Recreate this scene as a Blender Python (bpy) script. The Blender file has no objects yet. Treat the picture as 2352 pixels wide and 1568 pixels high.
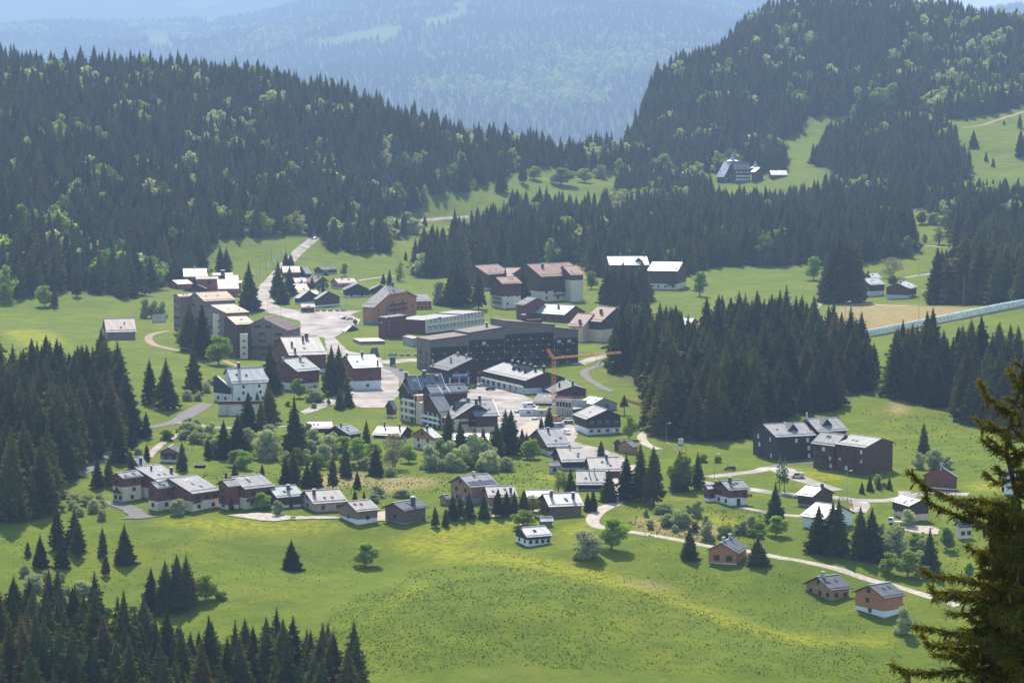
import bpy, bmesh, math, random
import numpy as np
from mathutils import Vector, Matrix, geometry

# ------------------------------------------------------------------ camera, world, sun, exposure
SC = bpy.context.scene
F, CU, CV = 6588.0, 1176.0, 784.0          # focal length and centre in pixels of a 2352 x 1568 frame
HC = 140.0                                  # eye height above the village plateau
PITCH = math.radians(5.32)
CAM = np.array([0.0, 0.0, HC])
FW = np.array([0.0, math.cos(PITCH), -math.sin(PITCH)])
UP = np.array([0.0, math.sin(PITCH), math.cos(PITCH)])
SUN_EL, SUN_AZ = math.radians(45), math.radians(-9)      # azimuth from +Y towards +X
cam_data = bpy.data.cameras.new('camera')
cam_data.sensor_width = 36.0
cam_data.lens = 36.0 * F / 2352.0
cam_data.clip_start = 0.5
cam_data.clip_end = 60000
cam = bpy.data.objects.new('camera', cam_data)
cam.location = CAM
cam.rotation_euler = (math.pi / 2 - PITCH, 0, 0)
SC.collection.objects.link(cam)
SC.camera = cam

world = bpy.data.worlds.new('World')
SC.world = world
world.use_nodes = True
wn = world.node_tree
sky = wn.nodes.new('ShaderNodeTexSky')
sky.sky_type = 'NISHITA'
sky.sun_disc = False
sky.sun_elevation = SUN_EL
sky.sun_rotation = SUN_AZ
sky.altitude = 1300
sky.dust_density = 2.0
bg = wn.nodes['Background']
bg.inputs['Strength'].default_value = 0.145
wn.links.new(sky.outputs[0], bg.inputs['Color'])

sun_data = bpy.data.lights.new('sun', 'SUN')
sun_data.energy = 5.0
sun_data.angle = math.radians(0.53)
sun_data.color = (1.0, 0.91, 0.76)
sun = bpy.data.objects.new('sun', sun_data)
sd = Vector((math.sin(SUN_AZ) * math.cos(SUN_EL), math.cos(SUN_AZ) * math.cos(SUN_EL), math.sin(SUN_EL)))
sun.rotation_euler = sd.to_track_quat('Z', 'Y').to_euler()
sun.location = (0, 0, 600)
SC.collection.objects.link(sun)

SC.view_settings.view_transform = 'Standard'
SC.view_settings.look = 'None'
SC.view_settings.gamma = 1.0
SC.view_settings.exposure = 1.04
SC.view_settings.use_curve_mapping = False
SC.render.engine = 'CYCLES'
SC.cycles.max_bounces = 5
SC.cycles.diffuse_bounces = 3
SC.cycles.glossy_bounces = 2
SC.cycles.transmission_bounces = 3
SC.cycles.transparent_max_bounces = 6
SC.cycles.volume_bounces = 1
SC.cycles.caustics_reflective = False
SC.cycles.caustics_refractive = False
SC.cycles.use_denoising = True

HAZE_DENSITY = 8.0e-5
COL = SC.collection
rng = np.random.default_rng(7)
random.seed(7)

# ------------------------------------------------------------------ pixel <-> place
def ray(p):
    d = FW + np.array([1.0, 0, 0]) * (p[0] - CU) / F + UP * (CV - p[1]) / F
    return d
def proj(P):
    d = np.asarray(P, float) - CAM
    zc = d @ FW
    return CU + F * d[..., 0] / zc, CV - F * (d @ UP) / zc
def view(x0, y0, w, zw=2352):
    k = w / zw
    return lambda x, y: ((x0 + x * k) * .9408, (y0 + y * k) * .9408)
D_ = lambda x, y: (x, y)
Z2 = view(800, 0, 900); Z3 = view(1600, 0, 900)
Z4 = view(350, 600, 600); Z5 = view(900, 580, 600); Z6 = view(1100, 580, 600)
Z7 = view(900, 850, 700, 2350); Z8 = view(220, 950, 700, 2350)
Y1 = view(1650, 950, 700, 2350); Y2 = view(1900, 1050, 600, 1882); Y4 = view(1900, 550, 600)
Y5 = view(0, 1150, 900); Y6 = view(1450, 600, 700, 2195); Y7 = view(640, 600, 360); Y8 = view(1000, 1100, 500)
V1 = view(930, 890, 340, 2349); V2 = view(1250, 880, 340, 2349); V3 = view(390, 640, 370, 2349)
V4 = view(880, 680, 380); V5 = view(1700, 360, 260); V6 = view(1560, 1040, 200)

# ------------------------------------------------------------------ terrain heights
def vnoise(x, y, seed=0):
    xi = np.floor(x).astype(np.int64); yi = np.floor(y).astype(np.int64)
    fx = x - xi; fy = y - yi
    fx = fx * fx * (3 - 2 * fx); fy = fy * fy * (3 - 2 * fy)
    def h(i, j):
        n = (i * 374761393 + j * 668265263 + seed * 974634777) & 0x7fffffff
        n = ((n ^ (n >> 13)) * 1274126177) & 0x7fffffff
        return ((n ^ (n >> 16)) & 0xffff) / 65535.0
    return (h(xi, yi) * (1 - fx) + h(xi + 1, yi) * fx) * (1 - fy) + (h(xi, yi + 1) * (1 - fx) + h(xi + 1, yi + 1) * fx) * fy - .5
def fbm(x, y, seed=0, o=4):
    r = 0; a = 1.0
    for k in range(o):
        r = r + a * vnoise(x * 2 ** k, y * 2 ** k, seed + k); a *= .5
    return r

# control points: picture position and height z (|value| < 400) or distance Y
CP = [
 (100,1230,-2),(350,1190,0),(650,1190,0),(850,1200,-1),(1060,1200,-1),(1220,1250,-3),(1340,1190,0),(1600,1280,-4),(1720,1290,-4),
 (1900,1370,-9),(2020,1415,-11),(2300,1450,-12),(2300,1250,-3),(2100,1230,-2),
 (0,1568,-14),(600,1568,-17),(1200,1568,-14),(1800,1568,-17),(2352,1568,-20),(0,1400,-9),(0,1230,-2),(650,1310,-6),(400,1400,-10),
 (1150,1400,-8),(1150,1285,-4),(1600,1450,-13),(850,1300,-7),(1450,1330,-7),
 (250,1150,1),(450,1000,3),(700,1050,2),(1000,1080,1),(1250,1070,1),(1500,1070,1),(1700,1130,1),(1900,1080,3),(2100,1130,2),(2300,1120,3),
 (900,960,2),(1200,960,2),(1400,980,2),(100,950,5),(500,860,6),(800,840,4),(1000,870,3),(1300,830,4),(1400,870,4),(650,900,4),
 (1600,950,4),(1900,950,6),(2200,930,8),(2352,900,11),(1990,775,5),(2352,700,18),(2352,800,14),(1850,690,4),(2100,690,6),(1700,620,8),
 (1500,650,6),(1200,700,5),(800,700,5),(620,640,6),(720,545,13),(0,700,8),(150,800,6),(0,800,8),(300,760,5),(1000,650,7),
 (0,620,20),(250,640,9),(450,600,14),
 (0,165,2700),(300,178,2750),(600,200,2800),(800,245,2850),(1000,310,2900),(1200,350,2950),(1400,368,3000),
 (0,400,2150),(300,400,2250),(600,400,2350),(0,520,1900),(450,520,2050),(800,450,2350),(650,500,2170),
 (900,500,2400),(1100,450,2500),(1250,410,2650),(900,600,10),(1200,560,2150),(1450,470,2500),(1700,425,2650),(1900,450,2500),
 (1700,560,2100),(2100,560,2050),(2050,500,2300),(2300,450,2400),(2300,560,2050),
 (2250,380,2600),(2250,300,2800),(2000,300,2900),(1850,400,2650),(1850,300,2950),(1640,400,2750),
 (1800,48,3600),(1900,18,3700),(2050,25,3700),(2200,60,3600),(2352,75,3500),(1600,165,3250),(1680,130,3350),(1560,200,3180),(1490,215,3250),(1470,280,3150),(1450,340,3050),
 (2100,160,3250),(2352,200,3050),(1850,160,3250),(1650,280,3020),
]
cpw = []
for u, v, a in CP:
    d = ray((u, v))
    if abs(a) < 400: s = (a - HC) / d[2]
    else: s = a / d[1]
    cpw.append(CAM + s * d)
for x, y, z in [(0,28,124),(12,45,112),(-12,45,112),(0,100,86),(0,200,48),(0,400,5),(60,400,4),(-60,400,4),(0,600,-14),(90,600,-16),(-90,600,-14)]:
    cpw.append(np.array([x, y, z], float))
for u, Y, z in [(0,3500,60),(300,3500,50),(600,3500,20),(900,3500,-40),(1200,3500,-90),(1380,3500,-130),(1420,3250,-30),(1440,3400,-80),
                (1600,3700,120),(1700,3900,140),(1560,3500,105),(1650,3500,150),(1500,3600,0),(1800,4200,120),(2050,4300,140),(2352,4200,90),(1500,3700,-40),(0,4600,-190),(600,4600,-200),(1200,4600,-210),(1800,4700,-80),(2352,4700,-60)]:
    cpw.append(np.array([(u - CU) / F * Y, Y, z], float))
cpw = np.array(cpw)
cp_p, cp_q, cp_z = cpw[:, 0] / cpw[:, 1], np.log(cpw[:, 1]), cpw[:, 2]
edge = np.abs(cp_p) > .145
cp_p = np.concatenate([cp_p, cp_p[edge] * 1.9]); cp_q = np.concatenate([cp_q, cp_q[edge]]); cp_z = np.concatenate([cp_z, cp_z[edge]])
def tk(r2): return .5 * r2 * np.log(r2 + 1e-12)
n = len(cp_p)
K = tk((cp_p[:, None] - cp_p[None]) ** 2 + (cp_q[:, None] - cp_q[None]) ** 2) + np.eye(n) * 2e-5
Pm = np.stack([np.ones(n), cp_p, cp_q], 1)
A = np.block([[K, Pm], [Pm.T, np.zeros((3, 3))]])
wts = np.linalg.solve(A, np.concatenate([cp_z, np.zeros(3)]))
gp = np.linspace(-.30, .30, 341)
gq = np.concatenate([np.linspace(math.log(26), math.log(600), 90)[:-1], np.linspace(math.log(600), math.log(2050), 440)[:-1], np.linspace(math.log(2050), math.log(4800), 130)])
GP, GQ = np.meshgrid(gp, gq)
GZ = wts[n] + wts[n + 1] * GP + wts[n + 2] * GQ
for i in range(n):
    GZ += wts[i] * tk((GP - cp_p[i]) ** 2 + (GQ - cp_q[i]) ** 2)
GY = np.exp(GQ); GX = GP * GY
fade = np.clip((GY - 500) / 150, 0, 1)
near = np.clip((900 - GY) / 60, 0, 1)
GZ += fade * (fbm(GX / 22, GY / 22, 3, 3) * (.35 + .9 * near) + np.clip((GY - 1900) / 300, 0, 1) * fbm(GX / 90, GY / 90, 9, 4) * 7)
_m = np.exp(-((GX - 8) / 75) ** 2 - ((GY - 775) / 34) ** 2) * 3.4 + np.exp(-((GX + 60) / 45) ** 2 - ((GY - 852) / 22) ** 2) * -1.4 + np.exp(-((GX - 75) / 40) ** 2 - ((GY - 745) / 22) ** 2) * 1.5
GZ += _m
def H(x, y):
    x = np.asarray(x, float); y = np.asarray(y, float)
    q = np.log(np.maximum(y, 26.01)); p = x / np.maximum(y, 26.01)
    i = np.clip(np.searchsorted(gq, q) - 1, 0, len(gq) - 2)
    fy = np.clip((q - gq[i]) / (gq[i + 1] - gq[i]), 0, 1)
    t = np.clip((p - gp[0]) / (gp[1] - gp[0]), 0, len(gp) - 1.001)
    j = t.astype(int); fx = t - j
    return (GZ[i, j] * (1 - fx) + GZ[i, j + 1] * fx) * (1 - fy) + (GZ[i + 1, j] * (1 - fx) + GZ[i + 1, j + 1] * fx) * fy
_ys = np.geomspace(480, 4700, 3200)
def ground(u, v, y0=480):
    d = ray((u, v)); ys = _ys[_ys >= y0]
    s = ys / d[1]
    g = HC + s * d[2] - H(s * d[0], ys)
    k = np.argmax(g < 0)
    if not (g < 0).any(): k = len(ys) - 1
    if k > 0:
        f = g[k - 1] / (g[k - 1] - g[k] + 1e-9); yy = ys[k - 1] + f * (ys[k] - ys[k - 1])
    else: yy = ys[0]
    s = yy / d[1]
    P = CAM + s * d
    P[2] = float(H(P[0], P[1]))
    return P
def inpoly(u, v, poly):
    u = np.asarray(u); v = np.asarray(v); c = np.zeros(u.shape, bool); m = len(poly)
    for i in range(m):
        x1, y1 = poly[i]; x2, y2 = poly[(i + 1) % m]
        if y1 == y2: continue
        k = ((y1 > v) != (y2 > v)) & (u < (x2 - x1) * (v - y1) / (y2 - y1) + x1)
        c ^= k
    return c

# ------------------------------------------------------------------ materials
MATS = {}
def nd(nt, t, **kw):
    n_ = nt.nodes.new(t)
    for k, v in kw.items(): setattr(n_, k, v)
    return n_
def mat(name, col, rough=.8, var=.25, scale=.6, spec=.3, metal=0.0, bump=0.0, bscale=8.0, coord='Object', streak=None, rnd=0.0):
    """plain procedural surface: base colour varied by noise, optional streaks along one axis, optional bump"""
    m = bpy.data.materials.new(name); m.use_nodes = True
    nt = m.node_tree; bs = nt.nodes['Principled BSDF']
    bs.inputs['Roughness'].default_value = rough
    bs.inputs['Specular IOR Level'].default_value = spec
    bs.inputs['Metallic'].default_value = metal
    tc = nd(nt, 'ShaderNodeTexCoord')
    src = tc.outputs[coord]
    if streak:
        mp = nd(nt, 'ShaderNodeMapping'); mp.inputs['Scale'].default_value = streak
        nt.links.new(src, mp.inputs[0]); src = mp.outputs[0]
    nz = nd(nt, 'ShaderNodeTexNoise'); nz.inputs['Scale'].default_value = scale; nz.inputs['Detail'].default_value = 5
    nt.links.new(src, nz.inputs['Vector'])
    mr = nd(nt, 'ShaderNodeMapRange'); mr.inputs['From Min'].default_value = .3; mr.inputs['From Max'].default_value = .7
    mr.inputs['To Min'].default_value = 1 - var; mr.inputs['To Max'].default_value = 1 + var
    nt.links.new(nz.outputs['Fac'], mr.inputs['Value'])
    fac = mr.outputs[0]
    if rnd:
        oi = nd(nt, 'ShaderNodeObjectInfo')
        r2 = nd(nt, 'ShaderNodeMapRange'); r2.inputs['To Min'].default_value = 1 - rnd; r2.inputs['To Max'].default_value = 1 + rnd
        nt.links.new(oi.outputs['Random'], r2.inputs['Value'])
        mu = nd(nt, 'ShaderNodeMath', operation='MULTIPLY'); nt.links.new(fac, mu.inputs[0]); nt.links.new(r2.outputs[0], mu.inputs[1]); fac = mu.outputs[0]
    vm = nd(nt, 'ShaderNodeVectorMath', operation='SCALE'); vm.inputs[0].default_value = col
    nt.links.new(fac, vm.inputs['Scale'])
    nt.links.new(vm.outputs[0], bs.inputs['Base Color'])
    if bump:
        n2 = nd(nt, 'ShaderNodeTexNoise'); n2.inputs['Scale'].default_value = bscale
        nt.links.new(src, n2.inputs['Vector'])
        bp = nd(nt, 'ShaderNodeBump'); bp.inputs['Strength'].default_value = bump; bp.inputs['Distance'].default_value = .1
        nt.links.new(n2.outputs['Fac'], bp.inputs['Height']); nt.links.new(bp.outputs[0], bs.inputs['Normal'])
    MATS[name] = m
    return m
def roofmat(name, col, rough=.4, spec=.5, bw=.9, bh=.45, mortar=.09, dark=.5, metal=0.0, seams=False):
    """roofing laid in courses: the UV map runs in metres along ridge and slope"""
    m = bpy.data.materials.new(name); m.use_nodes = True
    nt = m.node_tree; bs = nt.nodes['Principled BSDF']
    bs.inputs['Roughness'].default_value = rough; bs.inputs['Specular IOR Level'].default_value = spec; bs.inputs['Metallic'].default_value = metal
    uv = nd(nt, 'ShaderNodeUVMap')
    br = nd(nt, 'ShaderNodeTexBrick'); br.offset = 0.0 if seams else .5
    c = np.array(col)
    br.inputs['Color1'].default_value = (*(c * 1.06), 1); br.inputs['Color2'].default_value = (*(c * .90), 1); br.inputs['Mortar'].default_value = (*(c * dark), 1)
    br.inputs['Scale'].default_value = 1; br.inputs['Brick Width'].default_value = bw; br.inputs['Row Height'].default_value = bh
    br.inputs['Mortar Size'].default_value = mortar; br.inputs['Mortar Smooth'].default_value = .4
    nt.links.new(uv.outputs[0], br.inputs['Vector'])
    nz = nd(nt, 'ShaderNodeTexNoise'); nz.inputs['Scale'].default_value = .35; nz.inputs['Detail'].default_value = 6
    mp = nd(nt, 'ShaderNodeMapping'); mp.inputs['Scale'].default_value = (1.5, .3, 1)
    nt.links.new(uv.outputs[0], mp.inputs[0]); nt.links.new(mp.outputs[0], nz.inputs['Vector'])
    mr = nd(nt, 'ShaderNodeMapRange'); mr.inputs['From Min'].default_value = .3; mr.inputs['From Max'].default_value = .75
    mr.inputs['To Min'].default_value = 1.22; mr.inputs['To Max'].default_value = .6
    nt.links.new(nz.outputs['Fac'], mr.inputs['Value'])
    vm = nd(nt, 'ShaderNodeVectorMath', operation='SCALE')
    nt.links.new(br.outputs['Color'], vm.inputs[0]); nt.links.new(mr.outputs[0], vm.inputs['Scale'])
    nt.links.new(vm.outputs[0], bs.inputs['Base Color'])
    bp = nd(nt, 'ShaderNodeBump'); bp.inputs['Strength'].default_value = .5; bp.inputs['Distance'].default_value = .04; bp.invert = True
    nt.links.new(br.outputs['Fac'], bp.inputs['Height']); nt.links.new(bp.outputs[0], bs.inputs['Normal'])
    MATS[name] = m
    return m
def leafmat(name, col, trans=.35, rnd=.3, tip=None, hue=.02):
    m = bpy.data.materials.new(name); m.use_nodes = True
    nt = m.node_tree; nt.nodes.remove(nt.nodes['Principled BSDF'])
    out = nt.nodes['Material Output']
    oi = nd(nt, 'ShaderNodeObjectInfo'); tc = nd(nt, 'ShaderNodeTexCoord'); geo = nd(nt, 'ShaderNodeNewGeometry')
    nz = nd(nt, 'ShaderNodeTexNoise'); nz.inputs['Scale'].default_value = 1.1; nz.inputs['Detail'].default_value = 3
    nt.links.new(tc.outputs['Object'], nz.inputs['Vector'])
    a = nd(nt, 'ShaderNodeMapRange'); a.inputs['To Min'].default_value = 1 - rnd; a.inputs['To Max'].default_value = 1 + rnd
    nt.links.new(oi.outputs['Random'], a.inputs['Value'])
    b = nd(nt, 'ShaderNodeMapRange'); b.inputs['From Min'].default_value = .3; b.inputs['From Max'].default_value = .7
    b.inputs['To Min'].default_value = .7; b.inputs['To Max'].default_value = 1.3
    nt.links.new(nz.outputs['Fac'], b.inputs['Value'])
    mu = nd(nt, 'ShaderNodeMath', operation='MULTIPLY'); nt.links.new(a.outputs[0], mu.inputs[0]); nt.links.new(b.outputs[0], mu.inputs[1])
    hs = nd(nt, 'ShaderNodeHueSaturation'); hs.inputs['Color'].default_value = (*col, 1)
    h = nd(nt, 'ShaderNodeMapRange'); h.inputs['To Min'].default_value = .5 - hue; h.inputs['To Max'].default_value = .5 + hue
    mm = nd(nt, 'ShaderNodeMath', operation='FRACT'); m7 = nd(nt, 'ShaderNodeMath', operation='MULTIPLY'); m7.inputs[1].default_value = 7.3
    nt.links.new(oi.outputs['Random'], m7.inputs[0]); nt.links.new(m7.outputs[0], mm.inputs[0]); nt.links.new(mm.outputs[0], h.inputs['Value'])
    nt.links.new(h.outputs[0], hs.inputs['Hue']); nt.links.new(mu.outputs[0], hs.inputs['Value'])
    df = nd(nt, 'ShaderNodeBsdfDiffuse'); tr = nd(nt, 'ShaderNodeBsdfTranslucent'); mx = nd(nt, 'ShaderNodeMixShader'); mx.inputs[0].default_value = trans
    nt.links.new(hs.outputs[0], df.inputs[0])
    gm = nd(nt, 'ShaderNodeMixRGB', blend_type='MULTIPLY'); gm.inputs[0].default_value = 1; gm.inputs[2].default_value = (1.0, 1.05, .55, 1)
    nt.links.new(hs.outputs[0], gm.inputs[1]); nt.links.new(gm.outputs[0], tr.inputs[0])
    nt.links.new(df.outputs[0], mx.inputs[1]); nt.links.new(tr.outputs[0], mx.inputs[2]); nt.links.new(mx.outputs[0], out.inputs['Surface'])
    MATS[name] = m
    return m
M = MATS
mat('wood_dark', (.095, .044, .030), .85, .3, .5, streak=(1, 1, 6))
mat('wood_red', (.16, .058, .042), .85, .3, .5, streak=(1, 1, 6))
mat('wood_black', (.040, .032, .030), .85, .3, .5, streak=(1, 1, 6))
mat('wood_orange', (.44, .18, .08), .8, .25, .5, streak=(1, 1, 6))
mat('wood_tan', (.37, .21, .115), .85, .3, .5, streak=(1, 1, 6))
mat('wood_grey', (.215, .155, .13), .9, .25, .5, streak=(1, 1, 6))
mat('wood_pale', (.52, .36, .29), .85, .18, .5, streak=(1, 1, 6))
mat('wood_weathered', (.15, .098, .068), .9, .35, .4, streak=(1, 1, 6))
mat('maroon', (.15, .036, .042), .8, .18, .4)
mat('terra_wall', (.40, .13, .08), .85, .25, .5)
mat('plaster_white', (.80, .78, .72), .9, .10, .5)
mat('plaster_cream', (.74, .64, .48), .9, .12, .5)
mat('plaster_peach', (.74, .54, .37), .9, .12, .5)
mat('concrete', (.36, .35, .33), .9, .2, .4, bump=.2)
mat('concrete_pale', (.52, .49, .43), .9, .2, .5)
mat('stone', (.26, .25, .24), .95, .4, 1.5, bump=.5)
mat('glass', (.02, .025, .03), .12, .2, .5, spec=.6)
mat('frame_white', (.66, .65, .62), .7, .08, .8)
mat('frame_brown', (.07, .035, .02), .8, .2, 1)
mat('shutter_red', (.42, .10, .05), .8, .15, 1)
mat('white_paint', (.78, .78, .76), .6, .06, .8)
mat('metal_dark', (.055, .055, .06), .5, .2, 2, spec=.5)
mat('metal_grey', (.30, .31, .32), .45, .15, 2, spec=.5)
mat('steel', (.45, .46, .47), .35, .15, 1, spec=.5, metal=.5)
mat('crane_orange', (.72, .30, .06), .55, .15, 1)
mat('blue_sign', (.05, .16, .38), .6, .1, 1)
mat('green_sign', (.03, .13, .10), .6, .15, 1)
mat('red_paint', (.45, .05, .04), .5, .1, 1)
mat('rubber', (.015, .015, .015), .8, .1, 1)
mat('car_black', (.018, .02, .024), .3, .05, 1, spec=.6)
mat('car_silver', (.50, .51, .52), .3, .05, 1, spec=.6, metal=.3)
mat('car_white', (.75, .75, .75), .35, .05, 1, spec=.5)
mat('car_blue', (.16, .25, .38), .3, .05, 1, spec=.6)
mat('car_green', (.03, .08, .06), .3, .05, 1, spec=.6)
mat('solar', (.02, .025, .05), .25, .1, 1, spec=.6)
mat('asphalt', (.31, .27, .24), .9, .45, .12, bump=.2)
mat('asphalt_dark', (.135, .125, .125), .9, .25, .25, bump=.2)
mat('gravel', (.42, .36, .29), .95, .25, .6, bump=.3)
mat('dirt', (.30, .22, .15), .95, .3, .5, bump=.3)
mat('bark', (.075, .052, .038), .95, .35, 3, bump=.5)
mat('bark_pale', (.15, .12, .09), .95, .35, 3)
mat('cone_brown', (.17, .075, .03), .8, .3, 30)
mat('timber', (.32, .22, .12), .85, .3, 1)
roofmat('roof_white', (.55, .53, .49), .50, .28, 1.0, .5, .06, .72)
roofmat('roof_dotted', (.42, .385, .35), .55, .2, .9, .55, .13, .55)
roofmat('roof_grey', (.35, .345, .335), .6, .14, .9, .6, .13, .5)
roofmat('roof_slate', (.14, .147, .155), .62, .12, .6, .45, .06, .6)
roofmat('roof_smooth', (.27, .27, .27), .55, .12, 1.4, 30, .04, .8, seams=True)
roofmat('roof_seam', (.20, .21, .215), .58, .16, 1.1, 30, .07, .55, seams=True)
roofmat('roof_green', (.34, .38, .355), .52, .22, .9, .5, .07, .75)
roofmat('roof_pink', (.52, .39, .325), .55, .22, .9, .6, .08, .75)
roofmat('roof_terra', (.36, .215, .165), .62, .15, .8, 1.2, .09, .68)
roofmat('roof_brown', (.12, .078, .068), .7, .2, 1.2, 40, .05, .8, seams=True)
roofmat('roof_tan', (.46, .33, .22), .58, .18, 1.0, 1.6, .05, .8)
roofmat('roof_blue', (.10, .135, .17), .55, .18, 1.0, 30, .05, .75, seams=True)
roofmat('roof_mirror', (.66, .64, .60), .40, .5, 1.2, 30, .03, .85, seams=True)

# ------------------------------------------------------------------ objects
def tag(o, label, cat, group=None, kind=None):
    if label: o['label'] = label
    if cat: o['category'] = cat
    if group: o['group'] = group
    if kind: o['kind'] = kind
    return o
def mesh_obj(name, verts, faces, mats, parent=None, mi=None, smooth=False, uv=None, loc=None):
    me = bpy.data.meshes.new(name)
    me.from_pydata([tuple(map(float, v)) for v in verts], [], [tuple(f) for f in faces])
    for m_ in (mats if isinstance(mats, (list, tuple)) else [mats]):
        me.materials.append(M[m_] if isinstance(m_, str) else m_)
    if mi is not None: me.polygons.foreach_set('material_index', np.asarray(mi, np.int32))
    if smooth: me.polygons.foreach_set('use_smooth', np.ones(len(me.polygons), bool))
    if uv is not None:
        l = me.uv_layers.new(name='UVMap')
        l.data.foreach_set('uv', np.asarray(uv, np.float32).ravel())
    me.update()
    o = bpy.data.objects.new(name, me); COL.objects.link(o)
    if parent is not None: o.parent = parent
    if loc is not None: o.location = loc
    return o
def link(name, me, parent=None, loc=None, rot=None, scale=None):
    o = bpy.data.objects.new(name, me); COL.objects.link(o)
    if parent is not None: o.parent = parent
    if loc is not None: o.location = loc
    if rot is not None: o.rotation_euler = rot if hasattr(rot, '__len__') else (0, 0, rot)
    if scale is not None: o.scale = scale if hasattr(scale, '__len__') else (scale,) * 3
    return o
def empty(name, loc, rz=0):
    o = bpy.data.objects.new(name, None); COL.objects.link(o); o.empty_display_size = .5
    o.location = loc; o.rotation_euler = (0, 0, rz)
    return o
BOXF = [(0, 3, 2, 1), (4, 5, 6, 7), (0, 1, 5, 4), (1, 2, 6, 5), (2, 3, 7, 6), (3, 0, 4, 7)]
class MB:
    def __init__(s): s.v = []; s.f = []; s.m = []
    def add(s, vs, fs, mi=0):
        k = len(s.v); s.v += [tuple(map(float, v)) for v in vs]; s.f += [tuple(i + k for i in f) for f in fs]; s.m += [mi] * len(fs); return s
    def box(s, x0, x1, y0, y1, z0, z1, mi=0):
        return s.add([(x0, y0, z0), (x1, y0, z0), (x1, y1, z0), (x0, y1, z0), (x0, y0, z1), (x1, y0, z1), (x1, y1, z1), (x0, y1, z1)], BOXF, mi)
    def bar(s, p, q, w, h=None, mi=0, nseg=4):
        p = Vector(p); q = Vector(q); d = (q - p).normalized()
        a = d.cross(Vector((0, 0, 1)) if abs(d.z) < .95 else Vector((1, 0, 0))).normalized(); b = d.cross(a).normalized()
        h = h or w; vs = []
        for c in (p, q):
            for i in range(nseg):
                t = 2 * math.pi * (i + .5) / nseg; r = .7071 if nseg == 4 else .5
                vs.append(c + a * (w * r * math.cos(t)) + b * (h * r * math.sin(t)))
        fs = [(i, (i + 1) % nseg, nseg + (i + 1) % nseg, nseg + i) for i in range(nseg)] + [tuple(range(nseg))[::-1], tuple(range(nseg, 2 * nseg))]
        return s.add(vs, fs, mi)
    def tube(s, pts, rad, nseg=6, mi=0):
        k = len(pts); vs = []
        for i, p in enumerate(pts):
            p = Vector(p); d = (Vector(pts[min(i + 1, k - 1)]) - Vector(pts[max(i - 1, 0)])).normalized()
            a = d.cross(Vector((0, 0, 1)) if abs(d.z) < .9 else Vector((1, 0, 0))).normalized(); b = d.cross(a).normalized()
            r = rad[i] if hasattr(rad, '__len__') else rad
            for j in range(nseg):
                t = 2 * math.pi * j / nseg; vs.append(p + a * r * math.cos(t) + b * r * math.sin(t))
        fs = [(i * nseg + j, i * nseg + (j + 1) % nseg, (i + 1) * nseg + (j + 1) % nseg, (i + 1) * nseg + j) for i in range(k - 1) for j in range(nseg)]
        fs.append(tuple(range((k - 1) * nseg, k * nseg)))
        return s.add(vs, fs, mi)
    def mesh(s, name, mats):
        me = bpy.data.meshes.new(name); me.from_pydata(s.v, [], s.f)
        for m_ in (mats if isinstance(mats, (list, tuple)) else [mats]): me.materials.append(M[m_] if isinstance(m_, str) else m_)
        me.polygons.foreach_set('material_index', np.asarray(s.m, np.int32)); me.update(); return me
    def build(s, name, mats, parent=None, loc=None, rot=None): return link(name, s.mesh(name, mats), parent, loc, rot)
# ------------------------------------------------------------------ forest outlines (picture positions of the trunks' feet)
FOREST = {
 'left_hill': [(0,165),(300,178),(600,200),(800,245),(1000,310),(1200,350),(1440,370),(1440,390),(1240,392),(1190,395),(1080,438),(970,460),(890,500),(893,580),(745,578),(745,545),(690,538),(560,546),(485,553),(480,622),(380,655),(300,688),(230,678),(150,666),(60,688),(-60,690),(-60,165)],
 'centre_wood': [(945,640),(960,615),(1010,600),(1170,530),(1250,500),(1430,512),(1600,495),(1800,485),(1950,500),(2095,530),(2100,588),(2000,603),(1800,610),(1640,613),(1575,636),(1350,636),(1330,600),(1150,618),(1080,636)],
 'hotel_wood': [(1440,402),(1600,405),(1630,430),(1640,478),(1450,490),(1400,470)],
 'hotel_wood_right': [(1905,432),(1960,428),(2120,444),(2130,478),(1960,482),(1885,472)],
 'right_hill': [(1440,345),(1470,285),(1490,205),(1560,148),(1620,138),(1680,85),(1750,35),(1800,10),(1900,-5),(2050,0),(2200,45),(2352,65),(2420,80),(2420,245),(2352,245),(2230,268),(2180,275),(2050,245),(1990,288),(1960,268),(1850,268),(1850,298),(1780,333),(1795,365),(1815,398),(1640,398),(1440,398)],
 'right_clump': [(1862,372),(1890,345),(1895,318),(1960,300),(2040,292),(2160,298),(2195,330),(2200,380),(2232,398),(2215,412),(2120,440),(1960,425),(1905,400)],
 'right_back': [(2130,468),(2352,462),(2400,462),(2400,510),(2300,500),(2200,492),(2130,492)],
 'right_edge': [(2185,540),(2250,520),(2300,545),(2400,560),(2400,705),(2300,702),(2190,700),(2140,690),(2180,650),(2260,620),(2270,590),(2190,560)],
 'grove': [(1405,858),(1430,812),(1480,800),(1560,800),(1590,850),(1640,812),(1700,795),(1850,805),(1930,825),(2000,850),(2015,880),(1960,915),(1905,945),(1780,962),(1740,1005),(1600,1018),(1510,1005),(1490,965),(1500,905),(1440,880)],
 'right_slope': [(2035,885),(2090,872),(2200,868),(2352,880),(2420,880),(2420,1005),(2352,1005),(2260,985),(2200,968),(2185,925),(2150,938),(2075,925),(2040,900)],
 'left_wood': [(-60,930),(60,920),(180,915),(250,930),(285,970),(300,1000),(250,1035),(215,1060),(130,1108),(105,1195),(-60,1203)],
 'bottom_wood': [(-40,1440),(60,1450),(140,1430),(225,1455),(258,1530),(262,1580),(300,1560),(330,1500),(395,1530),(440,1575),(500,1560),(540,1520),(600,1515),(640,1540),(700,1570),(760,1610),(830,1670),(870,1760),(-40,1760)],
}
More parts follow.
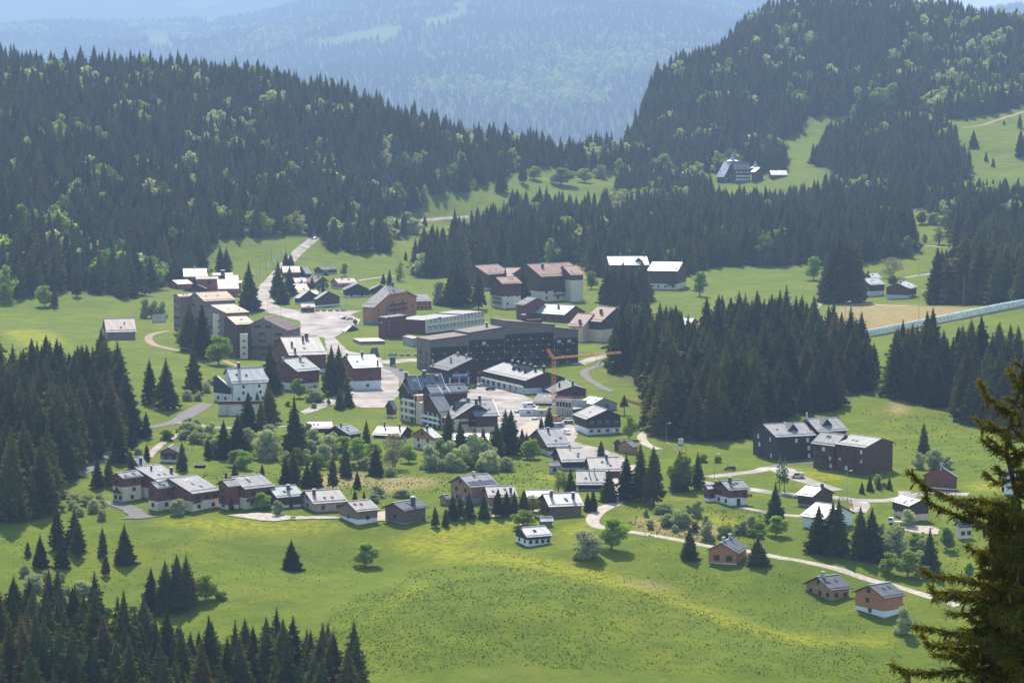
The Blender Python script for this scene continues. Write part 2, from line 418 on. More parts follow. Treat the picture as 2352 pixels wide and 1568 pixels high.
# ------------------------------------------------------------------ the ground sheet
def blur(a, k):
    for _ in range(k):
        a = (np.roll(a, 1, 0) + np.roll(a, -1, 0) + np.roll(a, 1, 1) + np.roll(a, -1, 1) + 2 * a) / 6
    return a
GW = np.stack([GX, GY, GZ], -1)
GU, GV = proj(GW.reshape(-1, 3)); GU = GU.reshape(GX.shape); GV = GV.reshape(GX.shape)
ju = GU + 16 * fbm(GX / 14, GY / 14, 21, 3); jv = GV + 7 * fbm(GX / 14, GY / 14, 31, 3)
YELLOW = [[(330,1200),(560,1190),(700,1200),(640,1225),(480,1222)],[(560,1195),(790,1200),(760,1222),(600,1218)],[(900,1245),(1000,1205),(1170,1195),(1230,1200),(1150,1230),(1010,1270),(930,1275)],[(1280,1215),(1350,1190),(1365,1210),(1300,1240)],
 [(940,1265),(1100,1262),(1250,1280),(1420,1315),(1560,1370),(1700,1420),(1880,1470),(2060,1462),(2060,1480),(1850,1485),(1650,1430),(1450,1352),(1200,1300),(1000,1285)],[(1240,1080),(1290,1090),(1300,1105),(1230,1100)],[(1780,1072),(1890,1075),(1960,1095),(1900,1105),(1800,1098)],[(2220,1110),(2300,1095),(2352,1100),(2352,1130),(2250,1135)],
 [(930,1355),(985,1325),(990,1330),(945,1365),(880,1420),(870,1415)],[(1080,1262),(1200,1272),(1210,1278),(1085,1270)],[(1500,985),(1540,975),(1560,1000),(1510,1010)],[(0,760),(90,752),(160,790),(60,800)],[(1620,1170),(1720,1200),(1700,1215),(1600,1190)]]
TAN = [[(1890,735),(1920,705),(2060,700),(2230,705),(2260,725),(2000,770),(1900,765)],[(840,1115),(920,1095),(1010,1098),(990,1120),(860,1135)],[(700,1095),(850,1085),(860,1110),(720,1125)],[(1325,605),(1380,600),(1375,640),(1335,640)],[(1440,1185),(1560,1190),(1690,1215),(1650,1240),(1480,1222)],[(1400,1330),(1480,1335),(1560,1352),(1480,1350)],[(330,1140),(400,1120),(440,1140),(360,1150)],[(2230,455),(2352,448),(2352,470),(2240,470)],[(1450,860),(1475,850),(1480,880),(1455,885)],[(2060,905),(2090,930),(2070,960),(2045,940)]]
def cover(polys, k, edge=True):
    c = np.zeros(GX.shape)
    for p in polys: c = np.maximum(c, inpoly(ju, jv, p).astype(float))
    return blur(c, k)
cy, ct = cover(YELLOW, 6), cover(TAN, 4)
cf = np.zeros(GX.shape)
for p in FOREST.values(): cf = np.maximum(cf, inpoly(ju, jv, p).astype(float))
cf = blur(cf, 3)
nr, nc = GX.shape
idx = np.arange(nr * nc).reshape(nr, nc)
quads = np.stack([idx[:-1, :-1], idx[:-1, 1:], idx[1:, 1:], idx[1:, :-1]], -1).reshape(-1, 4)
def grid_mesh(name, V, quads, smooth=True):
    me = bpy.data.meshes.new(name)
    me.vertices.add(len(V)); me.vertices.foreach_set('co', V.astype(np.float32).ravel())
    me.loops.add(quads.size); me.loops.foreach_set('vertex_index', quads.astype(np.int32).ravel())
    me.polygons.add(len(quads)); me.polygons.foreach_set('loop_start', np.arange(0, quads.size, quads.shape[1], dtype=np.int32))
    if smooth: me.polygons.foreach_set('use_smooth', np.ones(len(quads), bool))
    me.update(calc_edges=True); me.validate(); return me
gme = grid_mesh('meadow_ground', GW.reshape(-1, 3), quads)
ca = gme.color_attributes.new('cover', 'FLOAT_COLOR', 'POINT')
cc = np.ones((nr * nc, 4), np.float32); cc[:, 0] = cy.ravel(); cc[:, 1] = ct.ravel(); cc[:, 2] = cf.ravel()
ca.data.foreach_set('color', cc.ravel())

def grass_material():
    m = bpy.data.materials.new('alpine_grass'); m.use_nodes = True
    nt = m.node_tree; bs = nt.nodes['Principled BSDF']; L = nt.links.new
    bs.inputs['Roughness'].default_value = .95; bs.inputs['Specular IOR Level'].default_value = .1
    tc = nd(nt, 'ShaderNodeTexCoord'); at = nd(nt, 'ShaderNodeAttribute'); at.attribute_name = 'cover'
    sp = nd(nt, 'ShaderNodeSeparateColor'); L(at.outputs['Color'], sp.inputs[0])
    def noise(s, det=5, vec=None, rough=.5):
        n_ = nd(nt, 'ShaderNodeTexNoise'); n_.inputs['Scale'].default_value = s; n_.inputs['Detail'].default_value = det; n_.inputs['Roughness'].default_value = rough
        L(vec or tc.outputs['Object'], n_.inputs['Vector']); return n_.outputs['Fac']
    def ramp(f, *st):
        r = nd(nt, 'ShaderNodeValToRGB'); e = r.color_ramp.elements
        while len(e) < len(st): e.new(.5)
        for k, (p, c) in enumerate(st): e[k].position = p; e[k].color = (*c, 1)
        L(f, r.inputs[0]); return r.outputs[0]
    def mix(f, a, b, t='MIX'):
        x = nd(nt, 'ShaderNodeMixRGB', blend_type=t)
        for i, q in ((0, f), (1, a), (2, b)):
            if hasattr(q, 'links'): L(q, x.inputs[i])
            else: x.inputs[i].default_value = q if i == 0 else (*q, 1)
        return x.outputs[0]
    base = ramp(noise(.018, 6), (.3, (.092, .140, .002)), (.5, (.130, .172, .002)), (.72, (.172, .192, .003)))
    base = mix(ramp(noise(.09, 8, rough=.65), (.38, (0, 0, 0)), (.62, (.85, .85, .85))), base, (.066, .112, .003))
    base = mix(ramp(noise(.55, 6, rough=.7), (.45, (0, 0, 0)), (.66, (.6, .6, .6))), base, (.048, .088, .003))
    base = mix(ramp(noise(2.4, 3, rough=.7), (.5, (0, 0, 0)), (.72, (.55, .55, .55))), base, (.195, .218, .006))
    base = mix(ramp(noise(.03, 4), (.56, (0, 0, 0)), (.70, (.2, .2, .2))), base, (.20, .20, .03))
    sepf = nd(nt, 'ShaderNodeMath', operation='MULTIPLY'); L(sp.outputs[0], sepf.inputs[0]); L(ramp(noise(.5, 5, rough=.7), (.38, (0, 0, 0)), (.62, (.8, .8, .8))), sepf.inputs[1])
    base = mix(sepf.outputs[0], base, (.34, .32, .010))
    far = ramp(noise(.05, 5), (.6, (0, 0, 0)), (.72, (.12, .12, .12)))
    base = mix(far, base, (.24, .22, .02))
    tanc = ramp(noise(.35, 6, rough=.65), (.3, (.36, .24, .12)), (.7, (.24, .20, .08)))
    tf = nd(nt, 'ShaderNodeMath', operation='MULTIPLY'); L(sp.outputs[1], tf.inputs[0]); L(ramp(noise(.2, 6, rough=.6), (.25, (.25, .25, .25)), (.6, (1, 1, 1))), tf.inputs[1])
    base = mix(tf.outputs[0], base, tanc)
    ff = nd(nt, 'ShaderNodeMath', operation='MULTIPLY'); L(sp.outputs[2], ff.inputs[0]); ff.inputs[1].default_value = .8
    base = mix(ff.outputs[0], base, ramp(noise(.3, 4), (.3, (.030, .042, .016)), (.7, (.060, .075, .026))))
    L(base, bs.inputs['Base Color'])
    bp = nd(nt, 'ShaderNodeBump'); bp.inputs['Strength'].default_value = .8; bp.inputs['Distance'].default_value = .5
    L(noise(1.3, 6, rough=.65), bp.inputs['Height']); L(bp.outputs[0], bs.inputs['Normal'])
    return m
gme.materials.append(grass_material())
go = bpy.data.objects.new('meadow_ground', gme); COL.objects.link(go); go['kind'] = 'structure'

# ------------------------------------------------------------------ far mountains beyond the valley
fp = np.linspace(-.30, .30, 190); fy = np.concatenate([np.linspace(4700, 19400, 150), np.linspace(19500, 34000, 80)])
FP, FY = np.meshgrid(fp, fy); FX = FP * FY
un = CU + F * FP
crest_v = np.interp(un, [-1000, 0, 250, 480, 700, 1000, 1500, 1900, 2100, 2230, 2352, 2700, 3400], [110, 78, 60, 38, -5, -70, -70, -20, 60, 46, 34, 20, 60])
zc = 150 + (170 - crest_v) / F * 19200
zb = -190 + 0 * FY
vb_far = np.interp(FY, [4700, 8000], [0, 1])
t = np.clip((FY - 10000) / 9200, 0, 1)
z1 = zb + (zc - zb) * (t ** .85)
back = np.clip((FY - 19200) / 2000, 0, 1)
z2 = np.interp(un, [-1000, 0, 700, 1300, 1900, 2100, 2352, 3400], [1950, 2000, 2200, 2200, 1150, 400, 300, 180])
t2 = np.clip((FY - 21200) / 11500, 0, 1)
FZ = z1 * (1 - back) + (zc - 320 + (z2 - zc + 320) * t2) * back
FZ += fbm(FX / 1700, FY / 1700, 40, 4) * 170 * np.clip(t * (1.25 - t) * 3, 0, 1) + fbm(FX / 280, FY / 280, 44, 3) * 34 * np.clip(t * 4, 0, 1) * (1 - .6 * (t > .93) * (FY < 20200))
FZ -= np.clip(zc * 0 + fbm(FX / 950, FY / 950, 47, 3), 0, 1) * 110 * np.clip(t * (1 - t) * 4, 0, 1)
fnr, fnc = FX.shape
fidx = np.arange(fnr * fnc).reshape(fnr, fnc)
fq = np.stack([fidx[:-1, :-1], fidx[:-1, 1:], fidx[1:, 1:], fidx[1:, :-1]], -1).reshape(-1, 4)
fme = grid_mesh('far_mountain', np.stack([FX, FY, FZ], -1).reshape(-1, 3), fq)
FU, FV = proj(np.stack([FX, FY, FZ], -1).reshape(-1, 3)); FU = FU.reshape(FX.shape); FV = FV.reshape(FX.shape)
CLEAR = [[(690,100),(790,78),(920,55),(930,75),(880,95),(740,108)],[(945,50),(1075,25),(1070,48),(980,62)],[(330,75),(385,72),(400,108),(335,112)],[(455,60),(500,25),(515,30),(495,55)],[(390,14),(470,-5),(560,-10),(470,16)],[(1040,20),(1060,0),(1075,5),(1070,35)]]
fj = FU + 14 * fbm(FX / 110, FY / 110, 51, 3); fjv = FV + 8 * fbm(FX / 110, FY / 110, 53, 3)
clr = np.zeros(FX.shape)
for p in CLEAR: clr = np.maximum(clr, inpoly(fj, fjv, p).astype(float))
ca = fme.color_attributes.new('cover', 'FLOAT_COLOR', 'POINT')
cc = np.ones((fnr * fnc, 4), np.float32); cc[:, 0] = 0; cc[:, 1] = 0; cc[:, 2] = 1.25 * (1 - clr.ravel())
ca.data.foreach_set('color', cc.ravel())
fme.materials.append(gme.materials[0])
fo = bpy.data.objects.new('far_mountain', fme); COL.objects.link(fo); fo['kind'] = 'structure'
def HF(x, y):
    p = x / y
    j = np.clip((p - fp[0]) / (fp[1] - fp[0]), 0, len(fp) - 1.001); ji = j.astype(int); a = j - ji
    i = np.clip(np.searchsorted(fy, y) - 1, 0, len(fy) - 2); b = np.clip((y - fy[i]) / (fy[i + 1] - fy[i]), 0, 1)
    return (FZ[i, ji] * (1 - a) + FZ[i, ji + 1] * a) * (1 - b) + (FZ[i + 1, ji] * (1 - a) + FZ[i + 1, ji + 1] * a) * b

# ------------------------------------------------------------------ haze: one closed box of even air round everything
hz = MB().box(-11500, 11500, -400, 35000, -420, 2900)
hm = bpy.data.materials.new('haze_air'); hm.use_nodes = True
hn = hm.node_tree; hn.nodes.remove(hn.nodes['Principled BSDF'])
pv = nd(hn, 'ShaderNodeVolumePrincipled'); pv.inputs['Color'].default_value = (.33, .475, .72, 1)
pv.inputs['Density'].default_value = HAZE_DENSITY; pv.inputs['Anisotropy'].default_value = .25
hn.links.new(pv.outputs[0], hn.nodes['Material Output'].inputs['Volume'])
M['haze_air'] = hm
ho = hz.build('haze', 'haze_air'); ho['kind'] = 'stuff'; ho['label'] = 'pale blue mountain haze over the valley'

# ------------------------------------------------------------------ roads, paths and paved yards, draped on the ground
def smooth_line(pts, step=2.0):
    P = np.array(pts, float); k = len(P); out = []
    for i in range(k - 1):
        p0, p1, p2, p3 = P[max(i - 1, 0)], P[i], P[i + 1], P[min(i + 2, k - 1)]
        m = max(2, int(np.linalg.norm(p2[:2] - p1[:2]) / step))
        for t in np.arange(m) / m:
            out.append(.5 * ((2 * p1) + (-p0 + p2) * t + (2 * p0 - 5 * p1 + 4 * p2 - p3) * t * t + (-p0 + 3 * p1 - 3 * p2 + p3) * t ** 3))
    out.append(P[-1]); return np.array(out)
LIFT = [0.09]
def strip(name, V, pts, width, material, lift=0.0):
    W = np.array([ground(*V(*p)) for p in pts])
    wid = np.array(width if hasattr(width, '__len__') else [width] * len(pts), float)
    S = smooth_line(np.column_stack([W[:, :2], wid]), 2.0)
    T = np.gradient(S[:, :2], axis=0); T /= np.linalg.norm(T, axis=1)[:, None] + 1e-9
    N = np.stack([-T[:, 1], T[:, 0]], 1)
    w = S[:, 2] * (1 + .16 * fbm(np.arange(len(S)) / 3.0, S[:, 0] / 9, 5, 2))
    LIFT[0] += .004
    vs = []; cols = 7
    for k in range(cols):
        o = (k / (cols - 1) - .5)
        xy = S[:, :2] + N * (w * o)[:, None]
        z = H(xy[:, 0], xy[:, 1]) + (LIFT[0] + lift - (.10 if k in (0, cols - 1) else 0))
        vs.append(np.column_stack([xy, z]))
    V3_ = np.stack(vs, 1); r = len(S)
    ix = np.arange(r * cols).reshape(r, cols)
    q = np.stack([ix[:-1, :-1], ix[:-1, 1:], ix[1:, 1:], ix[1:, :-1]], -1).reshape(-1, 4)
    me = grid_mesh(name, V3_.reshape(-1, 3), q); me.materials.append(M[material])
    o = bpy.data.objects.new(name, me); COL.objects.link(o); o['kind'] = 'structure'; return o
def yard(name, V, poly, material, step=2.5, rough=.35, lift=0.0):
    W = np.array([ground(*V(*p))[:2] for p in poly]); m = len(W); out = []
    for i in range(m):
        a, b = W[i], W[(i + 1) % m]; L = np.linalg.norm(b - a); k = max(1, int(L / 1.6)); nn = np.array([-(b - a)[1], (b - a)[0]]) / (L + 1e-9)
        for j in range(k):
            t = j / k; jit = (rng.random() - .5) * 2 * rough * (0 < j)
            out.append(a + (b - a) * t + nn * jit)
    out = np.array(out); nb = len(out)
    lo, hi = W.min(0), W.max(0)
    gx, gy = np.meshgrid(np.arange(lo[0], hi[0], step), np.arange(lo[1], hi[1], step)); gx = gx.ravel(); gy = gy.ravel()
    ins = inpoly(gx, gy, [tuple(p) for p in out])
    pts = [Vector(p) for p in out] + [Vector((a, b)) for a, b in zip(gx[ins], gy[ins])]
    r = geometry.delaunay_2d_cdt(pts, [], [list(range(nb))], 1, 1e-4)
    xy = np.array([tuple(p) for p in r[0]]); LIFT[0] += .004
    z = H(xy[:, 0], xy[:, 1]) + LIFT[0] + lift
    o = mesh_obj(name, np.column_stack([xy, z]), r[2], material, smooth=True); o['kind'] = 'structure'; return o
yard('parking_lot', D_, [(600,690),(606,716),(640,724),(690,738),(690,770),(745,775),(752,815),(800,832),(860,850),(880,872),(915,868),(880,840),(875,822),(800,806),(768,775),(785,765),(800,752),(822,745),(828,735),(805,722),(832,714),(760,712),(700,717),(640,706),(618,692)], 'asphalt')
strip('road', D_, [(735,538),(700,565),(655,608),(628,640),(610,662),(606,690),(618,708)], [7,7,8,9,10,12,14], 'asphalt')
strip('road', D_, [(868,834),(905,829),(945,827),(985,826)], 13, 'asphalt')
strip('road', D_, [(878,842),(905,850),(925,862),(935,880)], 8, 'asphalt_dark')
yard('parking_lot', D_, [(795,898),(850,890),(880,872),(915,868),(918,905),(890,936),(830,936),(780,924),(700,952),(690,945),(760,915)], 'asphalt')
yard('village_square', D_, [(1060,900),(1110,885),(1170,892),(1240,925),(1232,952),(1330,985),(1320,1015),(1380,1030),(1440,1052),(1450,1075),(1420,1078),(1330,1050),(1250,1005),(1150,1005),(1085,960)], 'asphalt')
yard('building_yard', D_, [(1190,985),(1225,962),(1290,965),(1330,985),(1312,1003),(1265,1000),(1225,1010)], 'gravel')
strip('road', D_, [(1440,1068),(1425,1100),(1430,1130),(1418,1152),(1385,1168),(1362,1190),(1372,1208),(1420,1218),(1470,1224),(1560,1240),(1640,1256)], [8,7,6,5,5,4.5,4,3,3,3,3], 'gravel')
strip('path', D_, [(1640,1256),(1720,1266),(1790,1280),(1850,1290),(1920,1305),(2000,1332),(2110,1362),(2200,1392)], 3.2, 'gravel')
strip('road', Y1, [(80,740),(250,770),(420,800),(640,822),(760,842),(960,862),(1300,886),(1450,906),(1700,912),(1850,892),(1960,862),(2150,850),(2400,860)], 5.0, 'asphalt')
strip('road', Y1, [(250,720),(420,700),(650,672),(780,645),(860,655),(960,710),(1100,760),(1340,830)], [6,6,6,8,8,7,6,4], 'asphalt')
strip('road', Y1, [(780,640),(900,612),(1050,600),(1150,590)], 5, 'asphalt_dark')
strip('road', Y1, [(1480,915),(1520,950),(1480,1010)], 6, 'asphalt')
strip('path', Y1, [(540,968),(680,998),(900,1030),(1050,1040)], 3.5, 'asphalt')
yard('building_yard', Y1, [(1850,1130),(1960,1110),(2080,1120),(2160,1150),(2140,1190),(1960,1180),(1880,1160)], 'gravel')
yard('driveway', Y1, [(1815,838),(1930,838),(1935,860),(1830,880)], 'asphalt')
strip('path', V2, [(1570,20),(1440,90),(1270,150),(1215,210),(1290,310),(1400,380),(1560,470),(1700,520)], [4,4,4,4,3.5,3.2,3,3], 'asphalt_dark')
strip('path', V2, [(2349,1170),(2220,1235),(2190,1300),(2240,1390),(2349,1450),(2480,1500)], 3.5, 'gravel')
strip('road', D_, [(1325,838),(1370,822),(1420,808),(1440,800),(1470,796)], 7, 'asphalt')
strip('path', Y4, [(300,860),(380,770),(480,670),(520,640)], 3.6, 'dirt')
strip('path', Y4, [(480,760),(850,755),(1000,765),(1250,770)], 3.0, 'gravel')
strip('path', Y4, [(1150,515),(1300,488),(1480,460),(1600,430)], 4.0, 'asphalt')
strip('path', Y4, [(1400,198),(1560,205),(1700,215)], 4.0, 'asphalt')
strip('path', Z4, [(390,1010),(250,985),(110,950),(50,900),(80,850),(230,815)], 4.0, 'dirt')
strip('path', Z4, [(740,1090),(830,1125),(930,1160)], 3, 'dirt')
strip('road', Z2, [(370,1425),(480,1412),(600,1405),(740,1395),(900,1385)], 6, 'asphalt')
strip('path', Y7, [(1530,560),(1700,530),(1900,500),(2100,480)], 3, 'gravel')
strip('road', Z8, [(420,330),(560,300),(690,270),(800,210),(880,160),(960,120)], [5,5,6,7,7,6], 'asphalt_dark')
strip('road', Z8, [(700,272),(860,290),(1000,310),(1200,318),(1400,312),(1580,305),(1780,300)], 4.5, 'asphalt')
strip('path', Z8, [(480,560),(560,470),(650,410),(750,360)], 3, 'asphalt')
strip('road', D_, [(120,1100),(190,1085),(225,1062),(255,1040),(262,1030)], 4.5, 'asphalt_dark')
yard('driveway', Z8, [(100,925),(170,915),(340,950),(420,985),(470,1030),(600,1040),(420,1064),(250,1064),(320,1040),(260,990),(180,960)], 'asphalt_dark')
yard('parking_lot', Z8, [(1120,1035),(1400,1012),(1640,1042),(2000,1046),(2130,1060),(1650,1068),(1520,1084),(1380,1076)], 'gravel')
yard('driveway', Z7, [(70,1350),(150,1330),(190,1400),(160,1420),(60,1415)], 'gravel')
strip('path', Z7, [(640,1385),(800,1388),(1000,1380),(1250,1350),(1420,1325)], 3.0, 'gravel')
strip('path', Z3, [(1950,815),(2120,790),(2250,745),(2352,715)], 5, 'dirt')
yard('bare_ground', Z3, [(1640,1310),(1720,1305),(1715,1335),(1650,1345)], 'gravel')
# ------------------------------------------------------------------ trees: prototypes
leafmat('spruce_needles', (.084, .098, .028), .42, .5, hue=.035)
leafmat('spruce_brownish', (.128, .112, .036), .42, .45, hue=.025)
leafmat('dead_twigs', (.11, .085, .075), .1, .2)
leafmat('leaf_fresh', (.270, .350, .065), .50, .25, hue=.02)
leafmat('leaf_willow', (.400, .430, .245), .48, .2, hue=.015)
leafmat('leaf_green', (.185, .260, .060), .48, .3, hue=.02)
leafmat('leaf_bare', (.25, .215, .14), .3, .15, hue=.01)
leafmat('leaf_larch', (.20, .26, .07), .42, .2, hue=.01)
leafmat('tuft_leaf', (.100, .150, .005), .42, .35, hue=.02)

def tri_mesh(name, V, T, material):
    me = bpy.data.meshes.new(name)
    V = np.asarray(V, np.float32); T = np.asarray(T, np.int32)
    me.vertices.add(len(V)); me.vertices.foreach_set('co', V.ravel())
    me.loops.add(T.size); me.loops.foreach_set('vertex_index', T.ravel())
    me.polygons.add(len(T)); me.polygons.foreach_set('loop_start', np.arange(0, T.size, T.shape[1], dtype=np.int32))
    me.update(calc_edges=True)
    me.materials.append(M[material] if isinstance(material, str) else material)
    return me
def spruce_crown(seed, R=.17, cb=.06, whorls=32, per=8, lean=.9, sparse=0.0, core=True, ragged=.22):
    """tree 20 m tall; crown of drooping sprays in whorls"""
    r_ = np.random.default_rng(seed); Ht = 20.0; V = []; T = []
    def tri(a, b, c):
        k = len(V); V.extend((a, b, c)); T.append((k, k + 1, k + 2))
    for i in range(whorls):
        f = i / (whorls - 1); f = f ** .92
        z = Ht * (cb + (1 - cb) * f) * .985
        prof = (1 - f) ** lean * min(1, .55 + f * 4.5)
        nb = per if f < .8 else max(4, per - 3)
        for j in range(nb):
            if r_.random() < sparse: continue
            a = 2 * math.pi * (j / nb + r_.random() * .9 / nb) + i * 2.4
            rr = max(.35, Ht * R * prof * (1 + ragged * r_.normal()))
            zz = z + r_.normal() * .16
            d = np.array([math.cos(a), math.sin(a), 0]); p = np.array([-d[1], d[0], 0])
            dr = -.12 - .30 * (1 - f) + .1 * r_.normal()
            P = [np.array([0, 0, zz]), d * rr * .5 + np.array([0, 0, zz + rr * dr * .45 + .05]), d * rr + np.array([0, 0, zz + rr * dr + rr * .10])]
            w = rr * (.30 + .1 * r_.random())
            tri(P[0] + p * w * .2, P[1] - p * w * .55, P[1] + p * w * .55)
            tri(P[1] - p * w * .5, P[2], P[1] + p * w * .5)
            for s in (-1, 1):
                for q, ww in ((.38, .85), (.66, .7)):
                    c = P[0] * (1 - q) + P[2] * q; c = c + np.array([0, 0, .06])
                    tip = c + p * s * w * ww * (1.2 + .5 * r_.random()) + d * rr * .22 + np.array([0, 0, -rr * (.10 + .18 * r_.random())])
                    tri(c - d * rr * .10, c + d * rr * .12, tip)
            # hanging fringe
            c = P[1] * .6 + P[2] * .4
            tri(c - d * rr * .22, c + d * rr * .22, c + np.array([0, 0, -rr * (.25 + .2 * r_.random())]) + p * r_.normal() * .1)
    tri(np.array([-.12, 0, Ht * .95]), np.array([.12, 0, Ht * .95]), np.array([0, 0, Ht * 1.01])); tri(np.array([0, -.12, Ht * .95]), np.array([0, .12, Ht * .95]), np.array([0, 0, Ht * 1.01]))
    if core:
        n = 9; L = 7
        k0 = len(V)
        for i in range(L):
            f = i / (L - 1); z = Ht * (cb + .02 + (.96 - cb) * f); rad = Ht * R * .5 * (1 - f) ** lean * min(1, .5 + f * 4) + .02
            for j in range(n):
                a = 2 * math.pi * j / n; q = rad * (.7 + .6 * r_.random()); V.append(np.array([q * math.cos(a), q * math.sin(a), z + r_.normal() * .3]))
        for i in range(L - 1):
            for j in range(n):
                a, b = k0 + i * n + j, k0 + i * n + (j + 1) % n; T.append((a, b, a + n)); T.append((b, b + n, a + n))
    return np.array(V), np.array(T)
def trunk_mesh(name, h, r0, material='bark', seg=6):
    b = MB(); b.tube([(0, 0, -1.2), (0, 0, h * .3), (.05, .02, h * .7), (0, 0, h)], [r0 * 1.2, r0 * .85, r0 * .5, r0 * .08], seg)
    return b.mesh(name, material)
SPRUCE = []   # (crown mesh, trunk mesh)
for k, (R, cb, lean, mt) in enumerate([(.185, .03, .72, 'spruce_needles'), (.155, .05, .66, 'spruce_needles'), (.205, .02, .78, 'spruce_needles'), (.145, .10, .62, 'spruce_brownish'),
                                       (.17, .04, .68, 'spruce_needles'), (.19, .07, .80, 'spruce_brownish')]):
    V_, T_ = spruce_crown(100 + k, R, cb, 36, 9, lean)
    SPRUCE.append((tri_mesh('spruce_crown', V_, T_, mt), trunk_mesh('spruce_trunk', 18, .28)))
V_, T_ = spruce_crown(131, .24, .015, 34, 10, .95); WIDE = (tri_mesh('spruce_crown', V_, T_, 'spruce_needles'), trunk_mesh('spruce_trunk', 18, .3))
V_, T_ = spruce_crown(132, .125, .42, 26, 8, .6, ragged=.3); TALLBARE = (tri_mesh('spruce_crown', V_, T_, 'spruce_brownish'), trunk_mesh('spruce_trunk', 19, .3, 'bark_pale'))
V_, T_ = spruce_crown(133, .11, .25, 24, 7, .6, .45, core=False, ragged=.35); DEAD = (tri_mesh('spruce_crown', V_, T_, 'dead_twigs'), trunk_mesh('spruce_trunk', 19.5, .26, 'bark_pale'))
V_, T_ = spruce_crown(134, .15, .3, 26, 7, .8, .25, core=False, ragged=.3); LARCH = (tri_mesh('larch_crown', V_, T_, 'leaf_larch'), trunk_mesh('larch_trunk', 19.5, .24, 'bark_pale'))
FARSP = []
for k, (R, cb, lean) in enumerate([(.19, .03, .72), (.165, .03, .68), (.21, .02, .78), (.15, .06, .62)]):
    V_, T_ = spruce_crown(200 + k, R, cb, 17, 6, lean)
    FARSP.append(tri_mesh('spruce_crown', V_, T_, 'spruce_needles' if k != 3 else 'spruce_brownish'))

def leaf_crown(seed, nb=13, leaves=170, size=.42, hz=.5, wide=1.0, low=.25, spread=.72):
    """crown for a 10 m tree: leaf faces scattered through uneven clumps"""
    r_ = np.random.default_rng(seed); C = []
    for i in range(nb):
        a = r_.random() * 2 * math.pi; q = math.sqrt(r_.random()); z = low + (1 - low) * (i + .5) / nb
        env = math.sin(math.pi * min(1, max(.12, (z - low) / (1 - low) * .85 + .12))) ** .6
        C.append((math.cos(a) * q * 3.3 * wide * env * spread, math.sin(a) * q * 3.3 * wide * env * spread, z * 9.3, (1.1 + .9 * r_.random()) * (1.15 - .35 * z) * (.75 + .25 * wide)))
    V = []
    for cx, cy_, cz, rad in C:
        m = int(leaves * (rad / 1.5) ** 2)
        d = r_.normal(size=(m, 3)); d /= np.linalg.norm(d, axis=1)[:, None]
        rr = rad * (.55 + .5 * r_.random(m) ** .6)
        p = d * rr[:, None] * np.array([1, 1, .8]) + (cx, cy_, cz)
        n1 = r_.normal(size=(m, 3)); n1 /= np.linalg.norm(n1, axis=1)[:, None]
        n2 = np.cross(n1, d + .3 * r_.normal(size=(m, 3))); n2 /= np.linalg.norm(n2, axis=1)[:, None] + 1e-6
        s = size * (.6 + .8 * r_.random(m))[:, None]
        V.append(np.stack([p - n1 * s * .6, p + n2 * s * .45, p + n1 * s * .6, p - n2 * s * .45], 1))
    V = np.concatenate(V).reshape(-1, 3)
    V[:, 2] = np.maximum(V[:, 2], .05)
    return V, np.arange(len(V)).reshape(-1, 4), C
def limbs(name, C, multi=False, material='bark_pale', seed=0):
    r_ = random.Random(seed); b = MB()
    if not multi: b.tube([(0, 0, -.8), (.05, 0, 2.2), (0, .08, 5.2), (0, 0, 7.5)], [.24, .18, .11, .04], 6)
    for cx, cy_, cz, rad in C[::2]:
        z0 = -.3 if multi else max(.8, cz * .45)
        b.tube([(cx * .1, cy_ * .1, z0), (cx * .5, cy_ * .5, z0 + (cz - z0) * .6), (cx, cy_, cz)], [.10, .07, .02], 4)
    return b.mesh(name, material)
BROAD = {}
for k, (nm, mt, kw, multi) in enumerate([
    ('fresh', 'leaf_fresh', dict(nb=17, leaves=260), False), ('fresh2', 'leaf_fresh', dict(nb=15, leaves=240, wide=.75), False),
    ('green', 'leaf_green', dict(nb=17, leaves=260), False), ('willow', 'leaf_willow', dict(nb=24, leaves=260, wide=1.5, low=.06, size=.42), True),
    ('willow2', 'leaf_willow', dict(nb=20, leaves=260, wide=1.2, low=.08, size=.42), True), ('bare', 'leaf_bare', dict(nb=16, leaves=110, wide=1.25, low=.2, size=.30), True),
    ('bush', 'leaf_green', dict(nb=22, leaves=240, wide=1.6, low=.04), True), ('birch', 'leaf_larch', dict(nb=16, leaves=90, wide=.55, low=.2, size=.34), False)]):
    V_, Q_, C_ = leaf_crown(300 + k, **kw)
    BROAD[nm] = (tri_mesh('leafy_crown', V_, Q_, mt), limbs('leafy_trunk', C_, multi, seed=k))
FARBR = []
for k, mt in enumerate(['leaf_fresh', 'leaf_willow', 'leaf_green']):
    V_, Q_, C_ = leaf_crown(350 + k, nb=12, leaves=34, size=.95, low=.15, wide=1.15); FARBR.append(tri_mesh('leafy_crown', V_, Q_, mt))

TREES = []     # every placed tree that is a thing of its own
def place_tree(kind, proto, x, y, h, label, group=None, wide=1.0, rz=None, base_h=20.0, cat='tree'):
    name = {'spruce': 'spruce_tree', 'larch': 'larch_tree', 'leafy': 'leafy_tree', 'bush': 'leafy_bush', 'dead': 'dead_spruce'}[kind]
    e = empty(name, (x, y, float(H(x, y)) - .05), random.random() * 6.28 if rz is None else rz)
    s = h / base_h
    for nm, me in (('crown', proto[0]), ('trunk', proto[1])):
        c = link(nm, me, e); c.scale = (s * wide, s * wide, s)
    tag(e, label, cat, group); TREES.append(e); return e
ORD = ['', 'second', 'third', 'fourth', 'fifth', 'sixth', 'seventh', 'eighth', 'ninth', 'tenth', 'eleventh', 'twelfth', 'thirteenth', 'fourteenth', 'fifteenth', 'sixteenth']
def ordinal(i, n):
    if n == 1: return ''
    if i == 0: return 'leftmost '
    if i == n - 1: return 'rightmost '
    return ORD[i] + ' from left, '
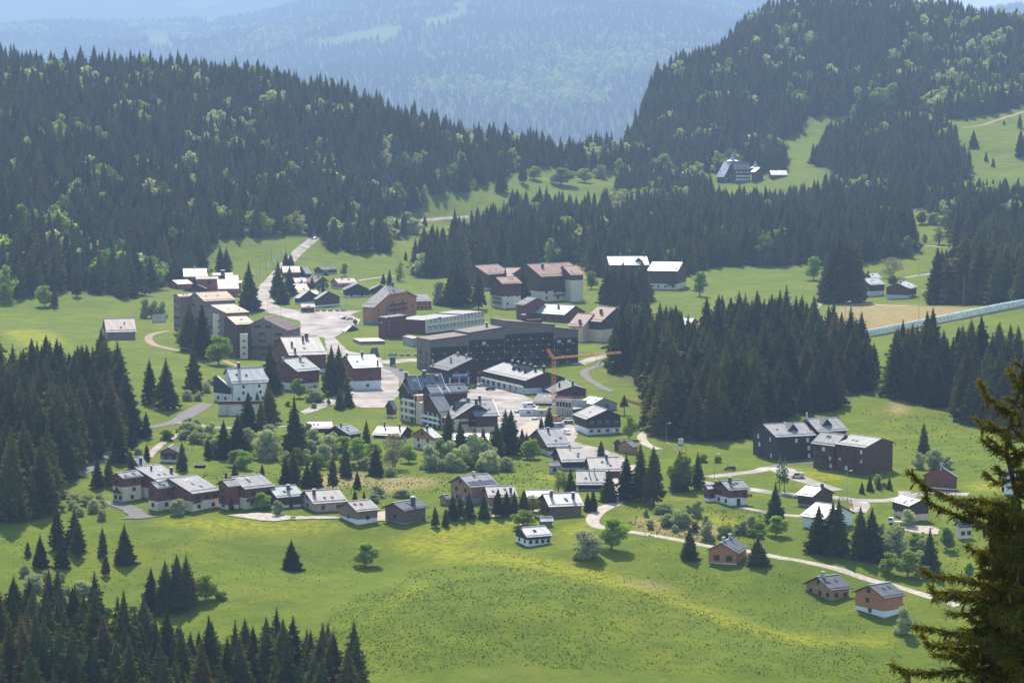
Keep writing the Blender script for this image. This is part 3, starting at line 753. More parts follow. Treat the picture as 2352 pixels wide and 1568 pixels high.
def row(V, items, what, where, group, scale=1.0):
    """trees named by hand: (x, y of foot, y of top, prototype key) in one view"""
    its = sorted(items, key=lambda t: t[0]); n_ = len(its)
    for i, it in enumerate(its):
        u, v = V(it[0], it[1]); u2, v2 = V(it[0], it[2])
        P = ground(u, v); key = it[3] if len(it) > 3 else None; wd = it[4] if len(it) > 4 else None
        h = (v - v2) * P[1] / F * 1.02
        lab = f'{ordinal(i, n_)}{what} {where}' if n_ > 1 else f'{what} {where}'
        if key in BROAD:
            w = 1.0
            if wd is not None:
                u3, _ = V(it[0] + wd, it[1]); pw = (u3 - u) * P[1] / F
                w0 = {'willow': 1.5, 'willow2': 1.2, 'bush': 1.6, 'bare': 1.25, 'birch': .55, 'fresh2': .75}.get(key, 1.0) * 7.2
                w = pw / (w0 * h / 10)
            place_tree('bush' if key in ('willow', 'willow2', 'bush') else 'leafy', BROAD[key], P[0], P[1], h, lab, group, np.clip(w * 1.3, .6, 2.6), base_h=10.0, cat='bush' if key in ('willow', 'willow2', 'bush') else 'tree')
        elif key == 'larch': place_tree('larch', LARCH, P[0], P[1], h, lab, group)
        elif key == 'dead': place_tree('dead', DEAD, P[0], P[1], h, lab, group)
        else:
            pr = WIDE if key == 'wide' else TALLBARE if key == 'tall' else SPRUCE[(i * 7 + int(u)) % 6]
            place_tree('spruce', pr, P[0], P[1], h, lab, group, (wd or (.9 + .25 * random.random())) * 1.52)
G = 'trees of the village and meadows'
row(Y5, [(178,545,440),(258,612,395,'wide',.85),(365,500,205),(398,612,410),(478,500,232),(495,548,305)], 'dark spruce', 'in the meadow cluster above the bottom left wood', G)
row(Y5, [(655,545,350),(675,668,525),(795,590,330,'wide')], 'spruce', 'of the trio on the sloping meadow left of centre', G)
row(Y5, [(1860,625,428,'wide')], 'lone wide conical spruce', 'alone on the open meadow below the terrace houses', G)
row(Y5, [(965,890,610),(1055,905,560),(1130,885,520),(1190,862,520)], 'tall spruce', 'of the tight clump on the lower left meadow', G)
row(Z8, [(60,810,560),(150,790,560),(240,600,250),(335,660,500),(345,480,260),(460,400,180),(465,585,440)], 'spruce', 'behind the terrace houses on the left', G)
row(Z8, [(755,668,430)], 'single spruce', 'right of the wooden chalet with a balcony gable', G)
row(Z8, [(965,570,390),(1095,570,250),(1210,570,200),(1295,360,20),(1400,362,90),(1470,285,-30)], 'spruce', 'in the belt below the white house on a terrace', G)
row(Z8, [(1675,560,50,'wide',.75)], 'big broad spruce', 'towering over the shrubs beside the white shed roof', G)
row(Z8, [(1185,712,600),(1115,735,670),(1410,700,610),(1600,790,560),(1665,772,480),(1780,805,600),(1840,792,550),(1990,812,540),(2095,722,460),(2190,812,665)], 'spruce', 'in the band of trees behind the pale chalet', G)
row(Z8, [(2170,912,820),(2245,902,830)], 'small young spruce', 'in dry grass behind the grey chalet', G)
row(Z8, [(1160,995,880)], 'small spruce', 'between the second and third terrace house', G)
row(Z8, [(2265,470,250)], 'slim spruce', 'beside the dark chalet roof below the hotel', G)
row(Z4, [(1010,1560,1400),(1090,1560,1390),(1180,1560,1350)], 'young spruce', 'in front of the white house on a terrace', G)
row(Z4, [(1880,1560,1360),(1960,1540,1340)], 'spruce', 'of the pair left of the paved lot', G)
row(Z4, [(60,1510,1080),(220,1560,1070)], 'tall spruce', 'at the right edge of the left wood', G)
row(Z4, [(445,1010,550),(480,1400,940),(565,1085,560)], 'very tall slim spruce', 'in front of the brown apartment block', G)
row(Z4, [(1010,625,150,'wide',.8)], 'tall broad spruce', 'between the apartment block and the road', G)
row(Z4, [(735,255,0),(795,255,10)], 'spruce', 'behind the red flat roofed block', G)
row(Z4, [(1290,540,150),(1330,560,330),(1400,480,190),(1250,500,330)], 'spruce', 'on the island of trees beside the road bend', G)
row(Z4, [(1365,200,60),(1410,200,70)], 'spruce', 'of the pair above the chalet hamlet', G)
row(Z4, [(1515,440,310),(1615,420,290),(1720,440,350),(1750,240,180)], 'small spruce', 'among the hamlet roofs', G)
row(Z4, [(1800,1425,950),(1870,1410,950)], 'tall spruce', 'of the pair between the two white roofed chalets', G)
row(Z4, [(1215,1400,940)], 'tall shaded spruce', 'left of the chalet with the green roof', G)
row(Z5, [(140,445,340),(200,445,305),(280,412,345),(355,215,125)], 'spruce', 'behind the large orange hotel', G)
row(Z5, [(800,650,270),(850,662,240),(910,652,250),(1050,685,290)], 'tall spruce', 'of the group between the orange hotel and cream flats', G)
row(Z5, [(1480,625,290,'wide',.85)], 'broad spruce', 'in front of the cream flats with red roofs', G)
row(Z6, [(1500,632,250),(1560,640,265),(1650,632,230),(1735,625,300),(1830,602,210)], 'tall spruce', 'of the clump before the white roofed flats', G)
row(Z6, [(2080,220,50)], 'pointed spruce', 'behind the white roofed flats', G)
row(Z7, [(60,1045,780,'wide',.85)], 'dark wide spruce', 'at the left of the shrub belt by the bare bush', G)
row(Z7, [(655,772,500),(750,905,580),(870,945,650),(940,945,650),(1050,915,600),(1120,872,495),(1168,872,500),(1258,805,650),(1295,880,680)], 'spruce', 'in the row below the big grey roofed hotel', G)
row(Z7, [(1415,662,555),(1480,645,480)], 'spruce', 'of the pair beside the building site', G)
row(Z7, [(1905,885,750)], 'small spruce', 'in the street above the dotted white roof', G)
row(Z7, [(2110,1245,860),(2225,1250,780),(2335,1285,790)], 'big dark spruce', 'of the group right of the white roofed chalets', G)
row(Z7, [(545,1465,1290),(630,1458,1310),(690,1405,1190),(750,1402,1190),(825,1392,1170),(945,1392,1190),(1060,1382,1140),(1130,1372,1160),(1195,1362,1160),(1270,1335,1150)], 'spruce', 'in the garden hedge row below the solar house', G)
row(Z7, [(1655,1172,980)], 'slim spruce', 'left of the smooth grey roof', G)
row(Z7, [(1970,1255,990),(1840,1335,1150),(1795,1330,1170)], 'spruce', 'beside the gravel lane bend', G)
row(Z7, [(2095,545,380,'tall',1.3)], 'thin ragged spruce', 'beside the black and white hotel', G)
row(Y1, [(30,830,500),(180,822,510)], 'spruce', 'left of the small brown house with annex', G)
row(Y1, [(815,1095,750,'wide',.85)], 'big broad spruce', 'between the brown house and the pale roofed chalet', G)
row(Y1, [(110,1395,1110,'wide',.9)], 'round topped spruce', 'on bare trunk left of the orange log chalet', G)
row(Y1, [(670,1435,1195,'wide',1.4)], 'squat dark round pine', 'right of the orange log chalet', G)
row(Y1, [(1170,1335,940),(1285,1340,905),(1330,1365,890),(1510,1395,950),(1605,1395,965)], 'tall spruce', 'in the dark row below the white roofed house', G)
row(Y1, [(2080,1505,1120,'wide',.8)], 'broad spruce', 'at the right end of the willow thicket', G)
row(Y1, [(2030,560,270)], 'lone spruce', 'on the pasture right of the black apartment blocks', G)
row(Y1, [(1525,852,750),(1590,832,710),(1665,822,710),(1750,822,715)], 'young planted spruce', 'in the little row below the right apartment block', G)
row(Y1, [(850,262,0)], 'mid green spruce', 'standing forward of the grove behind the black block', G)
row(Y1, [(850,845,520,'larch'),(890,850,540,'larch')], 'thin airy larch', 'above the broad spruce by the road', G)
row(Y4, [(520,735,150),(580,740,110),(640,745,130),(690,740,110),(745,735,160),(470,700,240)], 'tall spruce', 'in the dense clump left of the dark chalets', G)
row(Y4, [(1520,755,210),(1560,750,230),(1690,755,120,'tall'),(1780,755,80,'tall'),(1880,740,100,'tall'),(1940,755,120,'tall'),(2060,740,160,'tall'),(2180,740,170,'tall'),(2300,730,170,'tall')], 'tall bare trunked spruce', 'in the row above the covered conveyor', G)
row(Z2, [(1105,1225,1050),(1245,1170,1010),(1180,1310,1200),(1210,1310,1205)], 'spruce', 'on the far sunny meadow', G)
row(Z2, [(440,1520,1380),(485,1500,1350),(620,1445,1370),(545,1330,1140)], 'spruce', 'beside the far road', G)
row(Z3, [(2030,945,830),(2110,1030,965),(2155,1065,1005),(2325,815,725),(2330,1000,830),(1990,775,745),(2225,795,765)], 'small spruce', 'on the far right pasture', G)
# leafy trees and bushes
row(Z8, [(725,1025,890,'willow2',150)], 'round grey green bush', 'before the middle terrace house', G)
row(Z8, [(1405,985,840,'fresh',130),(1535,1025,905,'willow2',110)], 'small leafy tree', 'in front of the third terrace house', G)
row(Z8, [(1255,655,500,'fresh',130)], 'bright round leafy tree', 'on the lawn right of the round pool', G)
row(Z8, [(1440,575,330,'willow',220),(1510,560,360,'birch',120)], 'loose pale leafy tree', 'in the shrub belt left of the big spruce', G)
row(Z8, [(820,395,265,'willow',210),(960,400,300,'willow',150),(620,420,330,'bush',120)], 'grey willow bush', 'below the bend of the access road', G)
row(Z8, [(1290,490,310,'willow2',130),(1830,475,320,'willow2',140),(1960,560,375,'willow',190),(2080,560,380,'fresh',150),(2200,605,395,'fresh2',140),(1700,640,480,'green',120),(1860,650,520,'bush',140)], 'leafy shrub', 'in the thicket under the sheds', G)
row(Z8, [(30,1010,900,'willow',110),(95,1070,980,'willow',90),(60,980,920,'willow2',90)], 'pale willow shrub', 'left of the terrace driveway', G)
row(Z8, [(390,560,480,'willow',90),(290,580,470,'willow2',110)], 'willow shrub', 'behind the left terrace house', G)
row(Z7, [(200,985,690,'bare',250)], 'large bare grey brown bush', 'before the pinkish roofed shed', G)
row(Z7, [(500,992,780,'willow2',210),(590,960,740,'green',140),(660,965,750,'willow2',180),(860,965,690,'willow2',190),(960,975,760,'willow2',160),(790,990,860,'bush',150)], 'leafy tree', 'in the thicket below the grey roofed hotel', G)
row(Z7, [(1130,1005,890,'willow',130),(1010,995,930,'willow',110),(620,1000,920,'willow',110),(770,1010,935,'willow',100),(180,1050,970,'willow',100)], 'low willow shrub', 'along the front of the thicket', G)
row(Z7, [(1300,905,760,'fresh2',90),(1355,905,740,'fresh',110)], 'leafy tree', 'left of the grey roofed cream chalet', G)
row(Z7, [(1270,1455,1320,'fresh',180)], 'bright spreading leafy tree', 'left of the small shed', G)
row(Z7, [(2135,745,555,'fresh',110)], 'bright oval leafy tree', 'right of the black and white hotel', G)
row(Z7, [(1555,1175,1010,'birch',60),(1600,1175,1000,'birch',60)], 'thin young birch', 'in the meadow left of the smooth grey roof', G)
row(Z7, [(1345,1340,1190,'birch',90)], 'thin leafy sapling', 'in front of the small white roof', G)
row(Z7, [(70,1215,1120,'willow',140),(270,1220,1150,'willow',160),(40,1260,1190,'willow',110)], 'low willow bush', 'in the dry meadow left of the solar house', G)
row(Z7, [(1300,150,90,'fresh',75)], 'round clipped tree', 'on the shop roofline before the long block', G)
row(Y8, [(2040,1230,910,'willow',420),(2320,1130,760,'fresh',310)], 'large rounded bush', 'on the slope below the gravel lane', G)
row(Y1, [(50,835,545,'green',220)], 'broad leafy tree', 'at the left of the small brown house', G)
row(Y1, [(225,600,530,'bush',80),(340,600,545,'bush',70)], 'rounded bush', 'by the lamp before the black block', G)
row(Y1, [(180,1045,905,'willow2',110)], 'grey rounded shrub', 'on the slope under the brown house', G)
row(Y1, [(-60,1120,1020,'willow',150),(20,1130,990,'willow',130),(85,1130,1010,'willow',110),(260,1230,1080,'willow2',150),(400,1210,1110,'bush',160),(520,1180,1100,'willow',130),(640,1200,1140,'bush',120)], 'thicket shrub', 'above the orange log chalet', G)
row(Y1, [(820,1200,1030,'fresh',160)], 'bright round leafy tree', 'below the big broad spruce', G)
row(Y1, [(1200,1330,1180,'willow2',140),(1310,1330,1160,'willow2',110)], 'pale shrub', 'between the dark row spruces', G)
row(Y1, [(1790,1385,1115,'willow',260),(1745,1510,1330,'fresh',150),(1900,1530,1320,'fresh2',150),(1690,1200,1090,'willow2',90)], 'leafy tree', 'in the thicket left of the broad spruce', G)
row(Y1, [(2220,1315,1130,'green',120)], 'small leafy tree', 'on the slope under the building yard', G)
row(Y1, [(1990,650,515,'willow2',110),(2130,655,490,'willow',170),(2225,650,540,'willow2',100)], 'grey green tree', 'behind the red brown chalet on the right', G)
row(Y1, [(1650,800,690,'fresh',60),(1710,810,760,'fresh',50)], 'small yellow green shrub', 'among the young planted spruces', G)
row(Y1, [(1240,650,590,'bush',80)], 'dark shrub', 'at the entrance of the right apartment block', G)
row(Y2, [(960,1560,1340,'willow2',180),(1460,1130,1010,'green',70)], 'grey green shrub', 'beside the far right log chalet', G)
row(Y5, [(1315,820,655,'fresh',150)], 'round leafy tree', 'right of the tight spruce clump', G)
row(Y5, [(160,670,600,'willow',80),(215,760,655,'willow',150),(290,690,630,'willow2',60),(395,700,645,'willow2',45),(430,780,720,'willow2',70),(525,780,695,'willow',140),(80,780,745,'bush',50),(1410,815,765,'bush',90),(570,910,860,'willow2',60),(685,920,865,'bush',70),(730,1035,1000,'bush',60),(850,885,855,'bush',60),(160,830,780,'bush',90)], 'small round shrub', 'dotted over the lower left meadow', G)
row(Y5, [(2330,605,450,'fresh',150)], 'pale leafy tree', 'on the meadow below the brown chalet', G)
row(Y5, [(470,195,140,'willow',110),(560,215,150,'willow',110),(640,225,180,'willow',80),(650,305,255,'willow2',50),(410,170,120,'willow',90)], 'pale willow shrub', 'left of the terrace houses', G)
row(Y5, [(600,1351,1190,'fresh',180),(1370,1300,1180,'willow2',170),(1410,1240,1090,'fresh',150),(1350,1400,1240,'fresh',200),(850,1200,1120,'fresh',90)], 'bright leafy tree', 'among the dark bottom left spruces', G)
row(Z4, [(720,1140,860,'fresh',230),(690,1080,850,'willow2',150),(380,960,790,'fresh2',100)], 'light leafy tree', 'before the apartment block', G)
row(Z4, [(1490,1455,1265,'fresh',130),(1640,1490,1365,'willow',200)], 'light shrub', 'under the chalet with the green roof', G)
row(Z4, [(20,690,500,'willow2',120),(100,690,520,'willow2',140),(180,690,530,'willow2',130)], 'willow of the hedge', 'left of the apartment block', G)
row(Z4, [(640,1330,1270,'willow2',120),(600,1400,1310,'willow2',110),(520,1480,1400,'willow2',110),(420,1480,1380,'willow',120)], 'light shrub', 'on the bank left of the white house', G)
row(D_, [(10,698,650,'fresh',32),(103,704,655,'fresh',38),(125,706,655)], 'tree', 'at the edge of the left pasture', G)
row(D_, [(177,682,618),(210,672,625)], 'spruce', 'standing forward at the foot of the left hill', G)
row(Y7, [(1310,480,280,'fresh2',110),(1080,440,380,'fresh',130),(1010,470,400,'green',110)], 'leafy tree', 'behind the hamlet roofs', G)
row(Y7, [(690,890,790,'fresh2',60),(1030,690,570,'fresh2',60),(900,720,610,'fresh2',80),(410,930,740,'fresh2',90),(200,760,640,'green',90)], 'small leafy tree', 'between the hamlet chalets', G)
row(Y7, [(1480,1255,1170,'green',70)], 'small clipped bush', 'beside the parked cars', G)
row(Y7, [(2200,560,240,'birch',120)], 'slender pale tree', 'behind the orange hotel roof', G)
row(Z5, [(680,640,410,'willow2',150)], 'pale leafy tree', 'right of the large orange hotel', G)
row(Z6, [(1350,490,325,'fresh2',110)], 'bright leafy tree', 'between the two rows of flats', G)
row(Y6, [(810,385,200,'fresh2',95),(1680,260,85,'fresh2',105)], 'slim light leafy tree', 'on the open ski meadow', G)
row(D_, [(1760,608,542,'green',55)], 'rounded leafy tree', 'at the front edge of the centre wood', G)
row(Y4, [(1075,500,305,'bare',240),(1100,575,480,'green',90)], 'leafy tree', 'above the dark brown chalet', G)
row(Y4, [(1400,165,80,'willow2',60),(1540,185,10,'birch',110)], 'pale tree', 'by the far upper lane', G)
row(Z2, [(1320,1145,1060,'fresh',80),(1490,1180,1070,'fresh',140),(1640,1165,1075,'fresh',90),(1740,1130,1050,'willow2',80),(1860,1110,1015,'fresh2',50)], 'light green tree', 'along the far meadow edge', G)
row(Z2, [(2140,1120,985,'fresh2',90),(2080,1110,1010,'fresh2',50),(2250,1100,1050,'fresh',70),(2300,1110,1050,'fresh',70),(2330,1060,1010,'fresh',50)], 'light green tree', 'left of the far spired hotel', G)
row(Z2, [(510,1470,1350,'willow2',90),(560,1490,1400,'willow2',90),(380,1340,1240,'fresh2',60),(170,1420,1285,'willow2',110),(615,1275,1180,'willow2',60)], 'grey green tree', 'near the far road', G)
row(Z3, [(1330,680,610,'fresh',100),(1430,690,560,'fresh',110),(1520,690,530,'fresh',110),(1480,700,590,'fresh',100)], 'leafy tree', 'in round group at foot of the right hill', G)
row(Z3, [(1370,1130,1060,'bare',90),(1440,1080,1020,'fresh2',50),(1700,1430,1350,'green',70),(1780,1430,1355,'willow2',100),(1850,1440,1375,'green',60),(1870,1390,1340,'green',60)], 'leafy tree', 'right of the centre wood', G)
row(Z3, [(2210,1490,1390,'fresh',120),(2180,1568,1470,'fresh',100),(2320,1390,1300,'green',60),(700,1560,1510,'green',110)], 'light leafy tree', 'among the far right spruces', G)

def thicket(poly, n_, hmin, hmax, keys, label, group, seed):
    r_ = np.random.default_rng(seed); k = 0; us = [p[0] for p in poly]; vs = [p[1] for p in poly]
    for _ in range(n_ * 12):
        if k >= n_: break
        u, v_ = r_.uniform(min(us), max(us)), r_.uniform(min(vs), max(vs))
        if not inpoly(np.array([u]), np.array([v_]), poly)[0]: continue
        P = ground(u, v_); h = r_.uniform(hmin, hmax)
        place_tree('bush', BROAD[keys[k % len(keys)]], P[0], P[1], h, label, group, r_.uniform(1.0, 1.6), base_h=10.0, cat='bush'); k += 1
thicket([(430,1010),(640,1000),(860,1045),(1000,1060),(1200,1055),(1180,1085),(900,1090),(700,1075),(520,1080)], 62, 2.5, 7.5, ['willow', 'willow2', 'willow', 'fresh', 'willow2'], 'leafy shrub of the long thicket between hotel and terrace houses', 'thicket shrubs', 11)
thicket([(1450,1170),(1560,1165),(1640,1180),(1770,1220),(1760,1245),(1600,1225),(1480,1215)], 16, 1.8, 4.2, ['willow', 'bush', 'willow2'], 'low shrub of the bank above the lower path', 'bank shrubs', 12)
thicket([(2020,1200),(2130,1210),(2140,1330),(2060,1330)], 9, 3, 6, ['willow', 'fresh', 'willow2'], 'leafy shrub of the thicket under the building yard', 'yard thicket shrubs', 13)
thicket([(0,1568),(0,1540),(120,1560),(300,1540),(520,1530),(560,1568)], 12, 4, 7.5, ['fresh', 'green', 'willow2'], 'bright leafy bush showing between the bottom left spruces', 'bottom wood bushes', 14)
thicket([(380,990),(470,960),(480,985),(420,1010)], 8, 1.8, 3.5, ['willow', 'willow2'], 'pale willow shrub on the bank of the access road', 'road bank shrubs', 15)
thicket([(640,905),(740,905),(760,935),(660,945)], 8, 2, 4, ['willow', 'fresh', 'bush'], 'shrub on the bank below the brown chalets', 'chalet bank shrubs', 16)
thicket([(150,1160),(240,1150),(245,1185),(160,1190)], 8, 2, 3.6, ['willow', 'willow2'], 'pale shrub left of terrace driveway', 'driveway shrubs', 17)
# ------------------------------------------------------------------ woods: countable spruces nearest to view as things, the rest as one mass
WOODLAB = {
 'left_hill': 'spruce on the wooded hill rising at the upper left', 'centre_wood': 'spruce in the long dark wood behind the flats',
 'hotel_wood': 'spruce in the wood left of the far spired hotel', 'hotel_wood_right': 'spruce in the wood right of the far spired hotel', 'right_hill': 'spruce on the wooded hill at the upper right',
 'right_clump': 'spruce in the wood island on the far right pasture', 'right_back': 'spruce in the wood strip below the far right pasture', 'right_edge': 'spruce in the wood at the right edge above the conveyor',
 'grove': 'dark spruce in the big grove between hotel square and conveyor', 'right_slope': 'dark spruce in the wood right of the grove below the conveyor',
 'left_wood': 'dark spruce in the dense wood at the left edge', 'bottom_wood': 'dark spruce in the wood at the bottom left corner'}
SPACING = {'left_hill': 8.8, 'centre_wood': 8.0, 'right_hill': 9.2, 'right_clump': 8.2, 'grove': 7.4, 'right_slope': 7.2, 'left_wood': 6.8, 'bottom_wood': 6.6, 'right_edge': 7.5}
HEIGHT = {'left_hill': (20, 5), 'centre_wood': (22.5, 4), 'right_hill': (20, 5), 'right_clump': (19, 3), 'grove': (20.5, 4.5), 'right_slope': (21, 4), 'left_wood': (23, 4.5), 'bottom_wood': (18, 4.2), 'right_edge': (26, 3), 'hotel_wood': (17, 3), 'hotel_wood_right': (19, 3), 'right_back': (18, 3)}
cand = []; decid = []
for nm, poly in FOREST.items():
    us = np.array([p[0] for p in poly]); vs = np.array([p[1] for p in poly])
    yn = 560 if nm == 'bottom_wood' else .85 * min(ground(u, min(v, 1560))[1] for u, v in poly)
    yx = 3720 if 'hill' in nm else 1.15 * max(ground(u, v)[1] for u, v in poly)
    plo, phi_ = (us.min() - CU) / F - .004, (us.max() - CU) / F + .004
    sp = SPACING.get(nm, 6.5)
    xs = np.arange(min(plo * yn, plo * yx), max(phi_ * yn, phi_ * yx), sp); ys = np.arange(yn, yx, sp)
    X, Y = np.meshgrid(xs, ys); X = X.ravel() + (rng.random(X.size) - .5) * sp * .95; Y = Y.ravel() + (rng.random(Y.size) - .5) * sp * .95
    k = (X / Y > plo) & (X / Y < phi_); X, Y = X[k], Y[k]
    Z = H(X, Y); u, v = proj(np.stack([X, Y, Z], 1))
    k = inpoly(u + 6 * fbm(X / 18, Y / 18, 60, 2), v + 3 * fbm(X / 18, Y / 18, 62, 2), poly)
    if nm == 'left_hill' or nm == 'right_hill':      # drop what the ridge hides
        k &= ~((Y > 3050) & (u < 1445)) 
    X, Y, Z, u, v = X[k], Y[k], Z[k], u[k], v[k]
    hm_, hs_ = HEIGHT[nm]
    h = np.clip(hm_ + hs_ * rng.normal(size=len(X)), hm_ * .5, hm_ * 1.35)
    h = h * (1 + (.5 if nm != 'centre_wood' else .25) * fbm(X / 35, Y / 35, 90, 2)); gap = fbm(X / 28, Y / 28, 95, 3) < (-.42 if nm in ('left_hill', 'right_hill') else -.36 if nm == 'grove' else -.55)
    X, Y, Z, u, v, h = X[~gap], Y[~gap], Z[~gap], u[~gap], v[~gap], h[~gap]
    if nm == 'bottom_wood': h *= np.interp(Y, [560, 700, 745], [1.15, 1.0, .85])
    nz = fbm(X / 26, Y / 26, 70, 3)
    dec = np.zeros(len(X), bool)
    if nm in ('left_hill', 'right_hill', 'right_clump', 'hotel_wood', 'hotel_wood_right', 'right_back', 'centre_wood'):
        thr = {'left_hill': .34, 'right_hill': .35, 'hotel_wood': .18, 'hotel_wood_right': .3, 'right_back': .25}.get(nm, .5)
        bias = .16 * ((u > 2050) & (v < 290)) if nm == 'right_hill' else 0
        dec = (nz + bias + .22 * rng.normal(size=len(X)) * .5) > thr
    for a in range(len(X)):
        (decid if dec[a] else cand).append((X[a], Y[a], h[a] * (.72 if dec[a] else 1), nm))
    print('forest', nm, len(X), int(dec.sum()))
n_manual = sum(1 for e in TREES if e.name.startswith('spruce'))
def psize(c): return c[2] / c[1] if (c[3] != 'bottom_wood' or c[1] > 640) else 0
cand.sort(key=psize, reverse=True)
# favour trees standing at the rim of a wood and in view
n_sp = max(0, 300 - n_manual)
sel, rest = [], []
quota = {'bottom_wood': 60, 'left_wood': 45, 'grove': 60, 'right_slope': 25, 'centre_wood': 40, 'right_edge': 15}
got = {}
for c in cand:
    u, v = proj(np.array([c[0], c[1], float(H(c[0], c[1])) + c[2] * .8]))
    if len(sel) < n_sp and got.get(c[3], 0) < quota.get(c[3], 0) and -10 < u < 2360 and v < 1560:
        sel.append(c); got[c[3]] = got.get(c[3], 0) + 1
    else: rest.append(c)
for i, c in enumerate(sel):
    if c[3] == 'grove' and i % 23 == 5: pr, kd = DEAD, 'dead'
    elif c[3] == 'left_wood' and i % 6 == 0: pr, kd = TALLBARE, 'spruce'
    else: pr, kd = SPRUCE[i % 6], 'spruce'
    lab = WOODLAB[c[3]] if kd == 'spruce' else 'grey brown dying spruce inside the big dark grove'
    place_tree(kd, pr, c[0], c[1], c[2], lab, lab.replace('spruce', 'spruces', 1), 1.2 + .45 * random.random())
def mass(name, label, pts, objs, Hf, base_h, wmin=.9, wmax=1.3, seed=0):
    """one object that scatters shared tree meshes over its points"""
    r_ = np.random.default_rng(seed); n_ = len(pts)
    P = np.array([(p[0], p[1]) for p in pts]); hh = np.array([p[2] for p in pts]) / base_h
    me = bpy.data.meshes.new(name); me.vertices.add(n_)
    me.vertices.foreach_set('co', np.column_stack([P, Hf(P[:, 0], P[:, 1]) - .3]).astype(np.float32).ravel())
    a = me.attributes.new('sz', 'FLOAT_VECTOR', 'POINT'); w = hh * (wmin + (wmax - wmin) * r_.random(n_)); a.data.foreach_set('vector', np.column_stack([w, w, hh]).astype(np.float32).ravel())
    a = me.attributes.new('rz', 'FLOAT_VECTOR', 'POINT'); a.data.foreach_set('vector', np.column_stack([np.zeros(n_), np.zeros(n_), r_.random(n_) * 6.28]).astype(np.float32).ravel())
    a = me.attributes.new('pick', 'INT', 'POINT'); a.data.foreach_set('value', (r_.random(n_) * len(objs)).astype(np.int32))
    o = bpy.data.objects.new(name, me); COL.objects.link(o)
    ng = bpy.data.node_groups.new(name, 'GeometryNodeTree')
    ng.interface.new_socket('Geometry', in_out='INPUT', socket_type='NodeSocketGeometry'); ng.interface.new_socket('Geometry', in_out='OUTPUT', socket_type='NodeSocketGeometry')
    gi = ng.nodes.new('NodeGroupInput'); goo = ng.nodes.new('NodeGroupOutput')
    gi_ = ng.nodes.new('GeometryNodeGeometryToInstance')
    iop = ng.nodes.new('GeometryNodeInstanceOnPoints')
    mp = ng.nodes.new('GeometryNodeMeshToPoints')
    ng.links.new(gi.outputs[0], mp.inputs['Mesh']); ng.links.new(mp.outputs[0], iop.inputs['Points'])
    for ob in reversed(objs):
        inf = ng.nodes.new('GeometryNodeObjectInfo'); inf.inputs['Object'].default_value = ob; inf.transform_space = 'ORIGINAL'; inf.inputs['As Instance'].default_value = True
        ng.links.new(inf.outputs['Geometry'], gi_.inputs[0])
    ng.links.new(gi_.outputs[0], iop.inputs['Instance'])
    iop.inputs['Pick Instance'].default_value = True
    def att(nm, dt):
        x = ng.nodes.new('GeometryNodeInputNamedAttribute'); x.data_type = dt; x.inputs['Name'].default_value = nm; return x.outputs['Attribute']
    ng.links.new(att('pick', 'INT'), iop.inputs['Instance Index'])
    ng.links.new(att('rz', 'FLOAT_VECTOR'), iop.inputs['Rotation']); ng.links.new(att('sz', 'FLOAT_VECTOR'), iop.inputs['Scale'])
    ng.links.new(iop.outputs[0], goo.inputs[0])
    md = o.modifiers.new('scatter', 'NODES'); md.node_group = ng
    tag(o, label, None, None, 'stuff'); return o
# the shared crowns are those of real trees standing at the edge of the far woods
def far_source(meshes, lst, base_h, kind, label):
    out = []
    for i, me in enumerate(meshes):
        c = lst.pop(len(lst) // 2 + i * 13)
        e = place_tree(kind, (me, trunk_mesh('trunk', base_h * .5, .25)), c[0], c[1], c[2], label, {'spruce': 'spruces of the wooded hills', 'leafy': 'leafy trees of the hill forest'}[kind], base_h=base_h)
        cr = [x for x in e.children if x.name.startswith('crown')][0]
        out.append(cr)
    return out
src_sp = far_source(FARSP, rest, 20.0, 'spruce', 'far spruce among the massed trees of the wooded hills')
nearrest = [c for c in rest if c[1] < 1500]; farrest = [c for c in rest if c[1] >= 1500]
near_src = [[x for x in e.children if x.name.startswith('crown')][0] for e in TREES if e.get('label', '') == WOODLAB['grove']][:6]
mass('spruce_forest', 'dense dark spruce forest filling the woods and hills', farrest, src_sp, H, 20.0, 1.1, 1.85, seed=1)
mass('spruce_forest', 'dark spruces crowded inside the nearer woods', nearrest, near_src, H, 20.0, 1.2, 1.65, seed=2)
src_br = far_source(FARBR, decid, 10.0, 'leafy', 'light green leafy tree scattered through the hill forest')
mass('leafy_forest', 'light green leafy trees dotted through the forest', decid, src_br, H, 10.0, .9, 1.5, seed=3)
# the far slope
sp = 36.0; fx_ = []; fd_ = []
X, Y = np.meshgrid(np.arange(-4000, 4000, sp), np.arange(10200, 19400, sp)); X = X.ravel() + (rng.random(X.size) - .5) * sp; Y = Y.ravel() + (rng.random(Y.size) - .5) * sp
k = np.abs(X / Y) < .20; X, Y = X[k], Y[k]; u, v = proj(np.stack([X, Y, HF(X, Y)], 1))
k = (v < 345) & (v > -40); X, Y, u, v = X[k], Y[k], u[k], v[k]
cl = np.zeros(len(X), bool); ju_ = u + 14 * fbm(X / 110, Y / 110, 51, 3); jv_ = v + 8 * fbm(X / 110, Y / 110, 53, 3)
for p in CLEAR: cl |= inpoly(ju_, jv_, p)
X, Y, u, v = X[~cl], Y[~cl], u[~cl], v[~cl]
nz = fbm(X / 620, Y / 620, 80, 4) + .1 * rng.normal(size=len(X)) + .42 * np.exp(-((u - 1330) / 190) ** 2 - ((v - 175) / 75) ** 2) + .18 * np.exp(-((u - 1040) / 90) ** 2 - ((v - 150) / 25) ** 2)
dm = nz > .40
hh = np.clip(33 + 6 * rng.normal(size=len(X)), 18, 48)
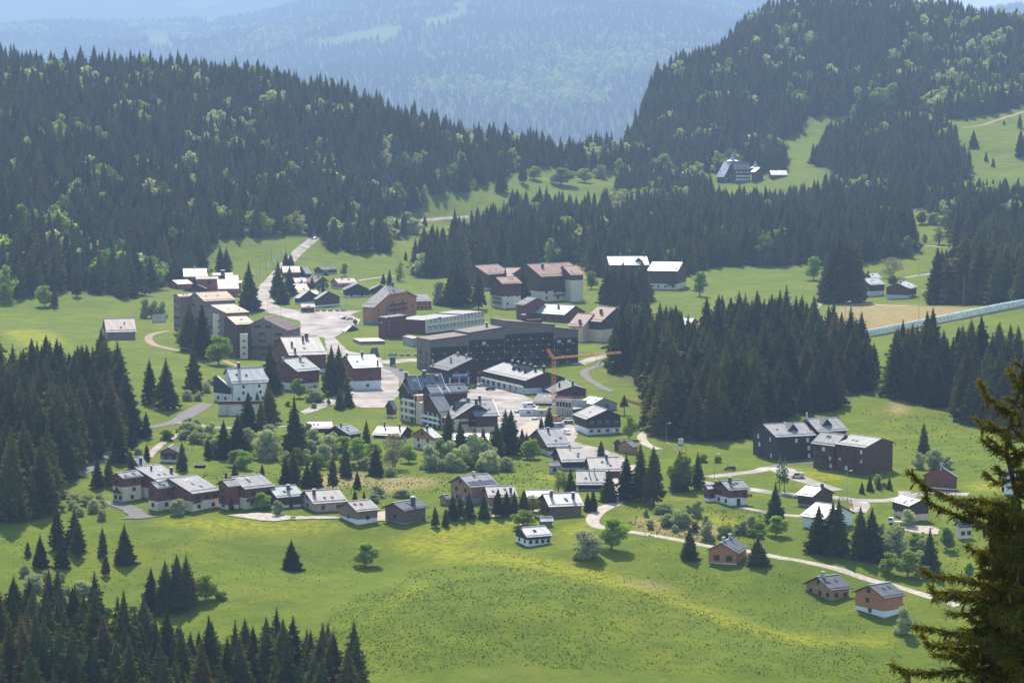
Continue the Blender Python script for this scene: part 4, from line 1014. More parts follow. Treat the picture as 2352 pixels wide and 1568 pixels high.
mass('far_spruce_forest', 'hazy blue spruce forest on the mountain slope far behind', list(zip(X[~dm], Y[~dm], hh[~dm])), src_sp, HF, 20.0, 1.3, 1.9, seed=4)
mass('far_leafy_forest', 'hazy pale leafy trees on the mountain slope far behind', list(zip(X[dm], Y[dm], hh[dm] * .9)), src_br, HF, 10.0, 1.1, 1.6, seed=5)
print('trees', len(TREES), 'spruces', n_manual, len(sel), 'rest', len(rest), 'decid', len(decid), 'far', len(X))

# ------------------------------------------------------------------ meadow tufts (sorrel and tussocks): one mass
def tufts(name, label, polys, n_, smin, smax, seed, density=None):
    r_ = np.random.default_rng(seed); P = []
    for poly, k in polys:
        us = [p[0] for p in poly]; vs = [p[1] for p in poly]
        W = np.array([ground(u, min(v, 1566))[:2] for u, v in poly]); lo, hi = W.min(0), W.max(0)
        x = lo[0] + (hi[0] - lo[0]) * r_.random(k * 3); y = lo[1] + (hi[1] - lo[1]) * r_.random(k * 3); z = H(x, y)
        u, v = proj(np.stack([x, y, z], 1)); m = inpoly(u + 70 * fbm(x / 20, y / 20, 71, 3), v + 26 * fbm(x / 20, y / 20, 73, 3), poly)
        nz = fbm(x / 9, y / 9, seed, 3); m &= nz + .45 * r_.normal(size=len(x)) > .05
        P.append(np.stack([x, y, z], 1)[m][:k])
    P = np.concatenate(P); m = len(P); nb = 5
    s = smin + (smax - smin) * r_.random(m) ** 2
    V = np.zeros((m, nb, 4, 3)); 
    for b in range(nb):
        a = r_.random(m) * 6.28; o = .35 * s[:, None] * np.stack([np.cos(a), np.sin(a), 0 * a], 1)
        c = P + o; w = s * .38
        d = np.stack([np.cos(a + 1.57), np.sin(a + 1.57), 0 * a], 1)
        hgt = s * (.5 + .6 * r_.random(m))
        V[:, b, 0] = c - d * w[:, None]; V[:, b, 1] = c + d * w[:, None]
        V[:, b, 2] = c + d * (w * .7)[:, None] + o * .9 + np.stack([0 * a, 0 * a, hgt], 1); V[:, b, 3] = c - d * (w * .7)[:, None] + o * .9 + np.stack([0 * a, 0 * a, hgt * .9], 1)
    me = tri_mesh(name, V.reshape(-1, 3), np.arange(m * nb * 4).reshape(-1, 4), 'tuft_leaf')
    o = bpy.data.objects.new(name, me); COL.objects.link(o); tag(o, label, None, None, 'stuff')
    print(name, m)
tufts('meadow_tufts', 'dark green sorrel tufts speckling the front meadow', [
    ([(560,1568),(760,1420),(960,1310),(1160,1285),(1420,1330),(1640,1400),(1820,1465),(2080,1480),(2080,1568)], 11000),
    ([(0,1240),(420,1230),(760,1250),(880,1290),(800,1350),(560,1400),(440,1440),(260,1500),(0,1470)], 1200),
    ([(1080,1255),(1180,1262),(1330,1290),(1500,1310),(1640,1310),(1800,1330),(1960,1420),(2080,1450),(1900,1460),(1640,1390),(1400,1320),(1200,1285)], 2600),
    ([(1450,1240),(1560,1250),(1640,1310),(1800,1310),(2060,1430),(1800,1400),(1500,1300)], 900)], 0, .14, .36, 5)
tufts('rough_grass', 'rough tall grass and herbs on banks between the houses', [
    ([(420,1090),(700,1075),(1000,1085),(1230,1060),(1260,1110),(1000,1140),(700,1135)], 1800),
    ([(340,1010),(420,985),(640,990),(640,1040),(430,1050)], 500), ([(1440,1180),(1620,1165),(1780,1210),(1760,1250),(1470,1230)], 700),
    ([(2060,1180),(2250,1180),(2250,1350),(2100,1350)], 500), ([(1960,930),(2200,960),(2352,1000),(2352,1100),(2100,1060)], 600)], 0, .18, .5, 6)
# ------------------------------------------------------------------ buildings
def isect(E, b, d):
    """E.xy + t b = s d.xy -> (t, s)"""
    det = b[0] * -d[1] + d[0] * b[1]
    t = (-E[0] * -d[1] + d[0] * -E[1]) / det
    s = (b[0] * -E[1] - b[1] * -E[0]) / det
    return t, s
def axes(u, phi, mirror):
    az = math.atan((u - CU) / F)
    if mirror: a = phi + az; return np.array([-math.cos(a), math.sin(a)]), np.array([math.sin(a), math.cos(a)])
    a = phi - az; return np.array([math.cos(a), math.sin(a)]), np.array([-math.sin(a), math.cos(a)])
def solve_roof(E0, E1, R0, vb, mirror, pitch, phi):
    P0 = ground(E0[0], vb); d0 = ray(E0); E = CAM + d0 * ((P0[1] - .4) / d0[1])
    d1, dr = ray(E1), ray(R0); best = None
    for ph in ([phi] if phi is not None else []) + list(np.arange(-25, 82, .5)):
        if phi is not None and ph != phi and best is not None: break
        a, b = axes(E0[0], math.radians(ph), mirror)
        La, s1 = isect(E, a, d1); t, s = isect(E, b, dr)
        if phi is not None and phi <= 12 and ph == phi:      # seen square on: depth follows from the pitch
            ts = np.linspace(.5, 40, 400); tp = math.tan(math.radians(pitch))
            _, vv_ = proj(np.stack([E[0] + ts * b[0], E[1] + ts * b[1], E[2] + ts * tp], 1)); t = ts[np.argmin(np.abs(vv_ - R0[1]))]
            best = (0, ph, a, b, max(La, 1.5), t, t * tp, pitch, 0); break
        if t < .8 or t > 40 or La < 1: continue
        hr = HC + s * dr[2] - E[2]
        if hr < .2: continue
        pt = math.degrees(math.atan2(hr, t))
        _, v1 = proj(np.array([E[0] + La * a[0], E[1] + La * a[1], E[2]]))
        c = ((pt - pitch) / 5) ** 2 + ((v1 - E1[1]) / 4) ** 2
        if best is None or c < best[0]: best = (c, ph, a, b, La, t, hr, pt, v1 - E1[1])
    if best is None:
        a, b = axes(E0[0], math.radians(phi or 20), mirror); La, _ = isect(E, a, d1); t = 4.5
        best = (9, phi or 20, a, b, max(La, 4), t, t * math.tan(math.radians(pitch)), pitch, 0)
    return P0, E, best
WIN = {}
def window_mesh(w, h, kind):
    key = (round(w, 1), round(h, 1), kind)
    if key not in WIN:
        b = MB(); w, h = key[0] / 2, key[1] / 2; f = .09
        if kind == 'shutter':
            b.box(-w, w, -.08, .02, -h, h, 0); b.box(-w - .1, w + .1, -.16, .02, -h - .12, -h, 1); WIN[key] = b.mesh('window', ['shutter_red', 'frame_white'])
        elif kind == 'blind':
            b.box(-w, w, -.08, .02, -h, h, 0); b.box(-.03, .03, -.1, -.08, -h, h, 1); WIN[key] = b.mesh('window', ['frame_white', 'frame_brown'])
        else:
            b.box(-w, w, -.02, .02, -h, h, 0)
            for x0, x1, z0, z1 in ((-w - f, -w, -h - f, h + f), (w, w + f, -h - f, h + f), (-w, w, h, h + f), (-w, w, -h - f, -h), (-.03, .03, -h, h)): b.box(x0, x1, -.09, .03, z0, z1, 1)
            WIN[key] = b.mesh('window', ['glass', 'frame_white' if kind == 'white' else 'frame_brown'])
    return WIN[key]
def face_rot(nrm): return math.atan2(nrm[0], -nrm[1])
def put_window(root, org, pos, nrm, w, h, kind, name='window'):
    if kind == 'mix': kind = 'blind' if random.random() < .3 else 'brown'; w *= random.uniform(.7, 1.0)
    return link(name, window_mesh(w, h, kind), root, (pos[0] - org[0] + nrm[0] * .03, pos[1] - org[1] + nrm[1] * .03, pos[2] - org[2]), face_rot(nrm))
BAL = {}
def balcony_mesh(L, kind):
    key = (round(L, 1), kind)
    if key not in BAL:
        b = MB(); w = key[0] / 2
        b.box(-w, w, -1.15, .05, -.14, 0, 0)
        if kind == 'white': b.box(-w, w, -1.2, -1.08, 0, .95, 1)
        else:
            b.box(-w, w, -1.18, -1.1, .88, .98, 1); b.box(-w, w, -1.16, -1.12, .15, .75, 1)
            for x in np.linspace(-w, w, max(2, int(L / 1.6))): b.box(x - .06, x + .06, -1.2, -1.08, 0, 1.0, 1)
        BAL[key] = b.mesh('balcony', ['concrete_pale' if kind == 'white' else 'wood_dark', 'plaster_white' if kind == 'white' else 'wood_dark'])
    return BAL[key]
CHM = {}
def chimney_mesh(w, h, kind):
    key = (w, h, kind)
    if key not in CHM:
        b = MB(); b.box(-w / 2, w / 2, -w / 2, w / 2, -1.2, h, 0); b.box(-w * .62, w * .62, -w * .62, w * .62, h, h + .12, 1)
        b.box(-w * .35, w * .35, -w * .35, w * .35, h + .12, h + .3, 0); b.box(-w * .6, w * .6, -w * .6, w * .6, h + .3, h + .38, 1)
        CHM[key] = b.mesh('chimney', {'dark': ['metal_dark', 'steel'], 'grey': ['concrete', 'steel'], 'steel': ['steel', 'steel']}[kind])
    return CHM[key]
HOUSES = {}
def add_volume(root, org, V, E0, E1, R0, vb, mirror=False, pitch=22, phi=None, back=1.0, roof='roof_grey', upper='wood_dark', base='plaster_white', split=.35,
               og=.7, oe=.7, wf=None, wg=None, win='brown', ww=1.1, wh=1.1, chim=(), chk='dark', bal_f=(), bal_g=(), balk='wood', dorm=(), solar=None, text=(), hip=None,
               rows=None, z0f=1.3, dh=0.0, skylight=(), ridge_lines=(), fascia='wood_dark', door=None, P0fix=None, maxdepth=None, wgs=None, thick=.28):
    E0, E1, R0 = V(*E0), V(*E1), V(*R0); vb_ = V(0, vb)[1]
    P0, E, (c, ph, a, b, La, t, hr, pt, res) = solve_roof(E0, E1, R0, vb_, mirror, pitch, phi)
    tb = t * back
    if maxdepth and t + tb > maxdepth: tb = max(.6, maxdepth - t)
    zg = P0[2]; zE = E[2]; zR = zE + hr; zB = zR - hr * tb / t
    def W(s, q, z): return np.array([E[0] + a[0] * s + b[0] * q - org[0], E[1] + a[1] * s + b[1] * q - org[1], z - org[2]])
    th = thick; og = min(og, La * .12); oe = min(oe, t * .25)
    # roof
    if hip:
        sb = (1 - hip) * t * .9; qh = t * hip; zh = zE + hr * hip; qb = t + tb * (1 - hip)
        top = [W(0, 0, zE), W(La, 0, zE), W(La, t, zR), W(sb, t, zR), W(0, qh, zh), W(0, qb, zh), W(0, t + tb, zB), W(La, t + tb, zB)]
        fs = [(0, 1, 2, 3, 4), (4, 3, 5), (5, 3, 2, 7, 6)]
        uvs = [[(0, 0), (La, 0), (La, t), (sb, t), (0, qh)], [(0, 0), (t * .5, 3), (t, 0)], [(0, qb), (sb, t), (La, t), (La, t + tb), (0, t + tb)]]
        outline = [0, 1, 2, 7, 6, 5, 4]
    else:
        top = [W(0, 0, zE), W(La, 0, zE), W(La, t, zR), W(0, t, zR), W(La, t + tb, zB), W(0, t + tb, zB)]
        sl = math.hypot(t, hr); sl2 = math.hypot(tb, zR - zB)
        fs = [(0, 1, 2, 3), (3, 2, 4, 5)]; uvs = [[(0, 0), (La, 0), (La, sl), (0, sl)], [(0, sl), (La, sl), (La, sl + sl2), (0, sl + sl2)]]
        outline = [0, 1, 2, 4, 5, 3]
    vs = list(top) + [p - np.array([0, 0, th]) for p in top]; k = len(top); mi = [0] * len(fs); uv = [q for f in uvs for q in f]
    for f in list(fs): fs.append(tuple(i + k for i in reversed(f))); mi.append(1); uv += [(0, 0)] * len(f)
    for i in range(len(outline)):
        p, q = outline[i], outline[(i + 1) % len(outline)]; fs.append((p, p + k, q + k, q)); mi.append(1); uv += [(0, 0)] * 4
    ro = mesh_obj('roof', vs, fs, [roof, fascia], root, mi, uv=uv)
    cap = MB(); cap.bar(W(.05 if not hip else sb, t, zR + .06), W(La - .05, t, zR + .06), .42, .12); cap.build('ridge_cap', 'metal_grey', ro)
    gut = MB(); gut.bar(W(0, -.08, zE - th * .5), W(La, -.08, zE - th * .5), .16, .16); gut.build('gutter', 'metal_dark', ro)
    if La > 6 and t > 3:
        sg = MB()
        for fq in (.14,):
            sg.bar(W(.3, t * fq, zE + hr * fq + .12), W(La - .3, t * fq, zE + hr * fq + .12), .09, .14)
        sg.build('snow_guard', 'metal_grey', ro)
    # walls under the slab
    s0, s1, q0, q1 = og, La - og, oe, t + tb - oe
    zu = lambda q: (zE + hr * q / t if q <= t else zR - (q - t) * hr / t) - th - .01
    zs = zg + split * (zE - zg) if split > 0 else zg - 1.6
    def prism(s0, s1, q0, q1, zl, ztop):
        if ztop is None:
            pr = [(q0, zl), (q1, zl), (q1, zu(q1)), (t, zu(t)), (q0, zu(q0))]
            if hip: pr = [(q0, zl), (q1, zl), (q1, zu(q1)), (t + tb * (1 - hip), zu(t + tb * (1 - hip))), (t * hip, zu(t * hip)), (q0, zu(q0))]
        else: pr = [(q0, zl), (q1, zl), (q1, ztop), (q0, ztop)]
        m_ = len(pr); vv = [W(s0, q, z) for q, z in pr] + [W(s1, q, z) for q, z in pr]
        ff = [tuple(range(m_)), tuple(range(m_, 2 * m_))[::-1]] + [(i, i + m_, (i + 1) % m_ + m_, (i + 1) % m_) for i in range(m_)]
        return vv, ff
    if split > 0:
        v_, f_ = prism(s0 + .06, s1 - .06, q0 + .06, q1 - .06, zg - 2.2, zs); mesh_obj('plinth', v_, f_, base, root)
    v_, f_ = prism(s0, s1, q0, q1, zs, None); mesh_obj('wall', v_, f_, upper, root)
    # openings
    storeys = rows or max(1, int((zE - zg) / 2.7 + .25))
    def on_front(s, z): return np.array([E[0] + a[0] * s + b[0] * (q0 + (.06 if z < zs - zg else 0)), E[1] + a[1] * s + b[1] * (q0 + (.06 if z < zs - zg else 0)), zg + z])
    def on_gable(q, z): i = .06 if z < zs - zg else 0; return np.array([E[0] + a[0] * (s0 + i) + b[0] * q, E[1] + a[1] * (s0 + i) + b[1] * q, zg + z])
    st = (zE - zg - .3) / storeys
    if wf:
        for r in range(storeys):
            nn = wf[min(r, len(wf) - 1)] if hasattr(wf, '__len__') else wf
            for i in range(nn):
                put_window(root, org, on_front(s0 + (s1 - s0) * (i + .5 + .12 * math.sin(i * 7 + r)) / nn, r * st + st * .52), -b, min(ww, (s1 - s0) / nn * .6), min(wh, st * .6), win)
    if wg:
        gs = wgs or (storeys + (1 if hr > 2.2 else 0))
        for r in range(gs):
            nn = wg[min(r, len(wg) - 1)] if hasattr(wg, '__len__') else wg
            lo, hi = q0, q1
            if r >= storeys: lo, hi = t - t * .4, t + tb * .4; nn = max(1, nn - 1)
            for i in range(nn):
                q = lo + (hi - lo) * (i + .5 + .1 * math.sin(i * 5 + r)) / nn; z = r * st + st * .52
                if z + .8 < zu(q) - zg: put_window(root, org, on_gable(q, z), -a, min(ww, (hi - lo) / nn * .6), min(wh, st * .6), win)
    if door is not None:
        put_window(root, org, on_front(s0 + (s1 - s0) * door, 1.05), -b, 1.1, 2.1, 'brown', 'door')
    for f0, f1, z in bal_f:
        L = (s1 - s0) * (f1 - f0); p = on_front(s0 + (s1 - s0) * (f0 + f1) / 2, z); link('balcony', balcony_mesh(L, balk), root, p - org, face_rot(-b))
    for f0, f1, z in bal_g:
        L = (q1 - q0) * (f1 - f0); p = on_gable(q0 + (q1 - q0) * (f0 + f1) / 2, z); link('balcony', balcony_mesh(L, balk), root, p - org, face_rot(-a))
    def on_roof(fs_, fq, up=0.0):
        q = t * fq; return W(La * fs_, q, (zE + hr * q / t) if q <= t else (zR - (q - t) * hr / t)) + np.array([0, 0, up])
    rz = face_rot(-b)
    for c_ in chim:
        fs_, fq = c_[0], c_[1]; w_ = c_[2] if len(c_) > 2 else .8; h_ = c_[3] if len(c_) > 3 else 1.3
        link('chimney', chimney_mesh(w_, h_, chk), ro, on_roof(fs_, fq), rz)
    sl_ang = math.atan2(hr, t)
    if La > 7 and not skylight: skylight = [(.2 + .6 * random.random(), .3 + .4 * random.random()) for _ in range(2)]
    for fs_, fq in skylight:
        bmb = MB().box(-.45, .45, -.6, .6, .02, .12, 0); l = bmb.build('skylight', 'glass', ro, on_roof(fs_, fq)); l.rotation_euler = (sl_ang, 0, rz)
    for fs_, fq, dw, dh_ in dorm:
        p = on_roof(fs_, fq); dep = dh_ / math.tan(sl_ang)
        x = (-1 if mirror else 1)
        vv = [(-dw / 2, -.2, -.1), (dw / 2, -.2, -.1), (0, -.2, dh_), (0, dep, dh_), (-dw / 2, -.5, -.25), (dw / 2, -.5, -.25), (0, -.5, dh_ + .05)]
        b1 = MB(); b1.add([(-dw / 2 + .2, -.1, -.1), (dw / 2 - .2, -.1, -.1), (0, -.1, dh_ - .15)], [(0, 1, 2)], 0)
        b1.add([(-dw / 2, -.5, 0.0), (0, -.5, dh_), (0, dep + .2, dh_), (-dw / 2, .3, .05)], [(0, 1, 2, 3)], 1); b1.add([(dw / 2, -.5, 0.0), (0, -.5, dh_), (0, dep + .2, dh_), (dw / 2, .3, .05)], [(0, 3, 2, 1)], 1)
        b1.box(-.35, .35, -.16, -.1, .25, min(1.0, dh_ * .5), 2)
        b1.build('dormer', ['wood_black', roof, 'glass'], root, W(La * fs_, t * fq, zE + hr * fq), rz)
    for fs_, th_ in ridge_lines:
        b1 = MB(); b1.bar(on_roof(fs_, .02, .06), on_roof(fs_, .98, .06), .35, .08); b1.build('flashing', 'white_paint', ro)
    if solar:
        f0, f1, g0, g1, nn = solar
        me = MB().box(-.5, .5, -.5, .5, 0, .06).mesh('solar_panel', 'solar')
        for i in range(nn):
            for j in range(2):
                w_ = La * (f1 - f0) / nn; l_ = math.hypot(t, hr) * (g1 - g0) / 2
                o = link('solar_panel', me, ro, on_roof(f0 + (f1 - f0) * (i + .5) / nn, g0 + (g1 - g0) * (j + .5) / 2, .06), (sl_ang, 0, rz)); o.scale = (w_ * .95, l_ * .95, 1)
    for tx, fs_, fq, size in text:
        cu = bpy.data.curves.new('roof_flashing', 'FONT'); cu.body = tx; cu.size = size; cu.extrude = .03; cu.align_x = 'CENTER'; cu.materials.append(M['white_paint'])
        tmp = bpy.data.objects.new('roof_flashing', cu); me = bpy.data.meshes.new_from_object(tmp); bpy.data.objects.remove(tmp)
        link('roof_flashing', me, ro, on_roof(fs_, fq, .06), (sl_ang, 0, rz))
    info = dict(E=E, a=a, b=b, La=La, t=t, tb=tb, zg=zg, zE=zE, zR=zR, W=W, P0=P0, on_roof=on_roof, on_front=on_front, on_gable=on_gable, s0=s0, s1=s1, q0=q0, q1=q1, ph=ph)
    print('  vol ph %.0f pitch %.0f La %.1f t %.1f wall %.1f res %.1f Y %.0f' % (ph, pt, La, t, zE - zg, res, P0[1]))
    return info
def house(name, label, V, vols, cat='house', group=None):
    """one building: the first volume sets the place of its base"""
    v0 = vols[0]; e0 = V(*v0['E0']); vb = V(0, v0['vb'])[1]
    org = ground(e0[0], vb)
    root = empty(name, org); tag(root, label, cat, group)
    print(label)
    infos = [add_volume(root, org, V, **{**v}) for v in vols]
    HOUSES[label] = (root, org, infos)
    return root, org, infos
def v(E0, E1, R0, vb, **k): return dict(E0=E0, E1=E1, R0=R0, vb=vb, **k)
GH = 'houses and chalets of the village'
# --- terrace houses
tk = dict(roof='roof_grey', upper='wood_red', base='plaster_cream', split=.55, og=.5)
house('terrace_house', 'brown and cream terrace house, leftmost of three, white U mark on roof', Z8, [
    v((555,755),(765,705),(365,640),905, back=.6, chim=[(.93,.45),(.42,.75,.5,1.0)], wf=(2,2), text=[('U',.7,.62,2.2)], phi=40, **tk),
    v((270,732),(440,700),(212,684),925, wg=(2,1), wf=1, back=.9, bal_g=[(.05,.95,3.0)], phi=40, **{**tk, 'split': .62})], group=GH)
house('terrace_house', 'brown and cream terrace house, middle of three, white H and square marks on roof', Z8, [
    v((840,855),(1075,815),(640,730),1005, back=.6, wf=(2,3), bal_f=[(-.02,.25,2.9)], text=[('HO',.5,.72,2.2)], phi=40, **tk),
    v((552,815),(720,785),(500,765),1000, wg=(1,1), wf=1, back=.9, phi=40, **{**tk, 'split': .42})], group=GH)
house('terrace_house', 'brown and cream terrace house, rightmost of three, two white L marks on roof', Z8, [
    v((1270,818),(1520,785),(1150,718),985, back=.8, wf=(2,2), bal_f=[(0,.25,2.7)], text=[('L   L',.35,.72,2.2)], phi=34, **tk),
    v((1130,798),(1240,780),(1078,742),990, wg=(1,1), back=.9, phi=34, **{**tk, 'split': .2})], group=GH)
house('chalet', 'low dark brown chalet with pale green roof beside terrace houses', Z8, [v((1530,888),(1757,855),(1458,800),978, roof='roof_green', upper='wood_dark', split=.22, chim=[(.6,.6,.9,1.4)], wf=2, door=.55)], group=GH)
house('chalet', 'pale pinkish wooden chalet with shuttered windows and whitish roof', Z8, [v((1830,938),(2117,915),(1755,832),1010, roof='roof_dotted', upper='wood_pale', split=0, chim=[(.2,.7,.9,1.4)], wf=2, wg=1, win='brown', og=1.2)], group=GH)
house('chalet', 'grey wooden chalet on white basement at the meadow edge', D_, [v((820,1175),(874,1167),(796,1151),1206, roof='roof_dotted', upper='wood_grey', split=.4, wf=(1,2), wg=(1,1), win='brown')], group=GH)
house('chalet', 'weathered brown chalet with blue grey tiled roof and porch posts', Z7, [v((290,1330),(500,1295),(195,1265),1450, roof='roof_slate', upper='wood_weathered', base='stone', split=.14, chim=[(.62,.6,1.1,1.8)], wg=1, og=1.2)], group=GH)
house('chalet', 'small wooden chalet showing its balcony gable, by the pool lawn', Z8, [v((735,522),(775,495),(640,475),600, roof='roof_slate', upper='wood_tan', split=.3, wg=(2,2,1), bal_g=[(.1,.9,2.6)], back=.9)], group=GH)
house('chalet', 'low grey roofed chalet half hidden behind left terrace house', Z8, [v((400,628),(480,605),(345,552),668, roof='roof_slate', upper='wood_tan', split=.3, chim=[(.45,.4)], back=1.2)], group=GH)
house('shed', 'shed with bright whitish roof above the thicket', Z8, [v((1785,322),(1990,314),(1778,262),352, roof='roof_white', upper='wood_dark', split=0, phi=4)], cat='shed', group=GH)
house('chalet', 'black walled chalet with light grey roof below the hotel', Z8, [v((2122,372),(2238,350),(2010,300),425, roof='roof_grey', upper='wood_black', split=0, chim=[(.3,.9,.5,1)])], group=GH)
# --- below the big hotel
house('shed', 'long shed with pinkish tiled roof and two dark chimneys', Z7, [v((262,718),(22,712),(315,640),745, mirror=True, roof='roof_pink', upper='wood_black', split=0, chim=[(.2,.75,.5,1.6),(.75,.9,.5,1.6)])], cat='shed', group=GH)
house('chalet', 'cream chalet with orange wooden gable and bluish white roof', Z7, [v((535,735),(608,705),(438,655),845, roof='roof_white', upper='wood_orange', base='plaster_cream', split=.78, wg=(2,2), win='brown', chim=[(.35,.85,.6,1.2)])], group=GH)
house('shed', 'wide white roof half hidden behind spruces under the hotel', Z7, [v((985,750),(678,752),(955,692),800, mirror=True, roof='roof_mirror', upper='wood_black', split=0, phi=3)], cat='shed', group=GH)
house('chalet', 'cream based chalet with plain light grey sheet roof', Z7, [v((1465,808),(1665,797),(1375,662),885, roof='roof_smooth', upper='wood_weathered', base='plaster_cream', split=.5, wg=(1,2), win='brown', chim=[(.42,.85,.7,1.2)], og=1.0, back=.8)], group=GH)
house('chalet', 'dark chalet with pinkish dotted roof and small grey annex', Z7, [v((1580,932),(1800,930),(1535,815),1000, roof='roof_dotted', upper='wood_black', base='concrete_pale', split=.3, wf=2, chim=[(.5,.98,.4,.8)]),
    v((1480,965),(1575,950),(1465,925),1025, roof='roof_slate', upper='concrete_pale', split=0, back=.4, wf=1, phi=12)], group=GH)
house('chalet', 'chalet with white dotted roof right of the dark chalet', Z7, [v((1815,1008),(2082,1018),(1775,893),1065, roof='roof_dotted', upper='wood_dark', split=0, chim=[(.6,.85,.8,1.4)], phi=8)], group=GH)
house('chalet', 'chalet with smooth grey roof and two steel flues', Z7, [v((1703,1118),(1950,1127),(1712,1002),1168, roof='roof_smooth', upper='wood_black', base='stone', split=.3, chim=[(.45,.72,.4,1.8),(.62,.85,.35,1.6)], chk='steel', phi=2)], group=GH)
house('shelter', 'small brown service shed with grey roof beside the street', Z7, [v((2165,810),(2222,780),(2098,756),868, roof='roof_slate', upper='wood_tan', split=0), v((2090,795),(2105,785),(2040,745),845, roof='roof_slate', upper='wood_dark', split=0, back=.8)], cat='shed', group=GH)
house('house', 'tan wooden house with dark solar panels on its grey roof', Z7, [v((835,1140),(1075,1108),(740,1045),1275, roof='roof_smooth', upper='wood_tan', base='concrete', split=.33, wg=(2,2,1), win='brown', solar=(.06,.94,.12,.45,12), chim=[(.5,1.0,.7,.7)], chk='steel', og=.9)], group=GH)
house('chalet', 'small chalet with pinkish dotted roof behind garden spruces', Z7, [v((980,1220),(1225,1200),(958,1130),1315, roof='roof_dotted', upper='wood_tan', split=.2, chim=[(.8,.4,.8,1.4)], phi=10)], group=GH)
house('shed', 'low shed with blank white roof left of the brown barn', Z7, [v((1300,1226),(1500,1216),(1285,1163),1310, roof='roof_mirror', upper='wood_tan', split=0, phi=8)], cat='shed', group=GH)
house('barn_house', 'big brown barn house with white sheet roof and two chimneys', Z7, [v((1478,1298),(1770,1290),(1425,1190),1388, roof='roof_white', upper='wood_weathered', base='stone', split=.12, wg=(2,1), win='brown', chim=[(.2,.75,.9,1.7),(.78,.55,.9,1.7)], bal_g=[(.1,.8,2.6)], og=.9)], group=GH)
house('shed', 'tiny grey shed with pale roof below the brown barn', Z7, [v((1410,1420),(1520,1415),(1397,1382),1468, roof='roof_white', upper='wood_grey', base='concrete', split=.2, phi=15)], cat='shed', group=GH)
house('cottage', 'white cottage with black boarded gable alone on the meadow', Y8, [v((1350,993),(1645,962),(1262,880),1105, roof='roof_white', upper='wood_black', base='plaster_white', split=.68, wf=(4,), wg=(2,), rows=1, win='brown', ww=.9, wh=.9, chim=[(.05,.98,.5,.7)], og=.5, oe=.5, back=.8)], cat='cottage', group=GH)
# --- west centre
house('house', 'white house with stepped whitish roofs on a walled terrace', Z4, [
    v((850,1318),(1200,1262),(790,1168),1500, roof='roof_white', upper='plaster_white', split=0, wf=(3,2,2), ww=.8, chim=[(.35,1.0,1.1,1.8)], back=.5, phi=18),
    v((828,1355),(850,1352),(695,1240),1500, roof='roof_white', upper='wood_black', base='plaster_white', split=.55, wg=(2,2), back=.3, phi=40),
    v((1125,1288),(1205,1238),(1090,1230),1440, roof='roof_white', upper='wood_red', split=0, back=.5, phi=25)], group=GH)
house('chalet', 'brown chalet on white basement with pale green roof', Z4, [v((1475,1203),(1700,1178),(1325,1085),1392, roof='roof_green', upper='wood_red', split=.36, wf=(2,1,1), wg=(1,1,1), win='brown', chim=[(.68,.85,.9,1.3),(.02,.95,.8,.8)], chk='grey', bal_g=[], og=.5)], group=GH)
house('chalet', 'large brown chalet with broad whitish tiled roof and chimneys', Z4, [v((1395,1048),(1763,1033),(1308,873),1210, roof='roof_dotted', upper='wood_red', split=.12, wg=(1,1,1), chim=[(.55,.8,.9,1.8),(.68,.95,1.4,1.6),(.2,.55,.9,1.4),(.2,.2,.9,1.4)], og=.6)], group=GH)
house('chalet', 'brown chalet with blank white roof and white basement', Z4, [v((2010,1170),(2292,1155),(1930,1045),1375, roof='roof_mirror', upper='wood_red', split=.38, wf=(1,1,1), wg=(1,1,1), win='brown', chim=[(.05,.95,.7,.8),(.55,.9,.9,1.5),(.88,.2,.7,1.7)], og=.5)], group=GH)
house('kiosk', 'little brown kiosk with pinkish white roof by the parking', Z4, [v((1510,592),(1646,590),(1505,550),640, roof='roof_pink', upper='wood_dark', base='stone', split=.3, phi=5, wf=2, pitch=25)], cat='kiosk', group=GH)
house('barn', 'lone wooden barn with pinkish roof on the left pasture', D_, [v((244,763),(314,760),(247,731),781, roof='roof_pink', upper='wood_grey', split=0, phi=6, pitch=30)], cat='barn', group=GH)
# --- hamlet
hk = dict(roof='roof_blue', upper='wood_black', base='plaster_white', split=.25, og=.8)
house('chalet', 'dark brown chalet with blue roof and white base by the kiosk', Y7, [v((868,850),(815,812),(1062,722),985, mirror=True, **{**hk, 'upper': 'wood_dark'})], group=GH)
house('chalet', 'blue roofed chalet with a red side wall by the roadside trees', Y7, [v((590,835),(500,800),(750,712),930, mirror=True, wg=(1,1), **hk)], group=GH)
house('chalet', 'black chalet with blue roof and white doors behind the kiosk', Y7, [v((1318,700),(1272,668),(1520,605),825, mirror=True, wg=(2,), wgs=1, **hk)], group=GH)
house('chalet', 'black chalet with blue roof cut off by the orange hotel', Y7, [v((1680,718),(1645,700),(1882,620),790, mirror=True, **hk)], group=GH)
house('chalet', 'orange wooden chalet with cream roof in the hamlet', Y7, [v((1215,602),(1527,592),(1145,520),690, roof='roof_pink', upper='wood_orange', split=.2, chim=[(.4,.98,.7,1.0)], wf=2)], group=GH)
house('chalet', 'brown roofed chalet in the middle of the hamlet', Y7, [v((850,592),(670,560),(960,488),670, mirror=True, roof='roof_brown', upper='wood_dark', split=0, chim=[(.3,.9,.7,1)])], group=GH)
house('chalet', 'grey roofed chalet at the back edge of the hamlet', Y7, [v((970,388),(1215,386),(890,335),462, roof='roof_slate', upper='wood_dark', split=.3)], group=GH)
house('chalet', 'chalet with pinkish white roof behind the roadside spruces', Y7, [v((330,427),(615,432),(320,322),500, roof='roof_pink', upper='wood_dark', split=0, phi=5)], group=GH)
house('chalet', 'grey roofed chalet right of the pinkish roof', Y7, [v((700,448),(800,418),(622,328),505, roof='roof_slate', upper='wood_dark', split=0)], group=GH)
